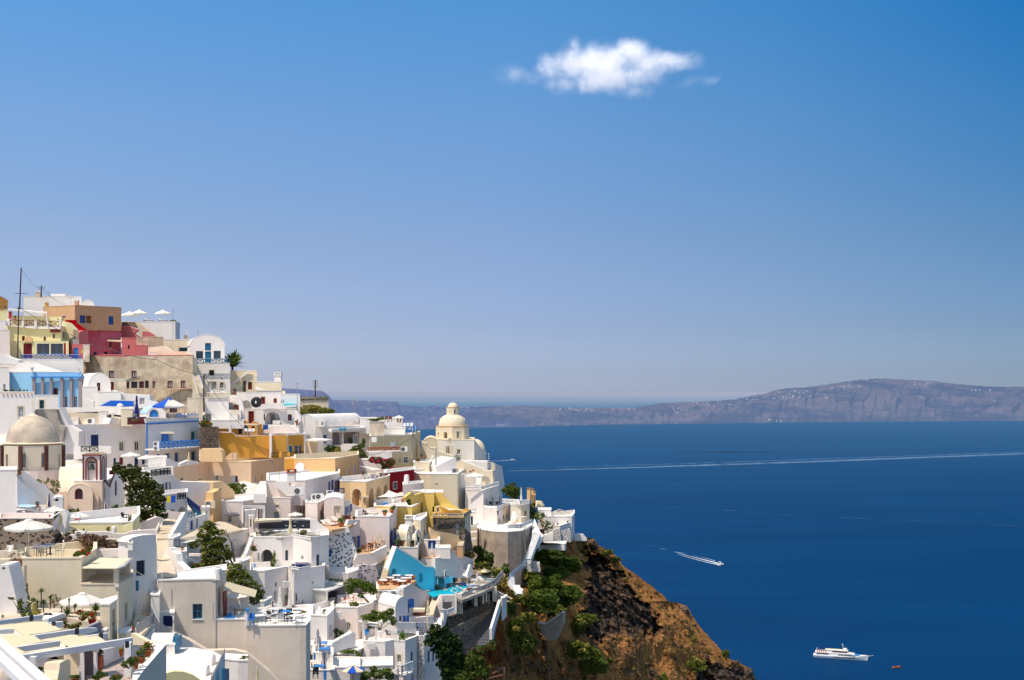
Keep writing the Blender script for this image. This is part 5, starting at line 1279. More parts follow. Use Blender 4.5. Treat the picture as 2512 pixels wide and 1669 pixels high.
slab([(1165,1168),(1290,1153),(1440,1290),(1440,1440),(1260,1600),(1165,1640)],152.6,158,3,mat='PE2',name='side_wall',parent=r,ops=[(1222,1360,1252,1462,'+v','c')])
put('air_conditioner','beige air conditioner on the corner of the large plain wall',1125,1512,150,'c','w',sc=1.5)
MB().tube(P(1225,1262,152),P(1270,1250,150.5),.05).build('lamp_arm','k',r)
st=stairs('dark teal outdoor staircase going down to the right',(960,1560,142),(1010,1560,142),(838,1405,146),(885,1405,146),9,'t',t=.4)
rail('navy handrail of the teal staircase',[(835,1425,144),(990,1550,141)],60,'n','v',step=5,th=.04)
view(900,960)
r=H('deep red house with white cornice between cream walls','RD',183,[(235,1052),(608,1004)],1330,6,[(338,1170,380,1252,'+w','w')],roof='W',over=.25)
slab([(608,1000),(735,998),(735,1018),(608,1022)],190,t=1,mat='WP',name='cornice',parent=r)
MB().lathe(P(510,1195,180),[(PW(40,180),0),(PW(30,180),PW(110,180)),(PW(28,180),PW(122,180)),(0,PW(128,180))],6).build('vent_tower','W',r)
H('white cube with flat top in front of the red house','WP',177,[(460,1208),(722,1182,181)],1330,5,roof='W')
H('upper cream house wall behind the red house','C',203,[(596,915),(800,922,203),(830,922,206)],1130,6)
r=H('large cream house with bluish side wall below the cliff church','C',194,[(600,1062,195),(820,1078,194),(1160,1078,194),(1238,1058,204)],1640,7,[(882,1182,906,1199,'p','K'),(1192,1196,1216,1282,'+a','g')])
slab([(1238,1058),(1262,1160),(1310,1500),(1310,1640),(1200,1640),(1200,1078)],198,201,2,mat='W2',name='side_wall',parent=r)
put('air_conditioner','air conditioner on the cream roof terrace',1133,1055,198,'gm','gm',sc=1.2)
slab([(880,968),(1120,850),(1145,862),(1148,1062),(895,1048)],202,204,5,mat='W2',label='bluish white slanted roof block below the church')
slab([(1145,882),(1165,872),(1300,920),(1520,1018),(1612,1020),(1625,1215),(1470,1215),(1475,1080),(1240,1045),(1145,1062)],208,207,1.5,mat='C',label='cream wall with sloping white coping below the church')
slab([(1165,872),(1180,868),(1525,1008),(1480,1072),(1470,1066),(1500,1015)],206.6,206.4,.3,mat='W',label='thin white sloping coping line running down to the terrace')
rail('small metal railing at the top of the white coping',[(1145,905,205),(1195,895,207)],55,'GC','h',step=1.2)
pole('grey steel post at the corner of the slanted roof block',886,740,945,200,.13,'GC',name='post',cat='post')
wire('cable from the sand coloured corner to the steel post',[(585,580,207),(750,690,204),(886,740,200)],.035,.25)
for i,(pl,Y)in enumerate((([(700,640),(765,668),(765,770),(830,790),(830,900),(690,900)],216),([(765,720),(880,722),(905,760),(1100,830),(1100,870),(900,960),(770,920)],212),([(920,765),(980,775),(1010,800),(1100,822),(1100,860),(920,860)],214))):
 slab(pl,Y,t=2,mat='C',label=('left','lower','upper')[i]+' stepped cream terrace wall at the foot of the church')
slab([(600,905),(830,900),(870,940),(870,1062),(820,1078),(600,1010)],207,t=2,mat='C',label='rounded cream block beside the steel post')
pot('potted plant on the cream step left of the church',660,905,206,55,18,22,'f3',group='potted plants');pot('second potted plant against the cream church step',700,862,209,30,26,24,'f4')
put('chair','white chair on the cream step left of the church',840,890,208,'w','w')
ch=root('church','cream church with lantern topped dome at the cliff edge','church',P(1150,1100,225))
H('','CW',222,[(905,622,224),(1010,622,222),(1378,622,222)],1120,11,[(1155,745,1198,812,'+w','w')],parent=ch,roof='C',par=.1)
slab([(1378,622),(1395,800),(1400,960),(1530,1010),(1520,795),(1395,640)],223,226,4,mat='CW',name='side_wall',parent=ch)
vault('','C',(688,762,224),(945,762,224),166,(700,232),900,parent=ch,roof='C')
MB().lathe(P(1395,795,228),[(PW(132*math.cos(PI/2*i/10),228),PW(182*math.sin(PI/2*i/10),228))for i in range(11)],32).build('apse_dome','C',ch,True)
MB().lathe(P(1395,1010,228),[(PW(150,228),0),(PW(140,228),PW(205,228)),(PW(148,228),PW(210,228)),(PW(148,228),PW(218,228)),(PW(120,228),PW(220,228))],32).build('apse','CW',ch,True)
drum('C',1098,455,228,213,170,8,-PI/2+.03,ch,[(1150,515,1186,602,'+w','g','gg'),(985,520,1030,605,'A','C'),(905,525,925,600,'a','C','C')])
c0=P(1098,455,228);k=PW(1,228)
m=MB();m.lathe(c0,[(205*k,0),(217*k,3*k),(217*k,12*k),(180*k,16*k)],8,a0=-PI/2+.03,a1=3*PI/2+.03);m.build('cornice','TA',ch)
m=MB();m.lathe(c0,[(178*k,8*k),(176*k,40*k),(166*k,80*k),(140*k,120*k),(100*k,145*k),(70*k,155*k)],40);m.build('dome','C',ch,True)
for i in range(7):a=-PI*.95+i*PI*.9/6;MB().box(c0 .x+math.cos(a)*155*k,c0 .y+math.sin(a)*155*k,c0 .z+82*k,.15,.15,30*k).build('dome_rib','C',ch)
drum('C',1102,210,228,82,96,8,-PI/2+.2,ch,[(1118,240,1141,284,'w','g'),(1045,240,1062,284,'A','C')],name='lantern')
m=MB();m.lathe(P(1102,210,228),[(80*k,0),(84*k,2*k),(84*k,7*k),(68*k,9*k)],8);m.build('lantern_cornice','TA',ch)
MB().lathe(P(1102,205,228),[(66*k*math.cos(PI/2*i/8),58*k*math.sin(PI/2*i/8))for i in range(9)],24).build('lantern_dome','C',ch,True)
MB().tube(P(1105,150,228),P(1105,118,228),.05).build('cross','c',ch)
r=H('small cream chimney belfry in front of the church','C',218,[(1010,697),(1108,690,218)],850,2,[(1020,712,1032,800,'n','C'),(1042,712,1056,800,'n','C')],name='belfry',cat='belfry')
MB().lathe(P(1062,692,219),[(PW(18,218),0),(PW(18,218),PW(80,218)),(PW(24,218),PW(84,218)),(PW(22,218),PW(100,218)),(0,PW(104,218))],12).build('flue','C',r,True)
box_px('','w',1102,757,1138,825,221.5,.2,'notice_board',parent=ch)
r=slab([(1545,900),(1560,890),(1735,965),(1750,1080),(1765,1185),(1735,1300),(1745,1600),(1545,1600)],214,222,6,mat='W2',name='retaining_wall',label='tall bluish white wall at the cliff edge right of the church',cat='wall')
slab([(1590,905),(1640,930),(1645,1010),(1590,1015)],213.6,t=.2,mat='C',name='sunlit_patch',parent=r)  # cream slab paints sunlight onto the bluish wall
p_=pole('blue and white striped pole at the cliff edge',1567,785,1000,211,.09,'n',name='flagpole',cat='pole')
for i in range(7):MB().tube(P(1566,800+i*28,211),P(1566,813+i*28,211),.10,n=8).build('white_band','w',p_)
r=H('bluish white three storey house with terrace parasol at the cliff edge','W2',195,[(1262,1272,196),(1480,1268,195),(1692,1212,206)],1790,8,par=.9)
view(1020,1180)
view(900,960)
rail('white balustrade round the cliff edge terrace',[(1268,1262,194.5),(1480,1258,194.2),(1688,1200,205)],38,'w','x',step=.9)
parasol('broad white parasol on the cliff edge terrace',1385,1046,199,250,190,'pw')
stairs('white steps behind the cliff terrace parasol',(1395,1215,201),(1460,1215,201),(1400,1110,205),(1475,1110,205),8,'W')
for i,(x,y)in enumerate(((1330,1052),(1362,1040))):pot(('left','right')[i]+' small red flower pot above the terrace parasol',x,y,206,20,14,18,'f8','W','f8')
for i,x in enumerate((1290,1420,1520)):pot(('left','middle','right')[i]+' low plant on the cliff terrace floor',x,1250-i*4,197,26,12,22,'f4','W')
put('round_table','white table under the broad cliff terrace parasol',1400,1250,197.5,'w','w')
person('person in red sitting at the far end of the cliff terrace',1632,1195,203,40,'sit','sr','sd')
r0=r
view(1020,1180)
H('','W2',194.4,[(670,130,195.5),(868,128,194.4)],590,1,[(922,485,972,548,'w','w')],parent=r0,roof=None)
for a,b,y0,y1,Y in((900,918,232,342,196),(973,996,210,330,200),(1064,1084,190,290,204)):box_px('','g',a,y0,b,y1,Y,.1,'door',parent=r0)
box_px('','w',925,485,972,548,194.2,.1,'window',parent=r0);box_px('','K',932,492,965,541,194.1,.05,'pane',parent=r0)
slab([(870,330),(925,345),(1038,345),(1038,390),(1038,590),(870,590)],192,t=3,mat='W2',label='grey white lower storey under the cliff terrace house')
r=H('white middle terrace house with bluish doors above the round wall','W2',189,[(1032,385,190),(1040,385,189),(1218,305,200)],590,5,[(1060,470,1078,545,'d','g'),(1118,440,1138,505,'d','B'),(1155,420,1170,480,'d','g')],par=.8)
rail('white railing along the middle terrace',[(1035,378,188.7),(1218,300,199.5)],40,'w','x',step=1)
for i,x in enumerate((955,1000,1045)):put('chair' if i!=1 else 'table',('dark chair at the left of the middle terrace','dark table on the middle terrace','dark chair at the right of the middle terrace')[i],x,335,196,'k','k')
r=H('white end house with balustraded roof and outside steps','C',192,[(1215,315),(1352,308,192),(1458,298,194)],590,6,[(1392,384,1419,466,'+d','r')],par=.8)
rail('white balustrade on the end house roof',[(1115,285,193),(1345,305,191.5),(1455,292,193.5)],52,'w','x',step=.8)
stairs('white steps climbing in front of the end house',(1205,560,184),(1275,560,184),(1240,390,189),(1290,390,189),11,'W',t=.6)
slab([(1275,480),(1330,385),(1342,385),(1290,495),(1275,560)],184.5,t=.3,mat='W',label='white sloping handrail wall of the end house steps')
for i,x in enumerate((1235,1285)):put('table' if i else 'chair',('orange wooden chair on the end house roof','white table on the end house roof')[i],x,300,195,'w' if i else 'OW','OW' if not i else 'w')
shut('closed white parasol on the end house roof',1352,88,194,36,215,'pw')
spiky('small palm in front of the bluish doors',1172,548,185,50,16,lpx=45,trunk=10)
r=H('huge round stained retaining wall under the end house','RW',181,[(700,575,188),(850,572,182),(1010,575,179.5),(1180,575,179),(1350,572,180.5),(1440,565,183.5),(1492,560,189)],1250,10,roof='W',name='retaining_wall',cat='wall',par=.1)
for a,b,Y in((828,842,181.2),(1392,1408,181)):MB().tube(P(a,600,Y),P(b,930,Y),.06).build('drain_pipe','GC',r)
rail('white lattice railing round the top of the great round wall',[(1180,612,178.5),(1345,602,180),(1488,500+40,188)],46,'w','x',step=.7)
for i,x in enumerate((1270,1330,1385)):put('table',('left','middle','right')[i]+' red and white cafe table on the round wall terrace',x,545-i*12,184+i,'w','OW')
slab([(700,572),(800,538),(812,545),(812,560),(705,598)],180,t=.5,mat='W',label='white sloping coping at the left of the round wall')
slab([(705,600),(780,575),(790,650),(785,820),(700,820)],183,t=1,mat='C',label='cream corner wall left of the round wall')
slab([(700,660),(785,648),(785,662),(700,680)],178,t=1,mat='W',label='upper narrow white ledge left of the round wall');slab([(700,755),(775,735),(775,755),(705,800)],177,t=1,mat='W',label='lower narrow white ledge left of the round wall')
bush('dark green bush standing on the point behind the end house',[(1210,100,95,65),(1250,160,100,70),(1170,130,60,50),(1290,190,50,45)],200,'f4',.17,1.3)
for i,(x,y,h)in enumerate(((1445,90,160),(1492,100,200),(1517,135,180))):
 q=root('column',('left standing','middle','right')[i]+' peach masonry chimney column at the point','column',P(x,y+h,196+i))
 MB().box(*P(x,y+h,196+i),.5,.5,PW(h,196)).build('shaft','PE',q);MB().box(*P(x,y+6,196+i),.66,.66,.12).build('cap','BS',q)
r=root('parasol','large beige octagonal parasol roof at the point','parasol',P(1560,420,200))
MB().lathe(P(1560,300,200),[(0,PW(48,200)),(PW(60,200),PW(40,200)),(PW(92,200),PW(-15,200)),(PW(92,200),PW(-32,200))],8).build('canopy','pc',r);MB().tube(P(1560,430,200),P(1560,260,200),.06).build('pole','OW',r)
bush('grey green creeper under the beige parasol',[(1495,330,40,55),(1500,400,45,60),(1530,450,40,50),(1480,450,25,40)],197,'f3',.13)
bush('slender leafy tree beside the white footpath',[(1600,460,55,70),(1560,440,35,50),(1650,560,35,40),(1725,575,60,50),(1700,620,50,35)],189,'f2',.12,.55,trunk=(1640,690,7),name='tree',cat='tree',core=False)
bush('young shrub overhanging the white footpath steps',[(1540,690,35,28),(1515,730,35,30),(1550,720,30,20),(1490,815,30,16)],184,'f2',.1,.6,core=False)
H('small white cube house near the point','W2',208,[(1570,378),(1735,374,208)],620,4)
r=H('bright white cliff edge house with open pergola frame','W2',203,[(1650,462,203),(2000,468,203),(2035,468,209)],780,5,par=.5,roof='W')
slab([(1565,480),(1650,470),(1650,600),(1570,600)],203.4,t=1,mat='WP',name='side_wall',parent=r)
slab([(1655,462),(1910,460),(1910,560),(1655,570)],206,t=.3,mat='W',name='terrace_back',parent=r)
for a,b in(((1735,410),(1845,368)),((1845,368),(1985,418)),((1985,418),(1970,440)),((1735,410),(1880,435)),((1790,390),(1930,430)),((1880,435),(1985,418))):MB().tube(P(a[0],a[1],204),P(b[0],b[1],205),.08).build('pergola_beam','c',r)
for x in(1745,1860,1975):MB().tube(P(x,412,204.5),P(x,480,204.5),.06).build('post','w',r)
for i,x in enumerate((1948,1815)):pot(('right','left')[i]+' terracotta pot on the white cliff edge house',x,540+i*28,199,20,22,8,'f6')
r=H('bluish white stepped wall in front of the cliff edge house','W2',198,[(1790,575,199),(1850,580,198),(2000,545,204)],800,3,par=.3)
slab([(1740,630),(1850,610),(1860,800),(1735,800)],196,t=.6,mat='PS',name='speckled_wall',parent=r);slab([(1860,650),(1970,610),(1985,660),(1985,790),(1860,760)],196.5,t=.4,mat='PS',name='speckled_wall',parent=r)
slab([(1605,700),(1700,690),(1760,650),(1760,810),(1590,830)],194,t=1,mat='W',label='low white planter wall under the slender tree')
H('white garden wall curving above the dark green bushes','W2',190,[(1575,828,189),(1620,795,192),(1905,800,190),(1928,820,191)],905,3,roof='W',par=.05)
slab([(2035,690),(2080,678),(2150,690),(2195,740),(2195,770),(2035,770)],206,t=1,mat='W',label='white rounded parapet at the very end of the point')
PTH=[(1520,480,193),(1600,660,186),(1640,700,184),(1575,820,180),(1500,870,178),(1465,960,175),(1430,1040,172),(1260,1180,168),(1270,1330,163),(1380,1390,160),(1340,1460,158),(1290,1450,158),(1180,1300,161),(1205,1180,165),(1360,1060,169),(1420,950,172),(1450,850,176),(1490,740,181),(1495,590,188)]
patch('','W2',PTH,'footpath',kind='structure',t=.4)
PW_=[((1450,870),(1500,870),(1500,590),(1560,600))]
stairs('long white footpath stair along the round wall',(1418,1010,171.5),(1475,1010,171.5),(1500,680,183),(1600,690,183),22,'W',t=.6,tread='w')
stairs('lowest white steps of the footpath among the bushes',(1290,1455,157),(1370,1455,157),(1250,1340,162),(1330,1340,162),7,'W',t=.6,tread='w')
slab([(1415,1075),(1470,1045),(1590,1060),(1600,1170),(1440,1160)],174,t=2,mat='PS',label='short stone and white retaining wall beside the footpath',)
view(680,1160)
r=H('white two storey house with navy shutters and small iron balcony','WP',158,[(-135,106,158),(360,106,158),(800,10)],420,14,[(655,112,684,230,'p','b'),(694,92,732,290,'d','b'),(742,98,768,215,'p','n'),(772,98,798,205,'p','b')],par=.35)
slab([(-20,112),(150,112),(150,165),(225,170),(225,302),(130,300),(-20,180)],157.4,t=1,mat='W',name='buttress',parent=r)
put('air_conditioner','round fan air conditioner on the white two storey house',278,292,155.5,'w','k',sc=1.5)
rail('small navy iron balcony on the white two storey house',[(735,280,163),(858,268,164),(858,268,167)],66,'n','v',step=1.2)
slab([(655,290),(860,275),(860,292),(660,345)],163,t=1,mat='W',name='balcony_slab',parent=r)
for i,(x,y)in enumerate(((490,358),(535,352))):put('air_conditioner',('left','right')[i]+' air conditioner of the pair below the navy shutters',x,y,157,'w','w',sc=1.25,rz=.4)
for i,y in enumerate((300,335)):put('air_conditioner',('upper','lower')[i]+' air conditioner under the small iron balcony',680,y,162,'w','w',sc=1.1,rz=.6)
r2=put('chimney','white chimney with red clay top on the bright white roof',185,112,156,'W','TC',sc=1.1)
pole('thin aerial on the bright white roof',25,-20,105,160,.04,'BR',name='antenna',cat='antenna')
stairs('white outside stair climbing to the bright white roof',(-305,285,153),(-140,285,153),(-215,108,158.3),(-140,108,158.3),10,'W',t=1)
r=H('pinkish white long house with small square window and grey door','WP',152,[(-715,375,152),(-440,375,152),(-165,328),(170,330),(362,292)],760,8,[(-635,548,-582,640,'+w','w'),(-18,412,18,450,'+v','w'),(-40,500,22,590,'+d','g'),(290,470,312,505,'p','k'),(332,465,346,560,'p','k'),(252,480,262,520,'p','k')],par=.2)
patch('','DG',[(-685,535,149.5),(-480,535,149.5),(-520,510,151.8),(-640,510,151.8)],'awning',parent=r)
slab([(-580,545),(-510,545),(-510,610),(-580,610)],151,t=.05,mat='W',name='sign_board',parent=r)
slab([(-440,425),(-155,425),(-155,600),(-175,600),(-175,465),(-240,465),(-240,600),(-260,600),(-260,450),(-420,450),(-420,650),(-440,650)],149,150.5,.4,mat='W',label='white gate frame with brown door posts at the pinkish house')
for x in(-425,-250):box_px(('left','right')[x>-300]+' brown door post inside the white gate frame','BR',x,465,x+14,650 if x<-300 else 590,148.6,.2,'door_post','post')
H('thin white wall block before the white gate frame','W',146,[(-415,495),(-280,478,147)],750,1.2)
H('narrow pinkish niche wall above the hotel stair','WP',145,[(-365,560),(-310,555,145)],780,.8,[(-350,590,-330,700,'n','TA')])
slab([(-1100,905),(-430,730),(-360,710),(-350,800),(-480,1120),(-1100,1120)],132,146,.8,mat='W2',label='long white diagonal wall rising to the hotel stair')
stairs('grey white hotel stair climbing between two white walls',(-475,1115,138),(-415,1115,138),(-320,765,150),(-245,765,150),20,'DG',t=.6,tread='w')
slab([(-420,1120),(-310,830),(-260,835),(-360,1120)],139.5,142.5,.4,mat='W',label='steep white stair parapet right of the hotel stair')
r=H('pale pinkish vaulted hotel block with white doors and one blue shuttered window','WP',152,[(362,385,153),(515,402,152),(600,372,156)],700,7,[(557,490,573,546,'p','K')])
vault('','WP',(598,372,153),(852,372,153),55,(620,160),700,[(732,430,815,592,'+d','w')],parent=r)
slab([(850,355),(942,352),(945,650),(850,660)],153.1,159,1,mat='WP',name='side_wall',parent=r,ops=[(893,420,934,516,'s','w','gl','b')])
slab([(758,448),(805,448),(805,512),(758,512)],152.6,t=.05,mat='GC',name='pane',parent=r)
r=slab([(940,388),(1130,462),(1530,470),(1532,560),(940,560)],163,165,.4,mat='WP',name='wall',label='sloping pink back wall of the upper pink terrace',cat='wall')
r=H('pink terraced hotel block with tall blue shutters on its side','WP',153.5,[(1003,568,153.5),(1440,570,153.5),(1533,482)],1110,8,[(1455,748,1482,955,'p','b'),(1490,705,1540,930,'p','b')],par=.8)
patch('','b',[(1478,760,153),(1530,720,156),(1530,900,156),(1478,950,153)],'shutter',parent=r)
for i,(x,y,s)in enumerate(((1380,552,58),(1472,520,66),(988,612,40))):pot(('first','second','third')[i]+' round terracotta pot with a bush on the pink terrace',x,y,157,s,s*.75,s*.6,'f4')
for i,(x,lab)in enumerate(((1118,'dark low chair on the upper pink terrace'),(1200,'striped deck lounger on the upper pink terrace'))):put('chair' if i==0 else 'sun_lounger',lab,x,552,159,'BR' if i==0 else 'pw','BR',rz=0 if i==0 else 1.0)
r=slab([(915,735),(1058,608),(1062,1010),(1030,1042),(958,830)],151,153,.8,mat='WP',name='wall',label='pink tapered wall with blue and white window beside the pumice wall',cat='wall',ops=[(968,815,1026,968,'s','w','gl','b')])
for i,(x,y,h)in enumerate(((1218,825,115),(1283,803,105),(1318,775,108))):shut(('left','middle','right')[i]+' closed beige parasol before the pink terraced block',x,y,151.5,44,h+60,'pc',pole='OW')
for i in range(6):put('table' if i%2 else 'chair',('first dark chair','first wooden table','second dark chair','second wooden table','third dark chair','third wooden table')[i]+' from the left on the dark furnished terrace',1105+i*46,1020-i*14,150+i*.5,'OW' if i%2 else 'BR','BR',rz=i*.4)
hfloor('orange paved floor of the dark furnished terrace','TA',(1028,149),[(1035,1035),(1215,1030),(1415,950),(1440,900),(1060,900)],.3)
bush('red flowering bush in the terrace corner by the pink wall',[(1050,990,28,40)],149.5,'f4',.1,mat2='f8',f2=.5)
slab([(1028,1048),(1200,1038),(1412,936),(1412,1010),(1385,1110),(1250,1200),(985,1200),(985,1130)],147.6,150,.6,mat='WP',label='pale pink curved parapet under the dark furnished terrace')
slab([(985,1198),(1130,1175),(1250,1190),(1275,1230),(1335,1420),(1030,1420),(1020,1250),(960,1240)],147,148.5,.8,mat='PUP',label='pinkish wall studded with black pumice stones')
slab([(1250,1185),(1392,1095),(1345,1290),(1325,1420),(1280,1240)],148.7,150.5,.5,mat='PS',label='fine speckled stone wall beside the long cream stair')
slab([(648,770),(915,712),(960,830),(1028,1040),(988,1130),(1035,1260),(648,1260)],147.2,148.2,1,mat='PU',label='tall white wall studded with black pumice stones',ops=[(662,985,697,1078,'p','b')])
slab([(425,606),(500,604),(560,660),(655,722),(905,700),(918,712),(935,765),(648,800),(425,812)],146.6,147.6,.4,mat='W',label='white swooping parapet above the pumice wall')
for i,(x,y)in enumerate(((640,700),(690,690),(775,655),(670,730))):put('sun_lounger' if i<3 else 'table',('left cushioned lounger above the pumice wall','middle cushioned lounger above the pumice wall','right cushioned lounger above the pumice wall','low orange table above the pumice wall')[i],x,y,150+(i==2),'pw' if i<3 else 'OW','OW',rz=.9)
pot('big terracotta pot with a leafy plant above the pumice wall',820,712,148.5,72,68,70,'f3')
slab([(915,605),(1058,603),(1058,616),(905,690),(880,695)],150,152,.4,mat='W',label='white slanting coping right of the big terracotta pot')
hfloor('sunlit terrace floor of the loungers above the pumice wall','TA',(700,148),[(560,650),(700,735),(905,700),(1050,615),(860,600)],.3)
for i in range(3):put('chair',('left','middle','right')[i]+' brown chair behind the big terracotta pot',862+i*22,640,152.5,'BR','BR')
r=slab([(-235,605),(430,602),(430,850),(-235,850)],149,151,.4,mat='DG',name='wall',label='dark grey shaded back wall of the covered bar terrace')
for i in range(3):MB().box(*P(115+i*108,684,148.8),.22,.1,.05).build('lamp','w',r)
slab([(-290,600),(0,600),(440,594),(440,608),(0,614),(-290,622)],148.8,150.6,1.5,mat='W',name='coping',parent=r)
patch('cream awning over the covered bar terrace','pc',[(-285,620,142),(60,600,148),(30,590,149.5),(-300,596,149)],'awning',cat='awning')
hfloor('dark shaded floor of the covered bar terrace','GC',(800,144),[(-300,835),(60,840),(205,822),(440,862),(640,830),(440,760),(-260,760)],.2)
dW=H('large white hotel block with arched windows and a roof bar','W2',141,[(-305,832,141),(58,838,141),(205,822),(440,866),(660,832)],1420,8,[(103,990,143,1152,'a','t'),(298,1055,342,1122,'a','w','gg'),(502,1040,548,1200,'a','t'),(-205,985,-62,1238,'A','DG'),(-250,1030,-228,1130,'p','gg')],par=.35)
rail('white horizontal bar railing of the roof bar',[(205,822,141.8),(440,864,138.2),(655,832,140.6)],34,'w','h',step=1.3)
for i,(x,y)in enumerate(((-160,815),(-10,800),(85,800),(250,805),(420,810),(535,795))):put('round_table',('first','second','third','fourth','fifth','sixth')[i]+' white round table from the left on the roof bar',x,y+22,143.5,'w','w')
parasol('open white parasol standing at the roof bar terrace edge',232,506,150,205,130,'pw')
shut('closed tan parasol in front of the dark grey bar wall',168,560,143,60,265,'pc',pole='w')
bush('yellow and red flowers in front of the dark grey bar wall',[(340,765,50,38)],144,'f3',.1,mat2='fb',f2=.25);spiky('tall thin palm against the dark grey bar wall',272,790,145,120,16,lpx=70,trunk=40,droop=.3)
pot('pink flowering bush left on the roof bar terrace',-165,800,144,20,14,70,'f2',lw=4);pot('red flowered plant beside the big arch',-290,1005,140,80,18,50,'f4','k','fb')
bush('climbing plant beside the big dark arch',[(-40,1060,24,50),(-50,1140,38,55),(-60,1180,30,30)],140.5,'f2',.09)
box_px('bright blue little box table beside the big arch','B',-320,1170,-280,1210,139.5,.4,'side_table','table')
r2=H('lower white hotel storey with grille windows and closed parasols','W2',133.5,[(-370,1268,133.5),(-160,1268,133.5),(135,1212),(215,1258),(440,1225),(610,1200)],1760,6,[(-30,1402,-2,1465,'a','w'),(443,1385,466,1428,'a','w'),(-42,1520,-10,1640,'w','w','gg')],par=.6)
for(a,b,c_,d_)in((68,1395,158,1478),):
 for i in range(5):box_px('','w',a,c_*0+b+i*17,c_,b+i*17+9,132.5,.3,'louvre',parent=r2)
rail('white bar railing round the dark sofas',[(150,1225,134.6),(290,1252,133.2),(425,1222,134.5)],32,'w','h',step=1.2)
r=root('sofa','dark violet corner sofa on the lower hotel terrace','sofa',P(300,1212,137))
for a,b,c_ in((180,300,136.2),(300,420,137.2)):box_px('','n',a,1180,b,1212,c_,.8,'seat',parent=r)
box_px('','GR',230,1152,400,1190,138.5,.3,'backrest',parent=r)
put('round_table','white table before the dark violet sofa',235,1222,135.5,'w','w')
slab([(612,1200),(662,1200),(662,1380),(640,1372),(612,1380)],139,t=.6,mat='GC',label='grey louvred screen at the corner of the hotel block')
H('white cube shed at the foot of the pumice wall','WP',142,[(660,1292,142.5),(905,1298,142),(1038,1255)],1480,5,par=.1)
bush('hedge line on top of the white pergola roof',[(700,1368,50,12),(790,1378,60,12)],139,'f4',.1)
H('yellow house with sunken terrace under a white sail','YE',164,[(1242,430,165.5),(1728,415,164),(1862,262,172)],720,9,par=.7)
H('tall yellow rear house under the cream wall','YE',171,[(1862,262,171),(2000,258,171),(2012,262,171)],700,5)
H('yellow wall continuing behind the dark stone terrace','YE',174,[(1872,258,174),(2125,246,174)],720,4)
slab([(1725,415),(1640,320),(1720,250),(1760,290),(1880,250),(1870,370)],166,171,.4,mat='YE',label='yellow stepped stair wall climbing right of the sail')
sail('large white triangular shade sail over the yellow terrace',[(1280,315),(1428,224),(1672,288),(1470,322)],(158,166,166,158),'pw',(1,))
sail('small white shade sail above the yellow roof',[(1690,224),(1880,208),(2005,250),(1900,252)],(174,180,178,173),'pw',(1,))
for i,(x,y)in enumerate(((1480,405),(1555,395),(1612,408))):put('round_table' if i==1 else 'chair',('white chair left of the table on the yellow terrace','white round table on the yellow terrace','orange chair on the yellow terrace')[i],x,y+12,167,'w' if i<2 else 'OW','w')
box_px('blue cushioned bench on the yellow terrace','B',1350,388,1415,408,168,.6,'bench','bench')
bush('tall green plant by the yellow stair wall',[(1690,370,30,40),(1700,400,25,20)],166,'f2',.1);pot('potted plant on the post beside the yellow stair',1725,318,168,30,20,40,'f3','W')
H('cream block with dark slot left of the stone terrace','C',158,[(1745,608,159),(1840,612,158),(1918,590,164)],900,5,[(1880,712,1900,805,'a','k')])
H('white stepped block with small vault under the yellow house','WP',157,[(1640,690),(1745,690,157)],900,3);put('chimney','low white pierced chimney below the yellow house',1688,690,157,'W','W',sc=1)
vault('cream vaulted apartment with curtained arch','C',(1660,870,155),(1735,880,157),170,(1545,157),960,[(1668,730,1715,860,'A','WP')])
vault('second smaller cream vaulted apartment right of the first','C',(1765,870,155.5),(1835,880,158),115,(1735,158),960,[(1772,780,1810,860,'A','WP')])
shut('closed parasol inside the curtained arch terrace',1690,755,154,34,120,'pw');shut('second closed parasol before the smaller vault',1780,775,154,34,120,'pw')
r=H('white balcony block with dark furniture above the cyan wall','WP',154,[(1560,965,154),(1800,968,154),(1840,892,162)],1240,5,par=.6)
rail('white framed balcony railing above the cyan wall',[(1700,890,157),(1838,890,160),(1805,965,154.5)],40,'w','h',step=1.6)
for i,(x,y)in enumerate(((1680,950),(1740,955),(1790,940))):put('chair',('left','middle','right')[i]+' black wicker chair on the balcony above the cyan wall',x,y,156.5,'k','k',sc=1.3)
pot('large rusty pot at the head of the cream stair',1538,985,151.5,58,70,50,'f4','BR');pot('red flowers behind the rusty pot',1590,950,155,40,20,40,'f4','TC','f8')
stairs('long straight cream stair beside the cyan wall',(1318,1425,143.5),(1388,1365,143.5),(1418,1000,151.5),(1518,990,151.5),24,'TA',t=.8,tread='c')
r=slab([(1385,1360),(1530,952),(1572,978),(1800,1120),(1905,1205),(2005,1212),(2005,1512),(1880,1505),(1800,1440),(1780,1380),(1385,1380)],146,152,.6,mat='CY',name='wall',label='vivid cyan blue wall sloping beside the pool',cat='wall',ops=[(1468,1224,1530,1362,'A','CY'),(1818,1286,1870,1405,'A','BS')])
slab([(2005,1212),(2048,1260),(2050,1490),(2005,1512)],152,155,.5,mat='CYL',name='side_wall',parent=r)
slab([(1530,945),(1545,950),(1572,970),(1800,1105),(1910,1195),(2005,1202),(2005,1214),(1900,1212),(1800,1126),(1530,962),(1392,1360),(1380,1350)],145.8,151.9,.75,mat='W',name='coping',parent=r)
r=H('pale block with orange roof stripe right of the cyan wall','WP',156,[(1850,1098,156),(2000,1100,156),(2022,1060,160)],1260,3,roof='TA')
hfloor('orange floored restaurant terrace with brown tables','TA',(1475,140),[(1285,1500),(1330,1425),(1440,1370),(1785,1378),(1700,1430),(1620,1478)],.4)
k=0
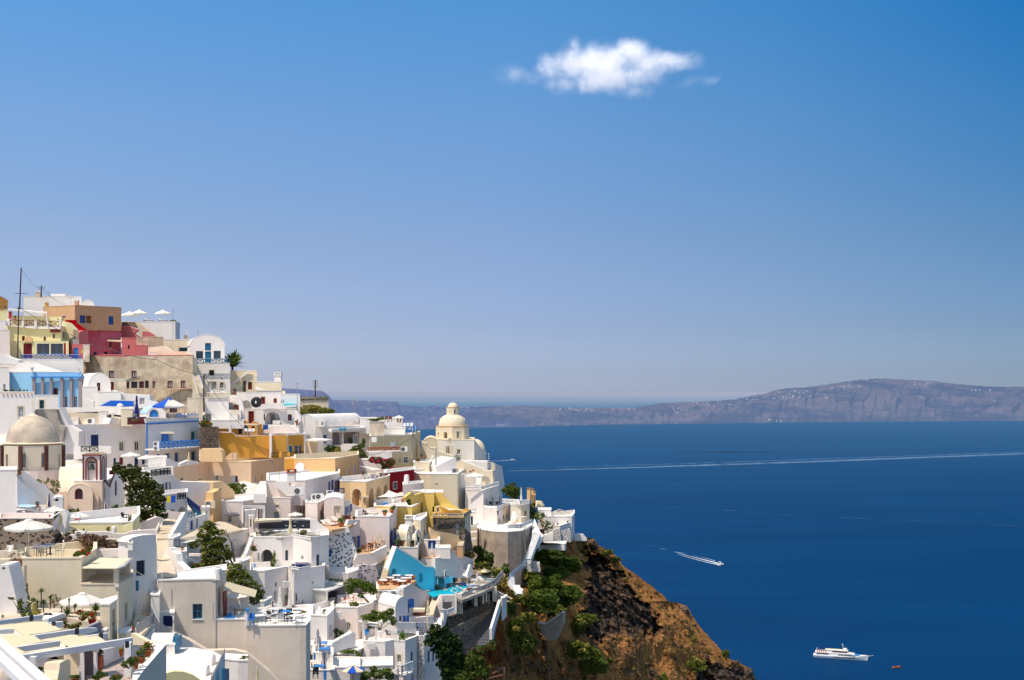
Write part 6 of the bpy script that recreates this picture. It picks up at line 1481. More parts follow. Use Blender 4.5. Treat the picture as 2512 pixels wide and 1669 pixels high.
for(x,y)in((1360,1470),(1450,1435),(1530,1465),(1640,1440),(1530,1405),(1690,1405),(1600,1480)):
 k+=1;nm=('first','second','third','fourth','fifth','sixth','seventh')[k-1]
 put('table',nm+' white topped table of the orange restaurant terrace',x,y,141.5+(1478-y)*.06,'w','OW',sc=1.15)
 put('chair',nm+' reddish wooden chair of the orange restaurant terrace',x+42,y+8,141.3+(1478-y)*.06,'OW','OW',rz=k*.9)
 put('chair',nm+' wooden chair facing left on the orange restaurant terrace',x-38,y+4,141.3+(1478-y)*.06,'OW','BR',rz=2+k*.7)
r=H('white restaurant block under the orange terrace with two air units','WP',139,[(1275,1500,139.6),(1620,1480,139),(1718,1422,144)],1760,5,par=.45,roof='W')
view(680,1369)
slab([(1615,387),(1716,330),(1990,478),(2000,505),(1990,760),(1700,760),(1615,640)],139,150,.8,mat='WP',name='side_wall',parent=r)
for i,x in enumerate((1420,1513)):put('air_conditioner',('left','right')[i]+' air conditioner above the little white vault',x,512,138.3,'w','w',sc=1.25)
rail('white curved fence by the restaurant block',[(1270,515,137),(1320,520,137),(1390,520,138)],100,'w','v',step=.9)
r=vault('small white vaulted house with navy shutters','W2',(1515,642,133),(1675,642,135.5),108,(1290,136),830,[(1565,745,1592,830,'p','n')],roof='W')
slab([(1690,525),(1755,525),(1755,635),(1690,640)],137,t=.08,mat='b',name='shutter',parent=r);slab([(1672,560),(1688,530),(1688,700),(1672,700)],135.8,t=.08,mat='n',name='shutter',parent=r)
for a,b in((1615,1645),(1657,1695)):slab([(a,740),(b,740),(b,830),(a,830)],134,t=.06,mat='b',name='shutter',parent=r)
slab([(1700,755),(1790,765),(1860,760),(1930,750),(2008,745),(2008,830),(1960,960),(1770,960),(1700,832)],134.5,138,.5,mat='WP',label='pinkish wavy parapet under the beige daybed')
slab([(1772,830),(1985,825),(1985,950),(1930,985),(1772,970)],133.8,137,.5,mat='PUP',label='small pumice studded wall with rusty ironwork')
r=root('daybed','beige covered daybed on the pink balcony','daybed',P(1820,740,138))
box_px('','BR',1735,700,1900,742,137.5,1.2,'frame',parent=r);box_px('','C',1745,660,1890,702,137.7,1.1,'mattress',parent=r)
shut('closed tan parasol beside the beige daybed',1934,545,138.5,52,200,'pc',pole='OW');shut('small closed tan parasol on the narrow terrace below',1925,755,136,40,200,'pc',pole='OW')
stairs('cream stair going up to the pool beside the daybed',(1905,740,141),(2000,735,141),(2000,500,150),(2075,500,150),13,'TA',t=.6,tread='c')
slab([(2008,700),(2120,500),(2120,700),(2010,800)],146,t=.6,mat='WP',label='white stair parapet left of the grey garage door')
rail('white slatted fence panel behind the agave',[(1550,970,131.5),(1770,975,133)],145,'w','h',step=2.5)
slab([(1555,835),(1765,830),(1765,965),(1555,962)],131.8,133.2,.05,mat='W',label='white board fence behind the agave',name='fence',cat='fence')
r=H('white house with pointed arch window above the small balcony','WP',133,[(690,636,133.4),(1035,640,133),(1268,572,136.6)],1260,7,[(878,825,942,932,'+a','w','gg')],par=.35)
for i in range(5):box_px('','w',730,692+i*17,820,701+i*17,132.6,.3,'louvre',parent=r)
r=root('pergola','white slatted pergola roof with drawn cream curtains','pergola',P(640,630,136))
patch('','pw',[(330,382,136),(640,414,136),(882,318,141),(690,290,143),(560,310,142)],'roof_panel',parent=r)
MB().tube(P(335,392,136),P(640,420,136),.08).build('beam','w',r);MB().tube(P(640,420,136),P(882,325,141),.08).build('beam','w',r)
for i in range(8):q=P(665+i*28,414-i*11,136.4+i*.6);MB().ob(q,(.5,.12,0),(-.04,.16,0),(0,0,.1)).build('slat','w',r)
for x,y in((640,415),(885,330)):MB().tube(P(x,y,136 if x<700 else 141),P(x,y+215,136 if x<700 else 141),.07).build('post','w',r)
for(a,b,c_)in((338,415,0),(440,520,1),(525,636,0)):
 m=MB();n=10
 for i in range(n):
  x0,x1=a+(b-a)*i/n,a+(b-a)*(i+1)/n;sp=25 if c_ else 0
  m.add([P(x0,408+x0*.02,136.1+.12*(i%2)),P(x1,408+x1*.02,136.1+.12*((i+1)%2)),P(x1+sp,628,136.1+.12*((i+1)%2)),P(x0+sp,628,136.1+.12*(i%2))],[(0,1,2,3)])
 m.build('curtain','pw',r)
slab([(640,380),(890,330),(890,650),(640,650)],141.5,t=.3,mat='GR',label='shaded wall inside the slatted pergola')  # grey-violet slab paints in the dark interior under the slats
for i,(x,lab)in enumerate(((715,'round black wicker chair under the slatted pergola'),(845,'white chair with red cushion under the slatted pergola'),(925,'white and red deck chair beside the pergola'))):put('chair',lab,x,622,137.5,('k','W','W')[i],('k','sr','sr')[i],sc=(1.9,1.1,1.5)[i],rz=(0,.6,-.5)[i])
put('table','glass topped table under the slatted pergola',700,605,137,'gm','k');put('round_table','white round table right of the round hedge',1075,600,136,'w','w')
pot('yellow flowering pot under the slatted pergola',725,625,135,40,20,34,'f3','TC','fb');bush('clipped round yellow green hedge on the parapet',[(985,600,68,36)],135,'f3',.1,1.4)
slab([(885,500),(1130,510),(1130,590),(885,600)],138.5,t=.4,mat='WP',label='low white bench wall behind the round hedge')
bush('leafy fig tree beside the slatted pergola',[(950,330,90,60),(930,400,60,60),(1060,330,110,50),(1180,400,90,50),(1230,430,45,50),(1120,360,70,40),(1070,480,30,25)],136,'f2',.13,.9,trunk=(1185,585,14),name='tree',cat='tree',f2=.3,mat2='f4')
bush('vine covering a white pergola in the lower hotel terrace',[(1160,760,100,45),(1280,730,120,55),(1380,740,90,60),(1450,690,60,55),(1490,810,45,70),(1180,880,30,40),(1250,790,90,30)],130.5,'f2',.12,1.2)
r=root('pergola','white timber pergola frame under the vine','pergola',P(1265,1075,129))
for a,b in(((1050,815,131),(1290,840,129)),((1290,840,129),(1480,790,133)),((1095,855,131),(1270,870,129.3)),((1050,815,131),(1180,790,134))):MB().tube(P(*a),P(*b),.09,n=4).build('beam','w',r)
for x in(1265,1105):MB().tube(P(x,850,129.4),P(x,1075,129.4),.08).build('post','w',r)
H('white back wall of the vine pergola terrace','W2',133.5,[(1270,828),(1560,832,133.5)],1080,2)
r=H('white lower house with cross barred window at the vine terrace','W2',128.6,[(1098,1075,129),(1385,1096,128.6),(1490,1062),(1640,1072),(1812,1005)],1700,6,[(1262,1260,1290,1326,'a','k'),(1538,1242,1586,1346,'+w','w'),(1713,1202,1746,1326,'w','t'),(1716,1490,1760,1640,'A','GC')],par=.7)
for i in range(5):box_px('','w',1145,1092+i*17,1255,1101+i*17,128.3,.3,'louvre',parent=r)
for i,(x,y,kd,mt,lab)in enumerate(((1150,1040,'chair','B','blue cushioned chair under the vine pergola'),(1335,1040,'table','W','white table under the vine pergola'),(1440,1045,'chair','k','black chair under the vine pergola'),(1480,1045,'director_chair','W','folding white chair by the agave'),(1530,1040,'director_chair','w','second folding white chair by the agave'))):put(kd,lab,x,y,130.5,mt,'w',sc=1.2,rz=i)
spiky('tall agave spikes in a white planter',1610,1060,130,130,9,'f2',lpx=150,droop=.05,wd=.12,name='agave')
rail('white corner balcony with horizontal bars',[(1548,1500,127.3),(1600,1510,126.6),(1735,1455,129)],130,'w','h',step=1.4,th=.05)
slab([(1545,1495),(1600,1512),(1738,1458),(1735,1480),(1600,1530),(1548,1515)],127,129,1,mat='W',name='balcony_slab',parent=r)
slab([(1812,1003),(1890,1000),(1885,1600),(1815,1640)],131.5,t=.6,mat='PS',label='narrow rubble stone pier right of the cross barred window')
H('grey white shaded block behind the cypress tree','W2',134.5,[(1890,1000),(2110,1010,136)],1640,4,[(1930,1190,1955,1340,'p','t'),(1990,1190,2015,1330,'p','t'),(2030,1180,2050,1310,'p','n')])
slab([(1465,1455),(1540,1420),(1560,1440),(1560,1600),(1470,1600)],127.8,t=.4,mat='W',label='white buttress wall left of the corner balcony')
r=slab([(1090,1385),(1160,1320),(1280,1318),(1280,1335),(1225,1392),(1225,1410),(1090,1400)],126.5,127.5,1.2,mat='W',name='planter',label='white triangular planter box with sand',cat='planter')
H('white corner tower block with planted roof terrace','W2',127.5,[(425,742,128),(640,742,127.5),(727,682,131.5)],1200,6,[(668,862,692,1010,'v','w','gg')],par=.6)
pot('leafy plant on the corner tower roof',600,725,128.5,40,14,50,'f2','W');put('director_chair','white chair on the corner tower roof',530,725,129.5,'w','w')
slab([(670,1112),(975,945),(985,955),(1005,1010),(1005,1150),(900,1160),(705,1235),(690,1200)],125.5,129,.5,mat='W2',label='long white diagonal parapet with small balcony bars')
rail('white bars at the end of the diagonal parapet',[(915,1035,128),(1000,1010,129)],50,'w','h',step=1)
bush('dark green plants at the foot of the arched window',[(755,940,30,50),(820,960,40,35),(770,1010,30,20)],130.5,'f4',.1)
r=H('white porch roof with vine and dark doorway','WP',126,[(705,1232,126.2),(935,1240,126),(1080,1190,129)],1450,4,[(745,1262,835,1392,'n','GR'),(850,1250,900,1390,'d','w')],par=.05,over=.2)
for i in range(7):box_px('','w',935,1262+i*20,1010,1270+i*20,125.6,.3,'louvre',parent=r)
bush('vine hanging over the white porch',[(880,1205,90,22),(970,1200,70,30),(1040,1250,32,50),(1030,1330,40,45),(1010,1380,30,20)],125.5,'f2',.1,1.1)
for i,(x,y,h,w)in enumerate(((520,915,230,72),(543,1003,240,76),(597,1215,255,95))):shut(('upper','middle','lowest')[i]+' of the three closed navy and white parasols',x,y,124.5-i*1.5,w,h,'pn','pw')
H('upper white ledge with light blue table and bench','W',124,[(435,1132,125),(700,1125,125)],1240,2.5,par=.5)
H('middle white ledge with light blue seats','W',122,[(455,1215,122.5),(718,1285,121)],1460,3.5,par=.5)
r=H('lowest white ledge with blue cushioned bench','W',119,[(395,1440,119.4),(458,1440,119.2),(735,1435,119)],1680,4,par=.6)
for i,(x,y,Y)in enumerate(((580,1195,124),(600,1275,121.5),(540,1500,118))):put('table',('upper','middle','lowest')[i]+' bright blue table on the narrow white ledges',x,y,Y,'B','w',sc=1.2)
for i,(x0,y0,x1,y1,Y)in enumerate(((640,1130,672,1195,123.5),(668,1225,692,1290,121.5),(465,1225,486,1310,120.5),(595,1445,626,1568,117.5),(385,700,410,880,117))):slab([(x0,y0+10),(x1,y0),(x1,y1),(x0,y1-8)],Y,t=.35,mat='B',name='bench',label=('blue seat back at the upper ledge','blue seat back at the right of the middle ledge','blue seat back at the left of the middle ledge','tall blue seat back on the lowest ledge','blue folded screen at the end of the big terrace')[i],cat='bench')
for i,(x,y)in enumerate(((495,1500),(490,1545))):put('chair',('upper','lower')[i]+' black chair beside the lowest blue table',x,y,118-i,'k','k',sc=1.1)
parasol('open parasol with blue and cream segments at the bottom edge',975,1376,119.5,305,230,'pc',8,.34,alt='pb')
bush('broad leafy vine at the bottom edge under the cross barred window',[(1150,1500,90,50),(1280,1490,110,60),(1400,1460,80,55),(1440,1520,70,50),(1020,1470,30,30),(1240,1420,50,40),(1110,1550,60,30)],121,'f2',.12,1.2)
H('white house foot at the bottom edge under the blue and cream parasol','W2',120.5,[(725,1415),(1060,1412,120.5)],1700,5,par=.2)
H('white terrace corner at the bottom edge below the vine','W2',122.5,[(1040,1400),(1480,1470,123)],1750,4,par=.2)
view(960,1369)
deck=hfloor('','GC',(430,152),[(530,500),(420,430),(600,320),(700,250),(850,255),(1330,262),(1432,228),(1310,372),(1190,430),(905,545),(780,480)],.35,name='pool_deck',cat='pool deck');tag(deck,'grey pool deck hanging over the slope on columns','pool deck')
hfloor('turquoise swimming pool beside the cyan wall','pool',(430,151.8),[(425,432),(590,415),(720,410),(765,345),(1000,350),(935,402),(780,470),(530,496)],.1,name='pool',cat='pool',dz=.08)
slab([(700,408),(765,340),(775,345),(722,415)],156,t=.2,mat='c',label='cream pool coping beside the shower wall')
rail('grey pipe railing along the outer pool deck',[(905,545,147.5),(1050,480,151),(1190,432,153.5),(1310,372,157),(1430,235,166)],82,'gm','v',step=2.2,th=.035)
rail('thin white railing behind the pool deck',[(840,265,167),(1030,268,167),(1340,268,167)],48,'w','h',step=3,th=.02)
for i,(a,b,y0,y1,Y)in enumerate(((850,915,545,720,148),(1062,1104,478,620,150.5),(1165,1190,440,590,152.5),(1210,1228,420,570,153.2),(1295,1350,375,560,156))):box_px('','C2',a,y0,b,y1,Y,.6,'deck_column',parent=deck)
slab([(840,550),(905,548),(1290,388),(1350,370),(1350,600),(1290,640),(840,780)],157,161,.4,mat='K',name='undercroft_shade',parent=deck)  # dark sheet paints the shade behind the deck columns
for i,x in enumerate((940,1030,1130,1240)):slab([(x,520-i*20),(x+22,515-i*20),(x+22,680-i*32),(x,690-i*32)],154.5,t=.3,mat='GC',name='inner_pier',parent=deck)
for i,(x,y,mt,rz,Y)in enumerate(((880,470,'pw',1.9,152),(930,440,'pw',1.9,153),(990,400,'BP',2.0,156),(1020,380,'pw',2.0,157.5),(1060,420,'pw',1.9,153),(1150,390,'pw',1.9,155),(920,310,'pw',.8,162),(1030,310,'pw',.8,162),(1180,325,'pw',.9,161),(1250,320,'T',1.8,161),(860,500,'pw',1.9,149.5),(985,470,'pw',1.9,150.5))):
 put('sun_lounger',('first','second','bright blue','fourth','fifth','sixth','rear left','rear middle','striped rear','turquoise covered','nearest','outermost')[i]+' sun lounger on the pool deck',x,y,Y,mt,'BR' if i<8 else 'w',rz=rz)
person('sunbather sitting on the lounger by the pool rail',1060,372,157,62,'sit','sr','sd')
person('swimmer in the turquoise pool',868,402,153.6,40,'sit',None,None)
person('topless man in dark shorts leaning at the white balcony',702,232,156,118,'stand',None,'pn',face=0)
person('woman in a long dark dress standing by the pool',800,342,157.5,162,'stand','sd','dress',face=.6)
for i,(x,y,h)in enumerate(((985,230,130),(1100,190,150))):shut(('left','right')[i]+' grey closed parasol behind the pool loungers',x,y,160,42,h,'W2')
parasol('beige sloping parasol at the back corner of the pool deck',1188,132,165,190,140,'pc',4,.35,rot=.2)
r=H('white framed balcony bar with orange chairs beside the pool','CYL',154,[(565,232,156),(690,235,154),(775,135,163)],420,4,[(600,245,685,320,'n','C')],par=.5)
rail('white framed railing of the balcony bar',[(568,232,155.5),(692,235,153.8),(770,140,162.5)],70,'w','h',step=2)
for i,x in enumerate((615,650)):put('chair',('left','right')[i]+' orange wooden chair in the balcony bar',x,215,156.5,'OW','OW')
shut('beige closed parasol above the balcony bar',650,20,158,44,150,'pc',pole='OW')
bush('small green and yellow plant below the balcony bar',[(592,375,26,42)],153,'f3',.09)
view(1020,1180)
H('white apartment block with blue louvred gate','WP',158,[(55,752,159),(140,742,158),(308,740,158)],1000,5,[(158,765,256,872,'d','b')])
shut('closed white parasol before the blue louvred gate',208,795,154,38,150,'pw')
H('pale low block with small green bowl on top','WP',154,[(255,868,154),(442,868,154)],1000,3,roof='W');
slab([(250,990),(300,985),(475,928),(515,935),(600,1100),(600,1250),(250,1220)],153,158,.6,mat='WP',label='large pinkish slanted wall behind the balcony bar')
slab([(450,878),(520,895),(620,965),(735,1002),(735,1110),(690,1130),(610,1105),(590,1060),(500,990)],160,166,.5,mat='WP',label='curving cream stair wall beside the green slope')
slab([(520,990),(560,1010),(610,1080),(608,1180),(590,1210),(510,1100)],159,161,.3,mat='WP',label='inner curving stair wall above the pool')
slab([(520,1115),(535,1120),(585,1205),(575,1225),(520,1130)],158,159,.3,mat='C',label='thin cream sloping kerb at the foot of the curving stair')
stairs('cream stair curving down to the pool deck',(590,1248,158),(668,1250,158),(605,1100,164),(650,1100,164),8,'TA',t=.6,tread='w')
slab([(700,1072),(728,1074),(728,1205),(650,1268),(648,1245)],158.5,160,.3,mat='W',label='bright white stair parapet right of the pool stair')
r=H('dark volcanic stone house with grey double door','DS',164,[(220,472,164),(630,480,164),(702,418,170)],760,6,[(505,540,555,700,'d','g')],roof='YE')
slab([(630,480),(702,415),(702,640),(680,660),(630,600)],164,169,.4,mat='C',name='side_wall',parent=r)
slab([(218,460),(630,466),(702,408),(702,424),(632,484),(218,476)],163.6,169,.5,mat='YE',name='coping',parent=r)
rail('grey lattice balustrade of the dark stone house terrace',[(225,462,163.4),(620,466,163.6),(700,410,169)],42,'GC','x',step=.8)
rail('white lattice balcony on the wall right of the sail',[(705,410,174),(765,400,174)],55,'w','x',step=.9);box_px('white balcony slab jutting right of the sail','W',590,402,768,418,173.4,1.6,'balcony','balcony')
sail('white shade sail with drooping corner over the stone house terrace',[(268,308),(455,318),(605,380),(430,378)],(172,178,170,163.5),'pw',(2,))
slab([(215,330),(440,300),(600,380),(640,400),(640,466),(215,460)],171,t=.5,mat='YE',label='yellow back wall of the stone house terrace',ops=[(268,340,302,432,'+w','w')])
slab([(92,165),(350,150),(350,190),(480,310),(215,470),(100,490)],173,t=.5,mat='YE',label='broad deep yellow wall left of the stone house terrace')
slab([(190,598),(250,645),(400,668),(480,680),(557,700),(557,880),(190,870)],160.5,163,.6,mat='PE2',label='swooping peach wall under the dark stone house')
slab([(640,690),(700,668),(735,900),(530,900),(530,850),(600,840)],162,165,.6,mat='DS',label='dark rubble wall beside the short stone steps')
stairs('short brown stone steps under the dark stone house',(530,840,161),(605,840,161),(565,745,165),(640,740,165),6,'TA',tread='c')
box_px('narrow dark green door right of the stone house','f9' if False else 't',706,455,733,565,176,.1,'door','door')
view(960,1369)
r=slab([(635,480),(838,478),(838,712),(720,752),(640,880),(545,760),(550,650)],146,147,.6,mat='WP',name='garage',label='white pool plant block with grey roller door',cat='building',ops=[(645,565,778,705,'d','GC')])
slab([(812,450),(838,452),(838,720),(810,720)],145.8,t=.3,mat='W',name='pier',parent=r)
r=slab([(655,662),(718,660),(712,780),(690,860),(655,905),(630,880),(668,800),(672,690)],143,144,.5,mat='W',name='wall',label='white curled stair end wall above the cypress')
rail('white handrail beside the grey roller door',[(720,725,145),(800,690,145.5)],60,'w','h',step=1.5)
stairs('yellowish steps dropping to the dark cypress',(520,900,139),(640,890,139),(560,775,144),(650,770,144),7,'C',tread='W')
slab([(715,775),(840,718),(1290,545),(1310,560),(1310,650),(1290,650),(740,925)],147,156,1,mat='DS',label='dark volcanic retaining wall under the pool deck')
slab([(740,925),(1290,650),(1230,820),(1180,1040),(990,1260),(860,1150),(770,960)],146.6,155.5,1,mat='BS2',label='brown rubble slope wall below the dark retaining wall')
stairs('dark shaded stair plunging beside the pool deck',(1090,1180,146),(1290,1080,146),(1290,600,158),(1400,600,158),30,'DG',t=.5,tread='DG')  # dark grey steps have the shadow on the stair painted in
slab([(1288,905),(1400,540),(1412,535),(1415,640),(1318,940),(1306,1090),(1290,1090)],147,153,.3,mat='W2',label='long grey white banister wall of the dark stair')
H('tall white pier at the head of the dark stair','W2',152,[(1408,535,152.5),(1418,530,152),(1480,500,155)],800,1.2)
for a,b in(((1350,420,158),(1480,495,158)),((1480,495,158),(1600,548,158)),((1350,490,158),(1500,495,158)),((1480,560,158),(1595,545,158))):tag(MB().tube(P(*a),P(*b),.07,n=5).build('beam','W'),('upper','right','inner','lowest')[[1350,1480,1350,1480].index(a[0])+(a[1]>480 and a[0]==1350)*2+(a[1]>550)*2]+' white beam of the broken frame right of the pool deck','beam')
slab([(1352,415),(1475,500),(1410,530),(1352,560)],160,t=.5,mat='WP',label='pinkish triangular wall right of the pool deck')
for i,(a,b)in enumerate((((470,1340),(650,1290)),((455,1430),(640,1370)))):pass
r=root('fence','brown wooden handrail fence at the bottom edge','fence',P(1300,1560,148))
for a,b in(((1230,1470,147),(1450,1405,149)),((1300,1480,146),(1455,1412,149)),((1170,1560,145),(1430,1500,147)),((1260,1400,149),(1450,1408,149))):MB().tube(P(*a),P(*b),.07,n=5).build('rail','OWD',r)
for x,y in((1305,1480),(1380,1450),(1450,1415),(1235,1480)):MB().tube(P(x,y-10,147.5),P(x,y+140,147.5),.08,n=6).build('post','OWD',r)
view(0,1140)
H('white rounded tower wall at the left edge below the big dome','W2',127,[(-30,76,127),(215,70,127)],780,5,roof='W',par=.1)
r=slab([(215,145),(285,82),(330,95),(440,182),(600,290),(680,370),(720,420),(720,620),(215,560)],128,130,.8,mat='W2',name='staircase_wall',label='white wavy stair wall descending from the tower',cat='wall')
slab([(218,160),(285,225),(340,270),(440,345),(520,420),(600,462),(600,480),(480,600),(225,535),(218,400)],126.6,128.6,.4,mat='W2',name='inner_curb',parent=r)
slab([(222,525),(480,602),(600,548),(600,562),(480,618),(222,545)],125,126,.4,mat='W',name='low_coping',parent=r)
hfloor('pale blue floor patch at the foot of the wavy stair wall','LBR',(520,126.5),[(235,540),(390,545),(520,525),(260,500)],.05)
pot('round bush in a pot on top of the white stair wall',250,132,127.5,52,36,42,'f3');pot('round bush in a dark pot on the white terrace wall',483,545,125.5,40,32,40,'f3')
person('seated person in white and red below the stair wall',485,590,124.5,90,'sit','W','sr',face=0)
slab([(400,525),(590,520),(590,600),(400,560)],126,t=.4,mat='W',label='white bench wall behind the seated person')
vault('small white arched niche house at the foot of the stair wall','W2',(672,468,124),(806,468,124.4),44,(690,127),660,[(706,438,752,470,'A','GR')])
shut('closed navy and cream striped parasol near the small niche',628,366,125,92,215,'pn','pc');shut('closed navy and cream striped parasol beside the fan palm',1353,492,126,80,190,'pn','pc')
spiky('big fan palm behind the yellow terrace',1500,650,127,130,60,'fa',trunk=25,lpx=170,name='palm_tree',cat='palm tree',droop=.7,wd=.09);spiky('small fan palm left of the striped parasol',1300,640,127.5,60,24,'f1',trunk=5,lpx=80,droop=.8)
bush('bright green leafy shrub in front of the church wall',[(930,600,80,32),(1000,585,20,25)],128,'f2',.1);bush('sparse green and brown vine climbing by the church',[(560,215,90,45),(700,230,60,55),(740,290,40,60),(690,340,50,50)],133,'f2',.1,.5,f2=.3,mat2='f6',core=False)
parasol('white parasol overlapping the small niche house',700,538,122.5,275,200,'pw',rise=.3);parasol('white parasol over a red table on the yellow terrace',1015,612,118.5,270,165,'pw',rise=.3)
box_px('red covered table under the white parasol','sr',945,680,1010,715,118,.5,'table','table');put('chair','white chair beside the red covered table',985,742,117,'w','w')
r=H('flat roofed stone walled terrace house at the left edge','BS',108,[(-30,697,108),(684,694,108)],1120,4.2,roof='WP',par=.45)
H('','W2',107.9,[(684,692,107.9),(768,628)],1060,1,parent=r,roof='W')
slab([(770,640),(800,625),(800,780),(770,780)],112,t=.5,mat='LY',name='yellow_strip',parent=r)
slab([(800,600),(830,590),(870,650),(850,740),(835,880),(770,870),(770,770),(800,770)],110,t=.8,mat='W2',label='white lumpy wall between the stone house and yellow terrace')
pot('small red potted plant in the roof corner of the stone house',640,680,109.5,22,14,18,'f8')
r=H('lemon yellow terrace house with white parapet and dark chair','LY',112,[(800,758,112),(1560,748,112.4),(1700,744,112.8),(1792,642)],930,8,par=.8)
put('director_chair','dark folding chair in the corner of the yellow terrace',1605,745,113.5,'k','k',sc=1.1,rz=1.5);pot('dark potted shrub in the corner of the yellow terrace',1660,740,114.5,46,36,55,'f4','BR')
slab([(1490,872),(1495,830),(1570,778),(1702,750),(1705,875)],110.8,t=.5,mat='LY',label='curved yellow buttress at the right of the yellow terrace')
MB().lathe(P(1464,880,110.4),[(PW(30,110),0),(PW(30,110),PW(75,110)),(PW(24,110),PW(90,110)),(0,PW(96,110))],14).build('chimney','W');tag(bpy.data.objects[[o.name for o in COL.objects][-1]],'stubby white round chimney before the curved yellow buttress','chimney')
slab([(835,785),(900,800),(980,830),(1060,870),(1060,900),(835,900)],110.6,t=.3,mat='C',label='low cream sloping curb left of the potted geranium')
pot('terracotta pot with green plant on the wavy white wall',962,898,110,54,42,30,'f2');pot('red and yellow flowering pot before the yellow wall',1388,870,110.2,40,12,60,'f2','TC','f8')
pot('tiny dark bottle shaped plant before the yellow wall',1076,868,110.5,22,10,34,'f9','k')
r=slab([(835,905),(1000,900),(1060,885),(1130,868),(1380,860),(1450,885),(1600,888),(1700,850),(1992,830),(1992,985),(835,985)],108,110,.5,mat='WP',name='wall',label='long wavy white wall below the yellow terrace')
for i in range(8):box_px('','c',1380+i*55,915-i*3,1388+i*55,945-i*3,107.2,.1,'baluster',parent=r)
put('air_conditioner','dark round grille unit on the wavy white wall',1036,962,107.5,'W','k',sc=1.1)
r=root('rock_pile','pile of dark brown rocks beside the stone walled house','rocks',P(760,1000,106))
rk=random.Random(4)
for i in range(26):
 q=P(rk.uniform(690,900),0,106+rk.random());q.z=P(0,rk.uniform(870+max(0,q.x+39.5)*10,1005),106).z
 m=MB();s_=rk.uniform(.12,.34);m.lathe(q,[(0,-s_),(s_*.9,-s_*.5),(s_,s_*.1),(s_*.5,s_*.7),(0,s_*.75)],7)
 for v in m.v:v+=Vector(noise.noise_vector(v*3))*s_*.5
 m.build('rock','ROCK',r)
bush('wide clump of dry brown grass behind the cream terrace',[(870,1030,90,55),(1000,1010,110,65),(1130,970,130,95),(1260,990,120,80),(1400,1020,110,60),(1490,1050,60,40)],104.5,'f6',.14,1.5)
slab([(1235,1090),(1640,1078),(1690,960),(1690,1180),(1235,1190)],102.5,t=.5,mat='W2',label='white roof parapet behind the canvas canopy');slab([(1350,955),(1620,950),(1660,1080),(1350,1085)],105.5,t=.4,mat='C',label='cream wall strip behind the dry grass')
r=slab([(1640,1700),(1640,1012),(1612,995),(1700,935),(1830,908),(1998,900),(2012,1100),(2018,2250),(1700,2250)],101,103.5,1.3,mat='W2',name='house',label='white house with one dark blue window beside the lane',cat='house',ops=[(1748,1230,1860,1425,'w','n')])
slab([(1612,995),(1700,935),(1830,905),(1998,895),(1998,908),(1830,922),(1705,950),(1640,1000)],100.9,103.4,.5,mat='W',name='coping',parent=r)
H('','W',100.5,[(1640,1012),(1700,1010,100.5)],1100,1.2,parent=r)
box_px('','T',1740,1492,1768,1620,100.6,.3,'door',parent=r)
tag(MB().path([P(1650,1240,99).lerp(P(1860,1425,101),t/8)-Vector((0,0,.25*math.sin(PI*t/8)))for t in range(9)],.03,4).build('cable','c'),'pale slack cable crossing the dark blue window','cable')
r=H('large cream terrace building with plain blank wall','C',94,[(285,1212,94),(1045,1197,94.2),(1240,1090)],2300,6,par=.85,roof='C')
r2=H('','C',93.9,[(1045,1545,93.8),(1520,1548,93.8),(1700,1440)],2260,9,[(1603,1770,1636,2005,'v','g','gg')],roof='PV',par=.02,parent=r)
slab([(1520,1548),(1560,1530),(1560,1490),(1620,1490),(1625,1455),(1700,1430),(1700,1470),(1520,1575)],93.7,98.6,.3,mat='W2',name='stepped_parapet',parent=r)
slab([(1045,1320),(1235,1320),(1235,1560),(1045,1560)],96.5,98.5,.3,mat='C',name='canopy_wall',parent=r,ops=[(1128,1345,1168,1525,'d','GC')])
slab([(1235,1320),(1650,1310),(1650,1450),(1235,1450)],99,t=.4,mat='W2',name='canopy_wall',parent=r)
slab([(1180,1445),(1650,1440),(1640,1470),(1180,1480)],98,t=.8,mat='t',name='bench_cushion',parent=r)
cn=root('canopy','cream canvas canopy on white posts over the small porch','canopy',P(1490,1545,94))
hfloor('','pc2',(1322,93.6),[(1052,1322),(1495,1328),(1680,1200),(1240,1190)],.08,name='canvas',parent=cn)
for i in range(7):t=i/6;beam(PZ(1500+170*t,1326-125*t,P(0,1322,93.6).z-.02),PZ(1600+110*t,1290-92*t,P(0,1322,93.6).z-.02),.1,.12,'W',cn,'rafter')
MB().box(*P(1492,1545,94),.34,.3,PW(215,94)).build('post','C',cn);MB().box(*P(1645,1445,98.5),.3,.3,PW(235,98)).build('post','C',cn)
parasol('very large white parasol on the cream terrace',368,708,95.8,605,490,'pw',8,.26,rot=.2)
for i,(x,y,mt,rz)in enumerate(((272,1190,'c',.5),(495,1165,'WP',2.7),(545,1210,'c',3.0),(765,1185,'c',-.8),(120,1200,'w',.2))):put('director_chair',('cream folding chair left of the big parasol pole','pinkish folding chair behind the terrace table','low backed cream chair in front of the terrace table','cream folding armchair right of the terrace table','white folding chair hidden behind the bare shrub')[i],x,y,96.2,mt,'c',rz=rz,sc=1.15)
put('table','white square table on the cream terrace',560,1190,95.8,'w','k',sc=1.2);put('round_table','small grey round table behind the cream chairs',640,1150,97.2,'gm','k',sc=1.1)
bush('red flowering geranium bush at the cream terrace corner',[(1110,1115,55,45),(1060,1135,50,40),(1150,1085,40,30),(1000,1130,40,30)],95.6,'f2',.07,1,mat2='f8',f2=.55)
bush('round clipped green bush beside the red geraniums',[(982,1165,58,34)],95,'f2',.07,1.3)
bush('bare grey branched shrub in a dark box on the cream terrace',[(200,1190,70,55)],94.5,'f6',.05,.35,core=False,mat2='f6')
box_px('dark brown planter box left of the cream wall','BR',120,1225,282,1290,94.2,.8,'planter','planter')
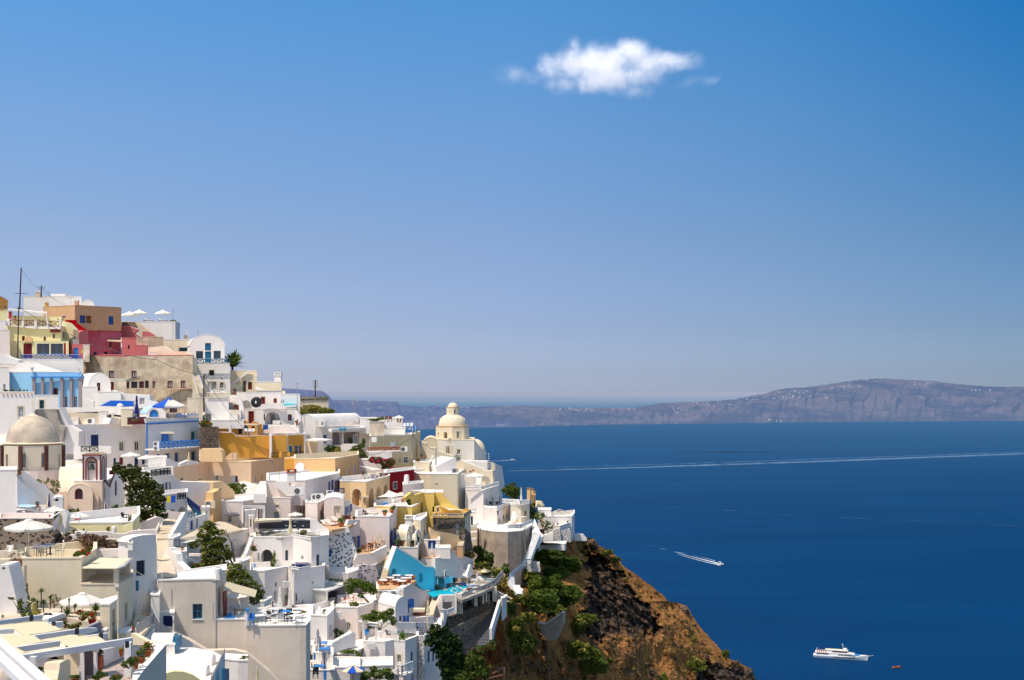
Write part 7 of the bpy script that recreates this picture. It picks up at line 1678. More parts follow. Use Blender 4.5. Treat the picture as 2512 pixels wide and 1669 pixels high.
slab([(-20,1105),(140,1100),(1030,1088),(1030,1210),(-20,1230)],100,t=.3,mat='C',label='low cream back parapet of the parasol terrace')
stairs('cream steps at the left edge beside the big chimney',(60,1700,88),(190,1700,88),(100,1330,93),(225,1330,93),7,'C',t=1,tread='c')
slab([(165,1570),(240,1330),(310,1302),(312,1720),(165,1720)],92.6,t=.5,mat='C',label='cream sloped wall right of the steps at the left edge')
slab([(-20,1215),(115,1215),(112,1290),(-20,1290)],93.5,t=.5,mat='C',label='small cream pedestal above the big chimney')
slab([(185,1620),(420,1800),(420,1960),(185,1960)],91,t=.4,mat='C',label='diagonal low cream wall behind the garden plants')
view(0,1369)
r=slab([(-30,100),(0,92),(100,90),(112,110),(135,200),(215,560),(215,790),(-30,790)],86,t=2,mat='W2',name='chimney',label='massive tapering white chimney at the left edge',cat='chimney',ops=[(25,115,68,150,'A','W')])
patch('','PV',[(-30,790,82),(560,740,82),(820,760,82),(1290,850,81),(1290,650,90),(200,640,90),(-30,700,90)],'garden_soil',kind='structure',t=.3)
bush('broad leafy green shrub beside the massive chimney',[(310,620,90,70),(250,560,50,40),(340,700,80,60),(150,520,50,14),(400,560,50,30)],83.5,'f4',.09,.8,f2=.4,mat2='f2',core=False)
bush('thin tall climbing vine against the cream wall',[(345,350,10,25),(345,420,14,40),(365,510,20,30),(440,530,30,14)],87,'f2',.07,.5,core=False)
for i,(x,y,t_,L,n)in enumerate(((530,640,200,85,34),(645,660,135,80,34),(560,700,100,95,40),(480,700,120,70,26),(885,720,165,60,26),(960,700,60,80,34),(860,830,110,130,60),(1230,760,80,130,50),(790,720,60,60,24))):
 spiky(('tallest','second tallest','bushy low','left','thin','small','dense','shaded','short')[i]+' spiky yucca '+('against the cream wall','right of the tallest one','above the white table','beside the cactus','before the white parasol','under the white parasol edge','left of the red flowers','between parasol and cream pillar','behind the white slab')[i],x,y,84-i*.2,100,n,'fa' if i!=7 else 'f4',trunk=t_,lpx=L,droop=.45,wd=.08)
r=root('cactus','ribbed column cactus in the garden','cactus',P(448,730,83.5));MB().lathe(P(448,730,83.5),[(PW(34,83),0),(PW(36,83),PW(110,83)),(PW(28,83),PW(140,83)),(0,PW(152,83))],20,fold=.2).build('stem','f5',r)
spiky('pale agave rosette beside the cactus',500,725,82.5,70,24,'f5',lpx=85,droop=.1,wd=.1,name='agave');bush('dry leafless shrub against the cream wall',[(700,560,80,80),(690,500,60,40)],87,'f6',.06,.3,core=False);spiky('dark succulent at the left edge',35,770,82,40,20,'f4',trunk=10,lpx=60)
parasol('white parasol glowing in the lower left garden',1058,452,86,580,400,'pw',6,.3,rot=.1)
bush('scarlet geraniums under the glowing parasol',[(1100,740,60,45),(1020,700,45,40),(1060,780,40,25)],80.5,'f2',.07,.9,mat2='f8',f2=.45)
pot('big red pot overflowing with scarlet geraniums',1182,852,79.5,104,66,90,'f2','sr','f8')
bush('red and yellow flower border above the pergola',[(880,880,70,28),(960,870,60,32),(1010,850,50,28),(830,820,20,40)],78,'f2',.06,.9,mat2='fb',f2=.5)
patch('white slab table in the lower left garden','W',[(540,795,78),(620,780,78),(832,705,82),(660,698,83),(560,740,80)],'table',cat='table',t=.3)
for i,x in enumerate((590,640)):MB().lathe(P(x,752,80.5),[(0,0),(PW(32,80),PW(14,80)),(PW(30,80),PW(36,80)),(0,PW(50,80))],14).build('bowl','k');tag(bpy.data.objects[[o.name for o in COL.objects][-1]],('left','right')[i]+' black stone bowl on the white slab table','bowl')
r=H('cream pillar gateway with brown side door in the lower left garden','C',82,[(1285,608,82),(1408,606,82),(1500,545)],1180,1.5,[(1440,655,1476,1045,'d','TA')],roof='W',par=.02)
patch('','WP',[(1300,925,79),(1345,890,80.5),(1395,890,80.5),(1350,940,79)],'step_top',parent=r)
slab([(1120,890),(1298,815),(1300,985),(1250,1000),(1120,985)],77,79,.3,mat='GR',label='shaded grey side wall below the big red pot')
slab([(1080,900),(1250,898),(1248,940),(1085,990)],76,77,.3,mat='W',label='white triangular wall end beside the pergola')
pg=root('pergola','white beamed pergola with cream canvas panels','pergola',P(1640,1800,66))
zp=P(0,1240,63).z
def pgb(a,b,w=.16,h=.26,dz=0):return beam(PZ(a[0],a[1],zp)+Vector((0,0,dz)),PZ(b[0],b[1],zp)+Vector((0,0,dz)),w,h,'BM',pg)
pgb((-40,805),(535,728));pgb((600,838),(802,812),.2,.34);pgb((-40,920),(180,905));pgb((430,990),(1082,897),.2,.36);pgb((200,1142),(760,1060),.2,.3);pgb((1100,1000),(1372,960),.2,.3);pgb((268,1245),(1690,1020),.24,.34)
def cnv(pts,lab=None):hfloor('','pc',(1240,63),pts,.03,name='canvas_panel',parent=pg,dz=-.05)
cnv([(-40,872),(440,815),(560,815),(640,835),(790,918),(620,952),(300,992),(180,906),(-40,915)]);cnv([(-40,992),(150,982),(430,990),(550,1076),(200,1142),(330,1212),(268,1245),(-40,1055)])
cnv([(745,1062),(980,1012),(1240,988),(1365,1072),(1140,1105),(900,1142),(830,1110)]);cnv([(510,1052),(900,985),(990,988),(1000,1010),(745,1058),(540,1072)]);cnv([(330,1212),(500,1190),(740,1140),(865,1148),(700,1178),(420,1215)])
for a,b,w in(((-60,1010),(660,1640),.5),((-60,1190),(420,1640),.5)):beam(PZ(a[0],a[1],zp+.35),PZ(b[0],b[1],zp+.35),w,.35,'BM',pg,'rafter')
for x,y in((415,775),(700,860),(998,945),(1305,1005),(1640,1115)):q=PZ(x,y,zp-.05);MB().box(q.x,q.y-.14,q.z-.12,.16,.2,.34).build('bracket','k',pg)
q=PZ(1640,1060,zp);MB().box(q.x,q.y+.1,q.z-6,.36,.3,5.9).build('post','BM',pg)
q=PZ(430,1240,zp);MB().box(q.x,q.y,q.z-6,.3,.3,5.9).build('post','BM',pg)
H('cream house front under the pergola','C',66,[(840,1200,66),(1015,1198,66)],1700,3,roof=None);H('white column beside the shaded pergola doorway','W2',65.5,[(1015,1190,65.5),(1082,1188,65.5)],1700,.6)
slab([(1082,1190),(1260,1180),(1260,1520),(1082,1560)],68,t=.3,mat='GR',label='shaded back wall seen through the pergola');H('slim white column left of the tall terracotta jar','W2',66,[(1198,1180,66),(1252,1178,66)],1500,.5)  # back wall coloured grey-violet to paint in the pergola's shade
slab([(740,1640),(735,1560),(760,1440),(770,1350),(830,1315),(880,1300),(905,1330),(905,1640)],63,65,.8,mat='C',label='rounded cream oven shaped wall under the pergola')
slab([(455,1270),(600,1270),(600,1450),(455,1450)],70,t=.3,mat='WP',label='pinkish wall left of the dark arch under the pergola')
slab([(595,1270),(860,1230),(860,1450),(600,1460)],71,t=.3,mat='PE2',label='peach wall with dark arch deep under the pergola',ops=[(640,1262,760,1400,'a','K','K')])
slab([(820,1240),(860,1235),(855,1330),(815,1330)],69,t=.1,mat='WP',label='pinkish strip above the oven shaped wall')
patch('','PV',[(380,1640,62),(480,1450,70),(860,1440,71),(800,1640,62)],'terrace_paving',kind='structure')
patch('','TILE',[(1180,1640,62),(1085,1500,68),(1345,1385,72),(1560,1275,76),(1700,1290,76),(1700,1640,63)],'tiled_floor',kind='structure')
slab([(1250,1190),(1420,1155),(1560,1120),(1592,1190),(1592,1265),(1345,1390),(1250,1340)],70,76,.4,mat='W',label='low white wall behind the tall terracotta jar')
pot('tall slim terracotta jar with a plant',1292,1445,66.5,82,195,80,'f2','TC','fb',shape='jar',lw=1.1);pot('small clay pot in the corner by the low white wall',1555,1268,74,60,85,30,'f5')
bush('white flowered green shrub on the tiled floor',[(1290,1500,75,50),(1230,1540,50,35)],63.5,'f4',.07,.9,mat2='W',f2=.12);bush('red geraniums at the bottom edge by the pergola post',[(1500,1530,80,45),(1440,1560,40,25)],62,'f2',.06,.9,mat2='f8',f2=.5)
pot('round terracotta pot at the bottom edge beside the column',965,1640,62.5,105,110,30,'f4');bush('spiky green plant under the pergola',[(510,1420,45,28)],68,'f2',.07)
bush('leafy shrub right of the pergola post',[(1690,1330,60,70),(1600,1370,55,50)],66,'f4',.08,.7)
pot('terracotta pot with green and orange flowers on the white ledge',1895,1255,73,110,80,85,'f2','TC','fb');pot('brown pot with a white flowered shrub on the ledge',1812,1345,70,100,75,95,'f4','TC');pot('lower terracotta pot on the white ledge',1740,1425,68,80,95,60,'f2','TC','fb')
lw=hfloor('broad white ledge wall at the lower left','WB',(1300,70),[(1695,1660),(1700,1475),(1925,1270),(1990,1180),(1918,1098),(2125,1088),(2133,1112),(1840,1450)],9,name='wall',cat='wall')
hfloor('','W',(1300,70),[(1695,1650),(1700,1485),(1925,1280),(1995,1180),(1925,1103),(2120,1092),(2128,1112),(1840,1442)],.05,name='coping',parent=lw,dz=.05)
H('cream pier beside the two people in the lane','C',83,[(1520,975,83),(1620,978,83),(1680,942)],1200,1.2,roof='W',par=.02)
slab([(1680,965),(1720,975),(1930,1095),(1930,1120),(1680,1115)],82.5,80,.3,mat='C',label='cream sloping wall from the pier to the white ledge')
patch('','PV',[(1690,1100,88),(1760,990,92),(1710,820,97),(1750,700,101),(1740,530,108),(1935,520,109),(1950,700,103),(1960,850,97),(1800,1000,90)],'lane',kind='structure')
slab([(1745,535),(1770,540),(1760,620),(1820,610),(1780,700),(1720,790),(1715,950),(1700,960),(1700,780),(1740,690)],100,t=.3,mat='W',label='jagged bright white curb along the lane')
person('person in a red shirt walking down the lane',1690,1010,90,150,'stand','sr','pn',face=.2);person('person in a grey shirt further up the lane',1775,965,94,170,'stand','sg','sd',face=.4)
rail('dark iron handrail beside the lane',[(1750,1000,90),(1965,845,97),(1966,840,98)],130,'g','v',step=2.2,th=.03)
bush('bare twiggy plant at the edge of the lane',[(1860,740,50,30)],101,'f6',.05,.25,core=False)
view(350,1180)
stairs('wide stone steps under the dark pine tree',(185,745,124),(372,745,124),(270,498,137),(490,498,137),8,'PV',t=1.5)
slab([(-20,545),(190,455),(262,478),(262,500),(195,610),(180,700),(165,640),(-20,625)],127,129,.4,mat='WP',label='pinkish sloping wall left of the wide stone steps')
slab([(185,470),(262,478),(268,492),(200,620),(182,700),(176,640),(240,490)],126.5,127,.3,mat='W',label='white coping left of the wide stone steps')
slab([(365,715),(545,405),(578,408),(582,500),(555,690),(470,740),(375,762)],124.5,128,.4,mat='W',label='white wall sweeping down right of the wide stone steps')
slab([(215,440),(310,375),(380,395),(450,402),(552,402),(500,505),(250,485)],139,140,.4,mat='WP',label='curved wall closing the top of the stone steps')
bush('dark little plant at the top of the stone steps',[(225,450,30,28)],138,'f4',.1)
H('white wall with two blue doors beside the lane','W',136,[(578,500,136),(800,462,141)],760,4,[(612,508,652,632,'d','b'),(687,485,712,605,'d','b')],roof='W')
rail('teal ornate gate above the blue doors',[(585,488,136.5),(665,480,138)],75,'t','x',step=.7)
H('white wall with meter boxes under the plain grey house','W',142,[(760,350,142),(860,355,142.5)],560,2,[(870-60,370,830,430,'p','C')])
patch('','PV',[(375,762,123),(470,735,127),(560,690,131),(720,610,137),(860,560,142),(900,540,146),(1010,510,152),(1290,625,143),(1150,660,139),(700,765,130),(480,810,126),(330,800,123)],'lane',kind='structure')
patch('','PV',[(180,770,123),(380,750,124),(330,860,118),(270,950,114),(380,1040,110),(430,1190,105),(180,1210,104),(175,950,113)],'lane',kind='structure')
slab([(905,150),(1010,100),(1010,530),(905,560)],150,152,1,mat='PE',label='narrow peach wall strip beside the white end house')
slab([(330,852),(360,860),(365,900),(430,940),(440,1040),(575,1165),(560,1190),(420,1180),(378,1100),(370,1040),(270,1030),(262,955),(280,880)],113,109,.6,mat='W',label='white stepped curving wall along the lower lane')
r=H('small white gate house with black iron gate','W',117,[(328,745,117),(395,742,117),(480,760,119)],920,2)
rail('',[(400,905,116.6),(470,900,117)],145,'k','v',step=1.0,parent=r);slab([(398,840),(470,838),(470,908),(398,910)],116.5,t=.06,mat='k',name='gate',parent=r)
H('white block wall below the black iron gate','W2',113,[(318,935,113),(560,915,114)],1190,3,roof='W')
pot('red flowering pot on the block wall by the iron gate',515,905,115,40,30,30,'f2','TC','f8')
slab([(480,808),(700,760),(740,800),(740,1160),(565,1160),(565,900),(510,860)],120,124,.5,mat='W2',label='white wall with meter box behind the leaning tree',ops=[(508,820,568,900,'p','W')])
slab([(565,950),(740,1045),(740,1075),(565,985)],118,120,.4,mat='W',label='white sloping beam left of the tree foot');slab([(590,935),(740,940),(740,970),(590,965)],119,t=.5,mat='WP',label='low pinkish beam wall left of the tree')
dish('grey mesh dish beside the terracotta planter',622,1070,116,40,'GC');pot('wide terracotta planter with orange flowers',690,1155,115,90,45,50,'f2','TC','fb');spiky('dark agave beside the lower lane wall',490,1165,110,40,12,'f1',lpx=45)
bush('leaning tree with yellow green crown beside the stair',[(850,570,75,60),(800,650,85,70),(900,640,70,60),(770,740,70,60),(660,820,60,45),(980,660,70,35),(860,830,110,80),(980,770,80,60),(830,930,110,70),(1000,900,110,80),(900,1010,150,60),(820,1090,110,50),(980,1060,120,55),(1090,950,60,60)],122,'f3',.13,1.0,trunk=(1165,1080,14),name='tree',cat='tree',f2=.4,mat2='f5')
m=MB();tr_=bpy.data.objects[[o.name for o in COL.objects if o.get('label','').startswith('leaning tree')][0]]
for a,b,w in(((1180,1040),(1130,780),.12),((1130,780),(1060,620),.06),((1130,800),(1200,740),.04),((1090,720),(1010,640),.04),((1180,900),(1150,780),.05)):m.tube(P(a[0],a[1],124),P(b[0],b[1],124),w,w*.5)
m.build('branch','bk',tr_)
bush('yellow green leafy tree behind the cream awning',[(1180,1130,100,70),(1130,1220,70,70),(1280,1190,80,60),(1330,1290,90,70),(1200,1290,100,60),(1420,1360,90,60),(1470,1450,80,70),(1440,1540,60,50),(1380,1430,80,70)],116,'f3',.12,.85,trunk=(1300,1500,12),name='tree',cat='tree',f2=.4,mat2='f2')
H('cream parapet box with arched hatch behind the tree','C',128,[(1060,1060,129),(1190,1062,128),(1375,1020,132)],1320,2,[(1290,1085,1330,1160,'a','w','W2')],par=.1)
slab([(1200,1055),(1240,1015),(1265,1020),(1262,1055)],129,t=.4,mat='W',label='white rounded lump on the cream parapet box')
spiky('bright yucca beside the white gate',1245,615,145,60,26,'f2',lpx=60,trunk=15)
view(350,1369)
r=H('big white house with sea blue window and long blank wall','WB',103,[(190,298,103),(935,282,103.8),(1072,165)],2000,3.5,[(640,590,765,785,'w','T')],par=.1)
H('','WB',103.05,[(934,800,103.9),(1335,778,104.1)],2000,4,parent=r,par=.02)
H('','WB',103.0,[(1325,882,103.95),(2015,868,104.2),(2096,866,104.3),(2150,812)],2000,8,[(1865,1360,2005,1640,'a','WB','WB')]if False else[],parent=r,par=.35)
slab([(930,290),(1015,195),(1018,150),(1072,160),(1072,600),(1030,620),(1030,300)],103.7,108.5,.4,mat='WB',name='side_parapet',parent=r)
hc=H('','W',103.6,[(935,195,103.6),(1010,195,103.6)],285,1,parent=r);MB().lathe(P(970,215,103.2),[(.3,0),(.3,.5),(.2,.62)],12).build('flue','W',r)
MB().tube(P(250,175,102.6),P(250,430,102.6),.035).build('pipe','W',r);MB().tube(P(771,290,103.1),P(773,555,103.1),.02).build('pipe','BE',r)
H('square white chimney block left of the big white house','W',101,[(103,487,101),(215,487,101),(232,415,105)],1100,1.5,par=.05)
H('white meter cabinet with dark blue door','W',101.8,[(218,715,101.8),(405,718,101.8)],960,1.4,[(256,742,380,882,'d','n')],roof='W',par=.02)
slab([(205,820),(240,850),(420,960),(640,1080),(820,1190),(1160,1180),(1330,1220),(1620,1460),(1800,1660),(205,1660)],101.6,102.6,.8,mat='WB',label='plinth with sloping top at the foot of the big white house')
aw=patch('cream awning sloping from the big white house','pc',[(1078,303,107),(1467,412,110),(1440,502,107),(1028,398,104)],'awning',cat='awning',t=.06)
slab([(1042,440),(1082,415),(1082,790),(1048,795)],104.8,106,.1,mat='r',label='dark brown glass door under the cream awning',name='door',cat='door')
H('white wall box under the cream awning','W2',108,[(1080,530,108),(1362,525,108)],660,2,par=.05)
slab([(1080,612),(1230,618),(1250,600),(1450,625),(1570,735),(1700,725),(2096,720),(2096,870),(1560,870),(1080,800)],108,110,.4,mat='W',label='white curved parapet around the small blue terrace')
put('round_table','grey round table on the small blue terrace',1182,745,105.8,'gm','k',sc=1.1);box_px('blue seat cushion beside the glass door','B',1085,715,1130,745,105,.6,'cushion','cushion');box_px('blue painted floor strip in front of the glass door','B',1035,778,1170,797,104,1.0,'floor_strip','floor')
slab([(1308,690),(1362,665),(1362,870),(1320,870),(1308,760)],103.8,t=.4,mat='W2',label='white stepped newel with light blue cap');box_px('light blue cap on the stepped newel','B',1315,662,1360,690,103.6,.5,'cap','cap')
put('chair','light blue chair beside the stepped newel',1390,868,103.8,'B','B',sc=1.15)
k=0
for(x,y,kd,mt,m2)in((1500,862,'table','w','g'),(1510,800,'table','w','g'),(1610,850,'chair','k','w'),(1655,820,'chair','k','w'),(1690,770,'table','w','w'),(1760,850,'director_chair','w','w'),(1735,800,'director_chair','k','w'),(1830,800,'table','B','w'),(1870,855,'chair','k','k'),(1860,800,'chair','k','k'),(1960,820,'round_table','w','w'),(1965,865,'table','w','w'),(1985,770,'round_table','w','w'),(1975,745,'chair','k','k')):
 k+=1;put(kd,('near left white table','rear left white table','near left black chair','second black chair','rear white table in the middle','white folding chair at the parapet','folding chair behind it','blue topped table','near right black chair','rear right black chair','right round white table','white table at the right corner','rear right round table','black chair at the far right')[k-1]+' on the big cafe terrace',x,y,104.4+(870-y)*.045,mt,m2,rz=k*.6,sc=1.15)
H('low white pillars and stair wall behind the big cafe terrace','W',115,[(1510,570,115),(1560,545,115),(1650,515,117)],760,1,par=.05)
slab([(1570,640),(1700,590),(1800,640),(2096,700),(2096,740),(1560,740)],112,113,.4,mat='W2',label='white stepped wall holding the closed cream parasols')
shut('tall closed cream parasol behind the big cafe terrace',1762,378,113,88,330,'pw',group='closed parasols');shut('second closed cream parasol behind the big cafe terrace',1885,408,113.5,66,290,'pw')
shut('closed navy and tan parasol behind the big cafe terrace',1662,545,112,80,175,'pn','pc')
pot('round dark green shrub between the closed cream parasols',1840,610,115,30,30,110,'f4',lw=1.5);pot('tall cactus in a terracotta pot on the white wall',1970,625,116,36,40,130,'f1',lw=.5)
spiky('tall thin cactus stems beside the pergola curtain',2040,690,116,150,9,'f2',lpx=170,droop=.0,wd=.1,name='cactus',cat='cactus');bush('yellow flowering bush beside the cactus stems',[(2100,640,50,36),(2080,680,60,20)],115,'f5',.09,1,mat2='fb',f2=.2)
bush('trailing green plants along the white parapet',[(1960,705,60,12),(2060,690,50,16)],111,'f3',.08)
pot('bright blue pot with a small plant by the big wall',1292,1400,98,82,82,50,'f1','T');H('low white pedestal carrying the blue pot','W2',97.5,[(1058,1310,98),(1225,1405,97.5),(1345,1400,97.5)],1700,2,par=.02)
shut('closed beige parasol at the bottom edge before the big wall',1468,1395,95,66,330,'pc')
rf=hfloor('bright white flat roof with two little barrel vaults','W',(1275,90),[(300,1232),(420,1152),(640,1148),(905,1195),(1056,1275),(870,1568),(820,1660),(200,1660)],.5,name='roof_terrace',cat='roof')
H('','W2',90,[(870,1575,80.5),(1056,1277,90)],2000,1,roof=None,parent=rf)
slab([(1032,1418),(1110,1418),(1110,1640),(1032,1640)],84,86,.1,mat='T',label='teal blue door at the bottom edge under the white roof',name='door',cat='door')
def cyl_roof(label,x0,x1,y,Y,rpx,skew=0):
 c0,c1=P(x0,y,Y),P(x1,y,Y);r_=PW(rpx,Y);m=MB();n=14
 A=[c0+Vector((0,r_*math.cos(PI*i/n),r_*math.sin(PI*i/n)))for i in range(n+1)];B2=[p+(c1-c0)for p in A]
 dn=Vector((0,0,-r_*.9));A=[A[0]+dn]+A+[A[-1]+dn];B2=[B2[0]+dn]+B2+[B2[-1]+dn];n+=2
 m.add(A+B2,[(i,i+1,n+2+i,n+1+i)for i in range(n)]+[tuple(range(n+1)),tuple(range(n+1,2*n+2))])
 return tag(m.build('vaulted_skylight','W'),label,'skylight')
cyl_roof('nearest little white barrel vault on the flat roof',600,838,1500,84.5,128);cyl_roof('farther little white barrel vault on the flat roof',630,912,1365,87.8,132)
v_=cyl_roof('white vaulted stair hood beside the lane',140,412,1080,92,118);MB().ob(P(408,1185,91.2),(.12,0,0),(0,1.6,0),(0,0,PW(150,92))).build('window','T',v_)
H('white block under the vaulted stair hood','W',91,[(120,1120,91),(300,1125,91),(412,1120,91)],1300,3,par=.02,roof='W')
H('rounded white step block left of the stair hood','W',94,[(-50,1080,92),(60,1015,94),(145,975,96)],1300,3,par=.02)
slab([(420,965),(435,960),(640,1095),(650,1150),(430,1160),(412,1060)],96,97,.3,mat='W',label='triangular white wall between stair hood and roof')
slab([(300,1480),(400,1455),(520,1460),(640,1500),(760,1580),(800,1680),(300,1680)],78.5,79.5,.5,mat='LY',label='pale yellow rounded gable at the bottom edge',cat='wall')
view(0,1140)
bush('large dark pine tree beside the bell tower',[(1500,20,45,45),(1560,90,100,40),(1700,60,120,50),(1800,130,110,45),(1650,160,110,50),(1780,220,150,60),(1920,240,110,45),(1700,300,110,60),(1850,330,160,70),(2000,330,100,70),(1950,430,150,80),(1780,440,150,80),(1700,520,90,60),(2020,500,100,90),(1880,560,170,80),(1780,630,90,50),(1960,650,130,70),(1860,710,70,50)],133,'f1',.16,1.0,trunk=(1870,900,16),name='pine_tree',cat='tree',f2=.25,mat2='f4')
view(960,1369)
bush('tall dark cypress at the bottom of the hotel',[(590,930,70,80),(530,1000,90,80),(690,960,60,80),(640,1040,130,90),(520,1080,90,60),(760,1050,100,90),(840,1140,90,90),(700,1160,140,100),(580,1180,60,40),(780,1260,130,90),(700,1350,110,90),(860,1350,80,80),(740,1460,90,90)],125,'f9',.16,1.0,trunk=(740,1700,14),name='cypress_tree',cat='tree',f2=.3,mat2='f4')
bush('broad olive green bush at the bottom right of the cypress',[(980,1360,90,80),(1080,1320,110,70),(1140,1440,120,100),(1000,1480,130,90),(1210,1500,60,70),(900,1530,110,60)],131,'f4',.15,1.1,f2=.4,mat2='f3')
view(0,0,1)
ctl=[(-60,700,285),(200,720,275),(400,790,268),(560,880,250),(700,960,248),(0,900,218),(300,950,215),(500,960,225),(850,1030,240),(1100,1110,238),(0,1060,190),(300,1080,192),(500,1080,200),(700,1100,205),(900,1150,203),(0,1180,150),(200,1200,150),(400,1220,162),(600,1220,170),(800,1250,180),(1000,1270,178),(1200,1300,200),(1300,1290,208),(0,1330,112),(200,1330,114),(400,1340,128),(600,1340,148),(800,1380,152),(1000,1400,166),(1200,1420,184),(0,1500,92),(200,1500,93),(400,1500,112),(600,1500,118),(800,1520,134),(1000,1540,146),(1100,1560,158),(1200,1540,168),(0,1669,76),(200,1669,80),(400,1669,96),(600,1669,106),(800,1669,126),(1000,1669,140),(1150,1669,152),(600,1900,110),(0,1900,80),(1100,1900,150)]
def dep(x,y):
 s=w=0
 for a,b,d in ctl:
  q=1/(((x-a)**2+1.6*(y-b)**2)+400)**1.6;s+=q*d;w+=q
 return s/w
sky_l=[(-80,790),(0,800),(120,790),(280,800),(350,850),(440,880),(560,930),(640,960),(720,1010),(780,1025),(840,1050),(1000,1090),(1060,1140),(1150,1180),(1225,1230),(1260,1300),(1320,1320)]
V=[];fs=[];nx,ny=110,60
for j in range(ny+1):
 for i in range(nx+1):
  x=-80+1270*i/nx;y0=interp(sky_l,x)+12;y=y0+(1990-y0)*(j/ny)
  Y=dep(x,y)+17+max(0,x-1050)*max(0,min(1,(y-1380)/60))*.35;p=P(x,y,Y);V.append(p+Vector((0,0,noise.noise(p*.3)*.3)))
for j in range(ny):
 for i in range(nx):a=j*(nx+1)+i;fs.append((a,a+1,a+nx+2,a+nx+1))
m=MB();m.add(V,fs);tag(m.build('hillside','HILL',origin=(0,0,0),smooth=True),kind='structure')
view(1200,1269,3.4706)
Q=lambda x,y:N(x,y)
sil=[Q(*p)for p in[(700,150),(760,160),(830,178),(880,168),(925,235),(985,265),(1050,300),(1095,350),(1135,405),(1200,455),(1300,525),(1370,575),(1430,630),(1475,655),(1520,715),(1600,728),(1680,755),(1740,850),(1780,915),(1820,965),(1880,1030),(1960,1110),(2010,1170),(2050,1210),(2120,1235),(2200,1280),(2245,1320),(2275,1388),(2420,1560),(2700,1900)]]
def sil_x(y):
 for(a,b),(c,d)in zip(sil,sil[1:]):
  if b<=y<=d and d>b:return a+(c-a)*(y-b)/(d-b)
 return sil[0][0]if y<sil[0][1]else sil[-1][0]
darkp=[Q(*p)for p in[(818,305),(900,330),(1000,380),(1120,450),(1150,520),(1195,560),(1215,640),(1320,705),(1390,780),(1420,860),(1475,950),(1430,1010),(1300,1030),(1150,1010),(1000,1060),(900,1090),(820,1020),(740,950),(760,830),(840,760),(815,640),(850,500),(820,420)]]  # outline of the dark rock face, its shade painted in with the colour
dark2=[Q(*p)for p in[(380,1010),(470,1030),(560,1160),(700,1250),(790,1330),(800,1500),(300,1500),(200,1300),(0,1260),(0,1100),(120,1100),(300,1180)]]
dark3=[Q(*p)for p in[(1780,1310),(1900,1220),(2100,1260),(2240,1300),(2320,1500),(1780,1500)]]
dark4=[Q(*p)for p in[(1340,1290),(1400,1270),(1420,1400),(1340,1420)]];dark5=[Q(*p)for p in[(1560,730),(1680,745),(1740,850),(1700,880),(1640,800)]];dark6=[Q(*p)for p in[(790,220),(900,220),(925,290),(860,290),(780,250)]]
def fields(X,Yy,polys):
 F_=np.zeros_like(X)
 for poly in polys:
  ins=np.zeros(X.shape,bool);best=np.full(X.shape,1e9);n=len(poly)
  for i in range(n):
   (a,b),(d,e)=poly[i],poly[(i+1)%n]
   if b!=e:ins^=((b>Yy)!=(e>Yy))&(X<(d-a)*(Yy-b)/(e-b)+a)
   L=(d-a)**2+(e-b)**2 or 1;t=np.clip(((X-a)*(d-a)+(Yy-b)*(e-b))/L,0,1)
   best=np.minimum(best,np.hypot(X-a-t*(d-a),Yy-b-t*(e-b)))
  F_=np.maximum(F_,np.where(ins,np.minimum(1,.5+best/10),np.maximum(0,.5-best/10)))
 return F_
DP=(darkp,dark2,dark3,dark4,dark5,dark6)
def wob(x,y):return x+noise.noise(Vector((x*.05,y*.05,1)))*20+noise.noise(Vector((x*.16,y*.16,3)))*9,y+noise.noise(Vector((x*.05,y*.05,7)))*20+noise.noise(Vector((x*.16,y*.16,5)))*9
def rockf(x,y):x,y=wob(x,y);return float(fields(np.array([x]),np.array([y]),DP)[0])
def cdep(x,y,xs):
 t=(y-1310)/360
 base=max(147,197-104*t)
 far=214+20*t
 u=max(0,min(1.3,(x-1150)/max(60,xs-1150)))
 Y=base*(1-u**.9)+far*u**.9+max(0,1232-x)*.26
 return Y
x0=1085;V=[];fs=[];RK=[];ny,nx=330,300;rows=[]
for j in range(ny+1):
 t=j/ny;y=1300+400*t if t<.93 else 1672+(t-.93)/.07*900
 xs=sil_x(min(y,1800))+noise.noise(Vector((y*.06,5,0)))*3+noise.noise(Vector((y*.2,9,0)))*1.6
 rows+=[wob(x0+(xs-x0)*min(1,i/nx/.93),y)for i in range(nx+1)]
rows=np.array(rows);RF=np.maximum(fields(rows[:,0],rows[:,1],(darkp,dark3,dark4,dark5,dark6)),.62*fields(rows[:,0],rows[:,1],(dark2,)));RD=fields(rows[:,0],rows[:,1],(darkp,))
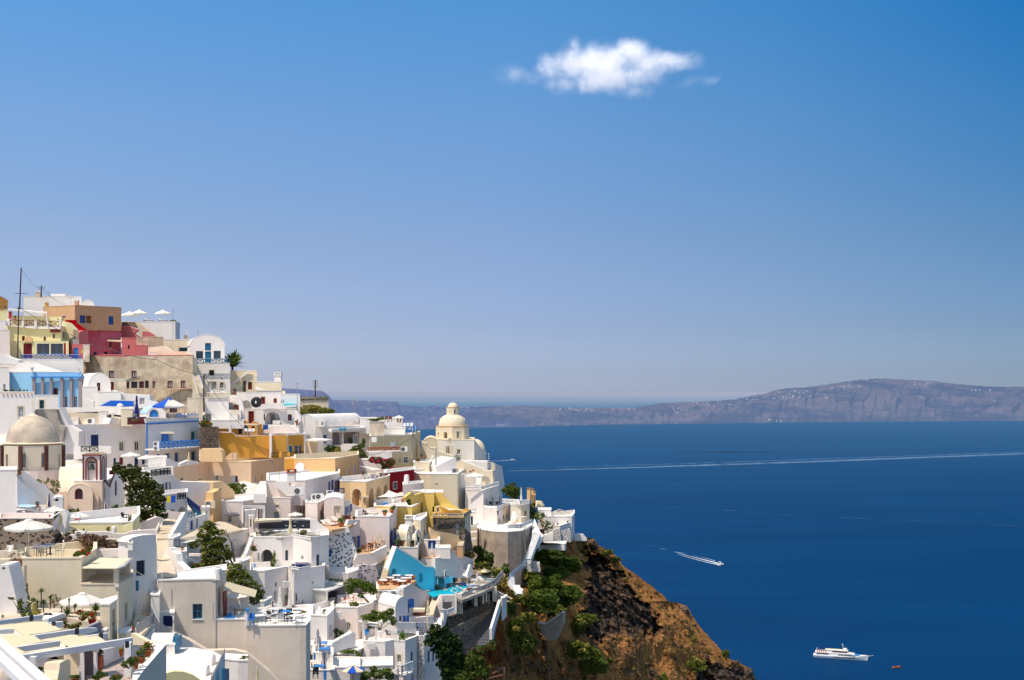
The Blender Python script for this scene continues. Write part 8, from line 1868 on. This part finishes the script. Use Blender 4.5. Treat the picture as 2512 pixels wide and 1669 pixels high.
for j in range(ny+1):
 t=j/ny;y=1300+400*t if t<.93 else 1672+(t-.93)/.07*900
 xs=sil_x(min(y,1800))+noise.noise(Vector((y*.06,5,0)))*3+noise.noise(Vector((y*.2,9,0)))*1.6
 for i in range(nx+1):
  u=i/nx;x=x0+(xs-x0)*min(1,u/.93)
  Y=cdep(x,y,1462+(min(y,1700)-1330)*1.15)
  rk=float(RF[j*(nx+1)+i])
  if u>.93:Y+=(u-.93)/.07*26
  view(0,0,1)
  p=P(x,y+(0 if u<=.93 else(u-.93)*160),Y)
  n1=noise.fractal(p*.11,.9,2.2,5);cl=noise.noise(p*.32);ce=abs(noise.noise(p*.55+Vector((9,0,0))));vv=noise.voronoi(p*.42)[0];vv2=noise.voronoi(p*1.1)[0]
  edge=min(1,(1-min(1,u/.93))*14)if u<.93 else 0
  d=(n1*2.4+cl*.8)*(.85+rk)+rk*((vv[1]-vv[0])*2.6+(vv2[1]-vv2[0])*.9-ce*1.5)+(1-rk)*(vv2[1]-vv2[0])*.45
  big=max(0,rk-.1)*2.5*float(RD[j*(nx+1)+i])
  p=p+Vector((0,-d*edge*.9,d*.22*edge))+Vector((0,big*1.2,0))
  V.append(p);RK.append(max(0,min(1,rk*(1 if rk>.66 or RD[j*(nx+1)+i]>0 else.55)+(n1>.45)*.4)))
for j in range(ny):
 for i in range(nx):a=j*(nx+1)+i;fs.append((a,a+1,a+nx+2,a+nx+1))
k=len(V);base_row=V[ny*(nx+1):]
V+=[Vector((p.x*1.15,p.y,-5))for p in base_row];RK+=[1]*len(base_row)
for i in range(nx):a=ny*(nx+1)+i;fs.append((a,a+1,k+i+1,k+i))
me=bpy.data.meshes.new('cliff');me.from_pydata([tuple(p)for p in V],[],fs)
at=me.attributes.new('rock','FLOAT','POINT');at.data.foreach_set('value',RK);me.materials.append(MT['CLIFF'])
cl_o=bpy.data.objects.new('cliff',me);COL.objects.link(cl_o);tag(cl_o,kind='structure')
me.polygons.foreach_set('use_smooth',[False]*len(me.polygons))
view(1200,1269,3.4706)
rk=random.Random(11)
from mathutils.bvhtree import BVHTree
BV=BVHTree.FromPolygons([tuple(p)for p in V],fs)
def ground(x,y):
 a,b=N(x,y);d=Vector(((a-CX)/F,1,-(b-HY)/F)).normalized()
 return BV.ray_cast(Vector((0,0,EYE)),d)[0]
def boulder(x,y,s,label='dark rough boulder embedded in the brown slope',mat='ROCK'):
 q=ground(x,y)
 if q is None:return
 s=PW(s,q.y);bm=bmesh.new();bmesh.ops.create_icosphere(bm,subdivisions=3,radius=s);sd=Vector((x,y,0))*.1
 for v in bm.verts:
  n_=noise.voronoi(v.co/s*.9+sd)[0];v.co*=.72+(n_[1]-n_[0])*.55+noise.noise(v.co/s*2.3+sd)*.25;v.co.z*=.8
 me=bpy.data.meshes.new('boulder');bm.to_mesh(me);bm.free();me.materials.append(MT[mat]);o=bpy.data.objects.new('boulder',me);COL.objects.link(o);o.location=q;tag(o,label,'boulder','boulders on the brown slope');return o
boulder(865,215,42,'tall rock knob at the very top of the headland ridge','ROCKB');boulder(900,260,36,'lower dark rock beside the ridge knob');boulder(800,215,26,'small rock left of the ridge knob','ROCKB');boulder(1375,1320,42,'pointed dark rock standing alone low on the slope');boulder(1660,790,46,'weathered rock outcrop on the skyline of the brown slope','ROCKB')
boulder(1850,1185,30,'small black rock above the lowest ledge');boulder(2110,1235,26,'small rock on the lower skyline edge');boulder(2200,1320,60,'black rock forming the lower right tip of land');boulder(1960,1340,60,'big black rock on the lowest ledge')
boulder(1690,940,28,'dark rock patch in the middle of the brown slope');boulder(950,985,26,'pale capped rock under the dark rock wall','ROCKB')
for i in range(46):
 x,y=rk.uniform(760,2200),rk.uniform(300,1380)
 a,b=N(x,y)
 if a<sil_x(b)-12:boulder(x,y,rk.uniform(5,13),'small loose rock scattered over the brown slope',rk.choice(['ROCK','ROCKB']))
for i in range(40):
 x,y=rk.uniform(0,800),rk.uniform(1050,1400);boulder(x,y,rk.uniform(8,22),'broken brown rock of the gully at the bottom edge',rk.choice(['ROCK','ROCKB']))
for i in range(60):
 x,y=rk.uniform(820,1460),rk.uniform(420,1050);a,b=N(x,y)
 if rockf(a,b)>.8:boulder(x,y,rk.uniform(8,26),'black broken rock of the dark cliff face','ROCK')
def cbush(label,x,y,rx,ry,mat='f3',leaf=.15,dens=1,f2=0,mat2=None,group='scrub on the brown slope',n=4,dY=-1.0):
 q=ground(x,y);Y=(q.y if q else 215)+dY;rr_=random.Random(int(x*3+y))
 rx*=1.3;ry*=1.25;bl=[(x,y,rx*.8,ry*.8)]+[(x+rr_.uniform(-.55,.55)*rx,y+rr_.uniform(-.5,.5)*ry,rx*rr_.uniform(.3,.5),ry*rr_.uniform(.3,.55))for _ in range(n)]
 return bush(label,bl,Y,mat,leaf,dens,f2=f2,mat2=mat2,group=group)
G=None
view(960,1369);YR=ground(1975,1050).y-3
r=slab([(1880,835),(1975,850),(2090,770),(2200,690),(2195,850),(2100,1060),(1990,1060),(1900,900)],YR+1,YR-.5,1,mat='RW',name='retaining_wall',label='beige retaining wall with white coping on the brown slope',cat='wall')
slab([(1880,828),(1975,842),(2092,762),(2200,682),(2200,698),(2095,780),(1975,856),(1880,842)],YR+.7,YR-.8,.6,mat='W',name='coping',parent=r)
view(1200,1269,3.4706)
cbush('uppermost dark green bush under the white garden wall',500,330,170,62,'f4',.18,1.2,.4,'f2',G,9,-4);cbush('round dark green bush right of the uppermost one',640,400,130,75,'f4',.18,1.2,.25,'f2',G,8,-4);cbush('dark bush in the hollow below the upper bushes',590,480,110,60,'f4',.17,1.1,0,None,G,6,-5)
cbush('olive yellow bush beside the white footpath',300,500,95,65,'f3',.16,1.2,.3,'f5',G,7,-5);cbush('large bright green bush in the middle of the slope',470,590,150,90,'f2',.18,1.0,.5,'f4',G,10,-7);cbush('big spreading green bush above the retaining wall',430,710,160,90,'f2',.18,1.0,.5,'f4',G,10,-9);cbush('green bush at the right of the big spreading one',640,680,130,90,'f4',.18,1.1,.35,'f2',G,8,-7);cbush('shaded green bush on the lower edge of the clump',560,790,90,55,'f3',.16,1,0,None,G,6,-6)
cbush('pale feathery yellow green bush on the left slope',220,950,90,90,'f3',.16,1.1,.4,'f5',G,9,-6);cbush('lower half of the feathery slope bush',300,1080,100,110,'f3',.16,1.1,.3,'f4',G,9,-8);cbush('dry grassy bush above the beige retaining wall',330,850,60,50,'f5',.15,1,.3,'f3',G,6,-4);cbush('olive bush shading the hollow at the dark cliff',800,880,105,50,'f3',.16,1.1,.4,'f5',G,8,-5);cbush('drooping side of the olive bush at the dark cliff',760,960,60,70,'f3',.16,1,.2,'f4',G,6,-5)
cbush('big yellow green scrub bush in the gully',760,1130,120,75,'f3',.17,1.1,.4,'f5',G,9,-6);cbush('lower yellow green scrub bush in the gully',900,1240,100,110,'f3',.17,1.0,.4,'f4',G,9,-6);cbush('small round bush standing on the lower skyline',2015,1165,36,40,'f3',.15,1.1,0,None,G,4,-1)
cbush('green scrub strip on the upper ridge',1000,300,60,26,'f3',.14,1,.4,'f5',G,5);cbush('green scrub lower on the upper ridge',1075,360,48,30,'f3',.14,1,.4,'f5',G,5);cbush('mossy green patch low on the slope',1720,1250,110,60,'f3',.15,.6,.5,'f5',G,8,0);cbush('second mossy green patch near the bottom edge',1460,1370,60,30,'f3',.15,.6,.4,'f5',G,5,0)
cbush('dark shrub beside the stair pier',180,770,36,70,'f4',.14,1,0,None,G,5,-8)
for i in range(190):
 x,y=rk.uniform(820,2150),rk.uniform(330,1385);a,b=N(x,y)
 if a>sil_x(b)-8 or rockf(a,b)>.6:continue
 cbush('small dry tuft growing on the brown slope',x,y,rk.uniform(9,26),rk.uniform(7,16),rk.choice(['f6','fo','fo','f5']),.13,1,.3,rk.choice(['f3','fo']),n=2,dY=-.2)
for i in range(50):
 x,y=rk.uniform(240,1060),rk.uniform(860,1390);cbush('small brown tuft in the gully',x,y,rk.uniform(10,24),rk.uniform(8,18),rk.choice(['fo','f6','f3']),.12,1,.3,'f5','scrub in the gully',2,-.3)
view(1020,1180)
bush('low olive bush hiding the foot of the white footpath',[(1330,1490,70,40),(1240,1440,40,40),(1400,1480,60,40),(1290,1530,70,40)],156,'f3',.15,1.1,f2=.4,mat2='fo')
view(960,1369)
bush('dark shrub mass at the bottom of the dark stair',[(1120,1190,90,50),(1230,1150,70,50),(1040,1240,70,50),(1300,1110,50,60)],143,'f4',.15,1.1,f2=.3,mat2='fo')
view(1020,1180)
bush('dark green bush clump under the round wall',[(800,880,90,55),(870,960,80,90),(930,1040,80,80),(830,1020,70,60),(960,970,50,60)],168,'f4',.17,1.2)
bush('yellow dry bush at the top of the green slope',[(660,920,80,55),(600,900,50,35),(700,960,70,50)],168,'f5',.15,1.1,f2=.4,mat2='f3')
bush('olive green bush above the pool railing',[(820,1090,80,60),(900,1160,90,60),(1000,1160,100,60),(1050,1230,70,60)],165.5,'f3',.16,1.1,f2=.35,mat2='f5')
bush('dark shrub at the foot of the round wall',[(1145,1130,50,60),(1180,1190,40,45)],169,'f4',.15,1.1)
bush('dry brown green scrub below the pool corner',[(1110,1330,60,80),(1180,1400,70,60),(1140,1270,40,50),(1240,1480,60,50)],171,'f5',.15,1.0,f2=.5,mat2='fo')
def hull(rt,L,Wd,Hh,mat,c,yaw,name='hull',sheer=.25,n=16,k=6):
 m=MB();ca,sa=math.cos(yaw),math.sin(yaw);V=[]
 for i in range(n+1):
  t=i/n;x=(t-.5)*L;w=Wd/2*(1-max(0,(t-.55)/.45)**2.2)*(.86+.14*min(1,t*6));top=Hh*(1+sheer*max(0,t-.5)*2)
  for j in range(k+1):
   s=j/k;V.append((x+(s-1)*Hh*.35*(t>.9),-w*math.sin(PI/2*(.35+.65*s)),-.3+(top+.3)*s))
  for j in range(k+1):
   s=1-j/k;V.append((x+(s-1)*Hh*.35*(t>.9),w*math.sin(PI/2*(.35+.65*s)),-.3+(top+.3)*s))
 r_=2*(k+1);fs=[]
 for i in range(n):
  for j in range(r_-1):a=i*r_+j;fs.append((a,a+1,a+r_+1,a+r_))
  fs.append((i*r_,i*r_+r_-1,(i+1)*r_+r_-1,(i+1)*r_))
 fs.append(tuple(range(r_)))
 m.add([c+Vector((x*ca-y*sa,x*sa+y*ca,z))for x,y,z in V],fs);return m.build(name,mat,rt)
def bbox(rt,name,mat,c,yaw,x0,x1,y0,y1,z0,z1,rake=0):
 ca,sa=math.cos(yaw),math.sin(yaw);T=lambda x,y,z:c+Vector((x*ca-y*sa,x*sa+y*ca,z))
 v=[T(x0,y0,z0),T(x1,y0,z0),T(x1,y1,z0),T(x0,y1,z0),T(x0,y0,z1),T(x1-rake,y0,z1),T(x1-rake,y1,z1),T(x0,y1,z1)]
 return MB().add(v,[(0,3,2,1),(4,5,6,7),(0,1,5,4),(1,2,6,5),(2,3,7,6),(3,0,4,7)]).build(name,mat,rt)
view(1900,1560,5.9)
c=PZ(960,335,0);yaw=-.30;L=46
s=root('cruise_yacht','white excursion ship anchored on the open sea','ship',c);s['_o']=tuple(c)
hull(s,L,8.4,3.0,'w',c,yaw,sheer=.5)
bbox(s,'deck','WP',c,yaw,-21,15,-3.6,3.6,2.9,3.05);bbox(s,'lower_cabin','w',c,yaw,-21,13,-3.7,3.7,3.0,5.2,2);bbox(s,'upper_deck','WP',c,yaw,-21.5,9,-3.9,3.9,5.2,5.45);bbox(s,'upper_cabin','w',c,yaw,-12,7,-3.1,3.1,5.45,7.5,2.2);bbox(s,'sun_deck','c',c,yaw,-13,6,-3.4,3.4,7.5,7.7)
bbox(s,'wheelhouse','w',c,yaw,2,6,-2.2,2.2,7.7,9.2,1.2);bbox(s,'foredeck_awning','B',c,yaw,10.5,15.5,-2.4,2.4,4.3,4.5)
for sd in(-1,):
 bbox(s,'window_band','gl',c,yaw,-2,12,-3.78,-3.72,3.6,4.5);bbox(s,'window_band','gl',c,yaw,-20,-10,-3.78,-3.72,3.9,4.8);bbox(s,'window_band','gl',c,yaw,-7,5.5,-3.2,-3.12,6.0,7.1);bbox(s,'hull_window_band','gl',c,yaw,-6,12,-4.26,-4.2,1.9,2.5);bbox(s,'wheelhouse_window','gl',c,yaw,4.9,5.3,-2.25,2.0,8.2,8.9)
T_=lambda x,y,z:c+Vector((x*math.cos(yaw)-y*math.sin(yaw),x*math.sin(yaw)+y*math.cos(yaw),z))
m=MB();m.tube(T_(2,0,9),T_(1.2,0,13.5),.14);m.tube(T_(.2,0,12),T_(2.4,0,12),.08);m.tube(T_(1.4,-1,11),T_(1.4,1,11),.08);m.build('mast','w',s)
m=MB();m.tube(T_(-21,0,5.4),T_(-19.5,0,9),.13);m.build('stern_pole','w',s);m=MB();m.tube(T_(22,0,3.6),T_(27,0,4.6),.16);m.tube(T_(22,-1,3.8),T_(27,0,4.6),.06);m.build('bowsprit','c',s)
m=MB()
for i in range(9):
 for sd in(-3.7,3.7):m.tube(T_(-21+i*1.1,sd,5.4),T_(-21+i*1.1,sd,6.5),.05,n=4)
for sd in(-3.7,3.7):m.tube(T_(-21,sd,6.5),T_(-12,sd,6.5),.06,n=4)
m.build('rear_railing','w',s)
for i in range(5):bbox(s,'deck_seat','OW',c,yaw,-20+i*1.7,-19.2+i*1.7,-2.5,2.5,5.45,6.0)
for i in range(3):bbox(s,'liferaft','w',c,yaw,-9+i*3.4,-7.5+i*3.4,-2.2,-1.0,7.7,8.3)
view(1900,1560,5.9)
c=PZ(1768,470,0);s=root('dinghy','small orange lifeboat floating beside the excursion ship','boat',c);s['_o']=tuple(c)
hull(s,7.4,2.8,1.3,'ORB',c,.15,sheer=.35);bbox(s,'seat','BR',c,.15,-2,1.6,-.9,.9,1.05,1.4);bbox(s,'engine','ORB',c,.15,1.8,2.4,-.4,.4,1.2,2.1);bbox(s,'bow_cover','ORB',c,.15,-3.4,-2.2,-.7,.7,1.2,1.5)
view(1680,1340,16.857)
c=PZ(1430,765,0);s=root('speedboat','small white speedboat racing with a foaming wake','boat',c);s['_o']=tuple(c);yw=-.45
hull(s,12,3.4,1.5,'w',c,yw,sheer=.4);bbox(s,'cabin','w',c,yw,.2,3.6,-1.2,1.2,1.5,2.6,.9);bbox(s,'windscreen','gl',c,yw,3.0,3.4,-1.25,1.25,1.8,2.5);bbox(s,'cockpit','BR',c,yw,-5,0,-1.2,1.2,1.4,1.75);bbox(s,'hard_top','w',c,yw,-2,2.6,-1.3,1.3,3.6,3.75)
T_=lambda x,y,z:c+Vector((x*math.cos(yw)-y*math.sin(yw),x*math.sin(yw)+y*math.cos(yw),z))
m=MB()
for a in(-1.8,2.3):
 for b_ in(-1.1,1.1):m.tube(T_(a,b_,1.5),T_(a,b_,3.6),.06,n=5)
m.build('frame','w',s)
view(900,960)
c=PZ(1870,888,0);s=root('motor_boat','tiny white motor boat passing right of the church','boat',c);s['_o']=tuple(c)
hull(s,20,5,2,'w',c,-.12,sheer=.4);bbox(s,'cabin','w',c,-.12,-6,4,-1.8,1.8,2,4.2,1.5);bbox(s,'window_band','gl',c,-.12,-4,3,-1.88,-1.82,2.7,3.5);MB().tube(c+Vector((-1,0,4)),c+Vector((-1.3,0,8)),.12).build('mast','w',s)
view(0,0,1)
CY_=4200.0
cc=P(1492,165,CY_)
m=MB();bm=bmesh.new();bmesh.ops.create_icosphere(bm,subdivisions=4,radius=1.0)
sx,sy,sz=290/F*CY_,150/F*CY_,100/F*CY_
for v in bm.verts:v.co=Vector((v.co.x*sx,v.co.y*sy,v.co.z*sz))
me=bpy.data.meshes.new('cloud');bm.to_mesh(me);bm.free();co_=bpy.data.objects.new('cloud',me);COL.objects.link(co_);co_.location=cc
tag(co_,'single small white cloud alone in the blue sky','cloud')
mt=bpy.data.materials.new('cloud_vapour');mt.use_nodes=True;nt=mt.node_tree;nt.nodes.clear()
out=nt.nodes.new('ShaderNodeOutputMaterial');vol=nt.nodes.new('ShaderNodeVolumePrincipled')
pos=nt.nodes.new('ShaderNodeNewGeometry').outputs['Position']
wv=nd(nt,'ShaderNodeTexNoise',i_Scale=.012,i_Detail=7,i_Roughness=.68);nt.links.new(pos,wv.inputs['Vector'])
wp=nd(nt,'ShaderNodeVectorMath',operation='MULTIPLY_ADD');nt.links.new(wv.outputs['Color'],wp.inputs[0]);wp.inputs[1].default_value=(95,95,95)
sub=nd(nt,'ShaderNodeVectorMath',operation='ADD');sub.inputs[1].default_value=(-47,-47,-47);nt.links.new(pos,sub.inputs[0]);nt.links.new(sub.outputs[0],wp.inputs[2])
blobs=[(1475,160,62,42,1),(1420,155,55,30,1),(1495,190,55,34,1),(1545,130,45,30,1),(1600,155,60,22,.9),(1650,150,50,18,.85),(1450,195,40,28,1),(1350,165,30,26,.8),(1405,118,22,22,.7),(1700,150,22,22,.5),(1560,185,60,25,.75),(1262,183,44,20,.36),(1310,190,46,16,.3),(1385,205,50,22,.45),(1750,200,40,14,.3),(1690,205,40,14,.25),(1560,225,40,14,.45)]
prev=None
for(x,y,rx,ry,a)in blobs:
 q=P(x,y,CY_);k=CY_/F
 s1=nd(nt,'ShaderNodeVectorMath',operation='SUBTRACT');nt.links.new(wp.outputs[0],s1 .inputs[0]);s1 .inputs[1].default_value=q
 s2=nd(nt,'ShaderNodeVectorMath',operation='DIVIDE');nt.links.new(s1 .outputs[0],s2 .inputs[0]);s2 .inputs[1].default_value=(rx*k*1.15,(rx+ry)*.6*k,ry*k*1.2)
 ln=nd(nt,'ShaderNodeVectorMath',operation='LENGTH');nt.links.new(s2 .outputs[0],ln.inputs[0])
 mr=nd(nt,'ShaderNodeMapRange');nt.links.new(ln.outputs['Value'],mr.inputs['Value']);mr.inputs['From Min'].default_value=1.3;mr.inputs['From Max'].default_value=.3;mr.inputs['To Min'].default_value=0;mr.inputs['To Max'].default_value=a
 if prev is None:prev=mr.outputs[0]
 else:
  mx=nd(nt,'ShaderNodeMath',operation='MAXIMUM');nt.links.new(prev,mx.inputs[0]);nt.links.new(mr.outputs[0],mx.inputs[1]);prev=mx.outputs[0]
fine=noise_n(nt,pos,.024,8,.72)
fm=nd(nt,'ShaderNodeMapRange');nt.links.new(fine,fm.inputs['Value']);fm.inputs['From Min'].default_value=.3;fm.inputs['From Max'].default_value=.6;fm.inputs['To Min'].default_value=.1;fm.inputs['To Max'].default_value=1.25
mm=nd(nt,'ShaderNodeMath',operation='MULTIPLY');nt.links.new(prev,mm.inputs[0]);nt.links.new(fm.outputs[0],mm.inputs[1])
pw=nd(nt,'ShaderNodeMath',operation='POWER');nt.links.new(mm.outputs[0],pw.inputs[0]);pw.inputs[1].default_value=1.9
dn=nd(nt,'ShaderNodeMath',operation='MULTIPLY');nt.links.new(pw.outputs[0],dn.inputs[0]);dn.inputs[1].default_value=.032
nt.links.new(dn.outputs[0],vol.inputs['Density']);vol.inputs['Color'].default_value=(.98,.97,.98,1);vol.inputs['Anisotropy'].default_value=.1
vol.inputs['Emission Color'].default_value=(.86,.86,.95,1)
em=nd(nt,'ShaderNodeMath',operation='MULTIPLY');nt.links.new(dn.outputs[0],em.inputs[0]);em.inputs[1].default_value=.36;nt.links.new(em.outputs[0],vol.inputs['Emission Strength'])  # light put into the vapour as its own emission
nt.links.new(vol.outputs[0],out.inputs['Volume']);me.materials.append(mt)
SC.cycles.volume_step_rate=1.0;SC.cycles.volume_max_steps=96;SC.cycles.volume_bounces=1
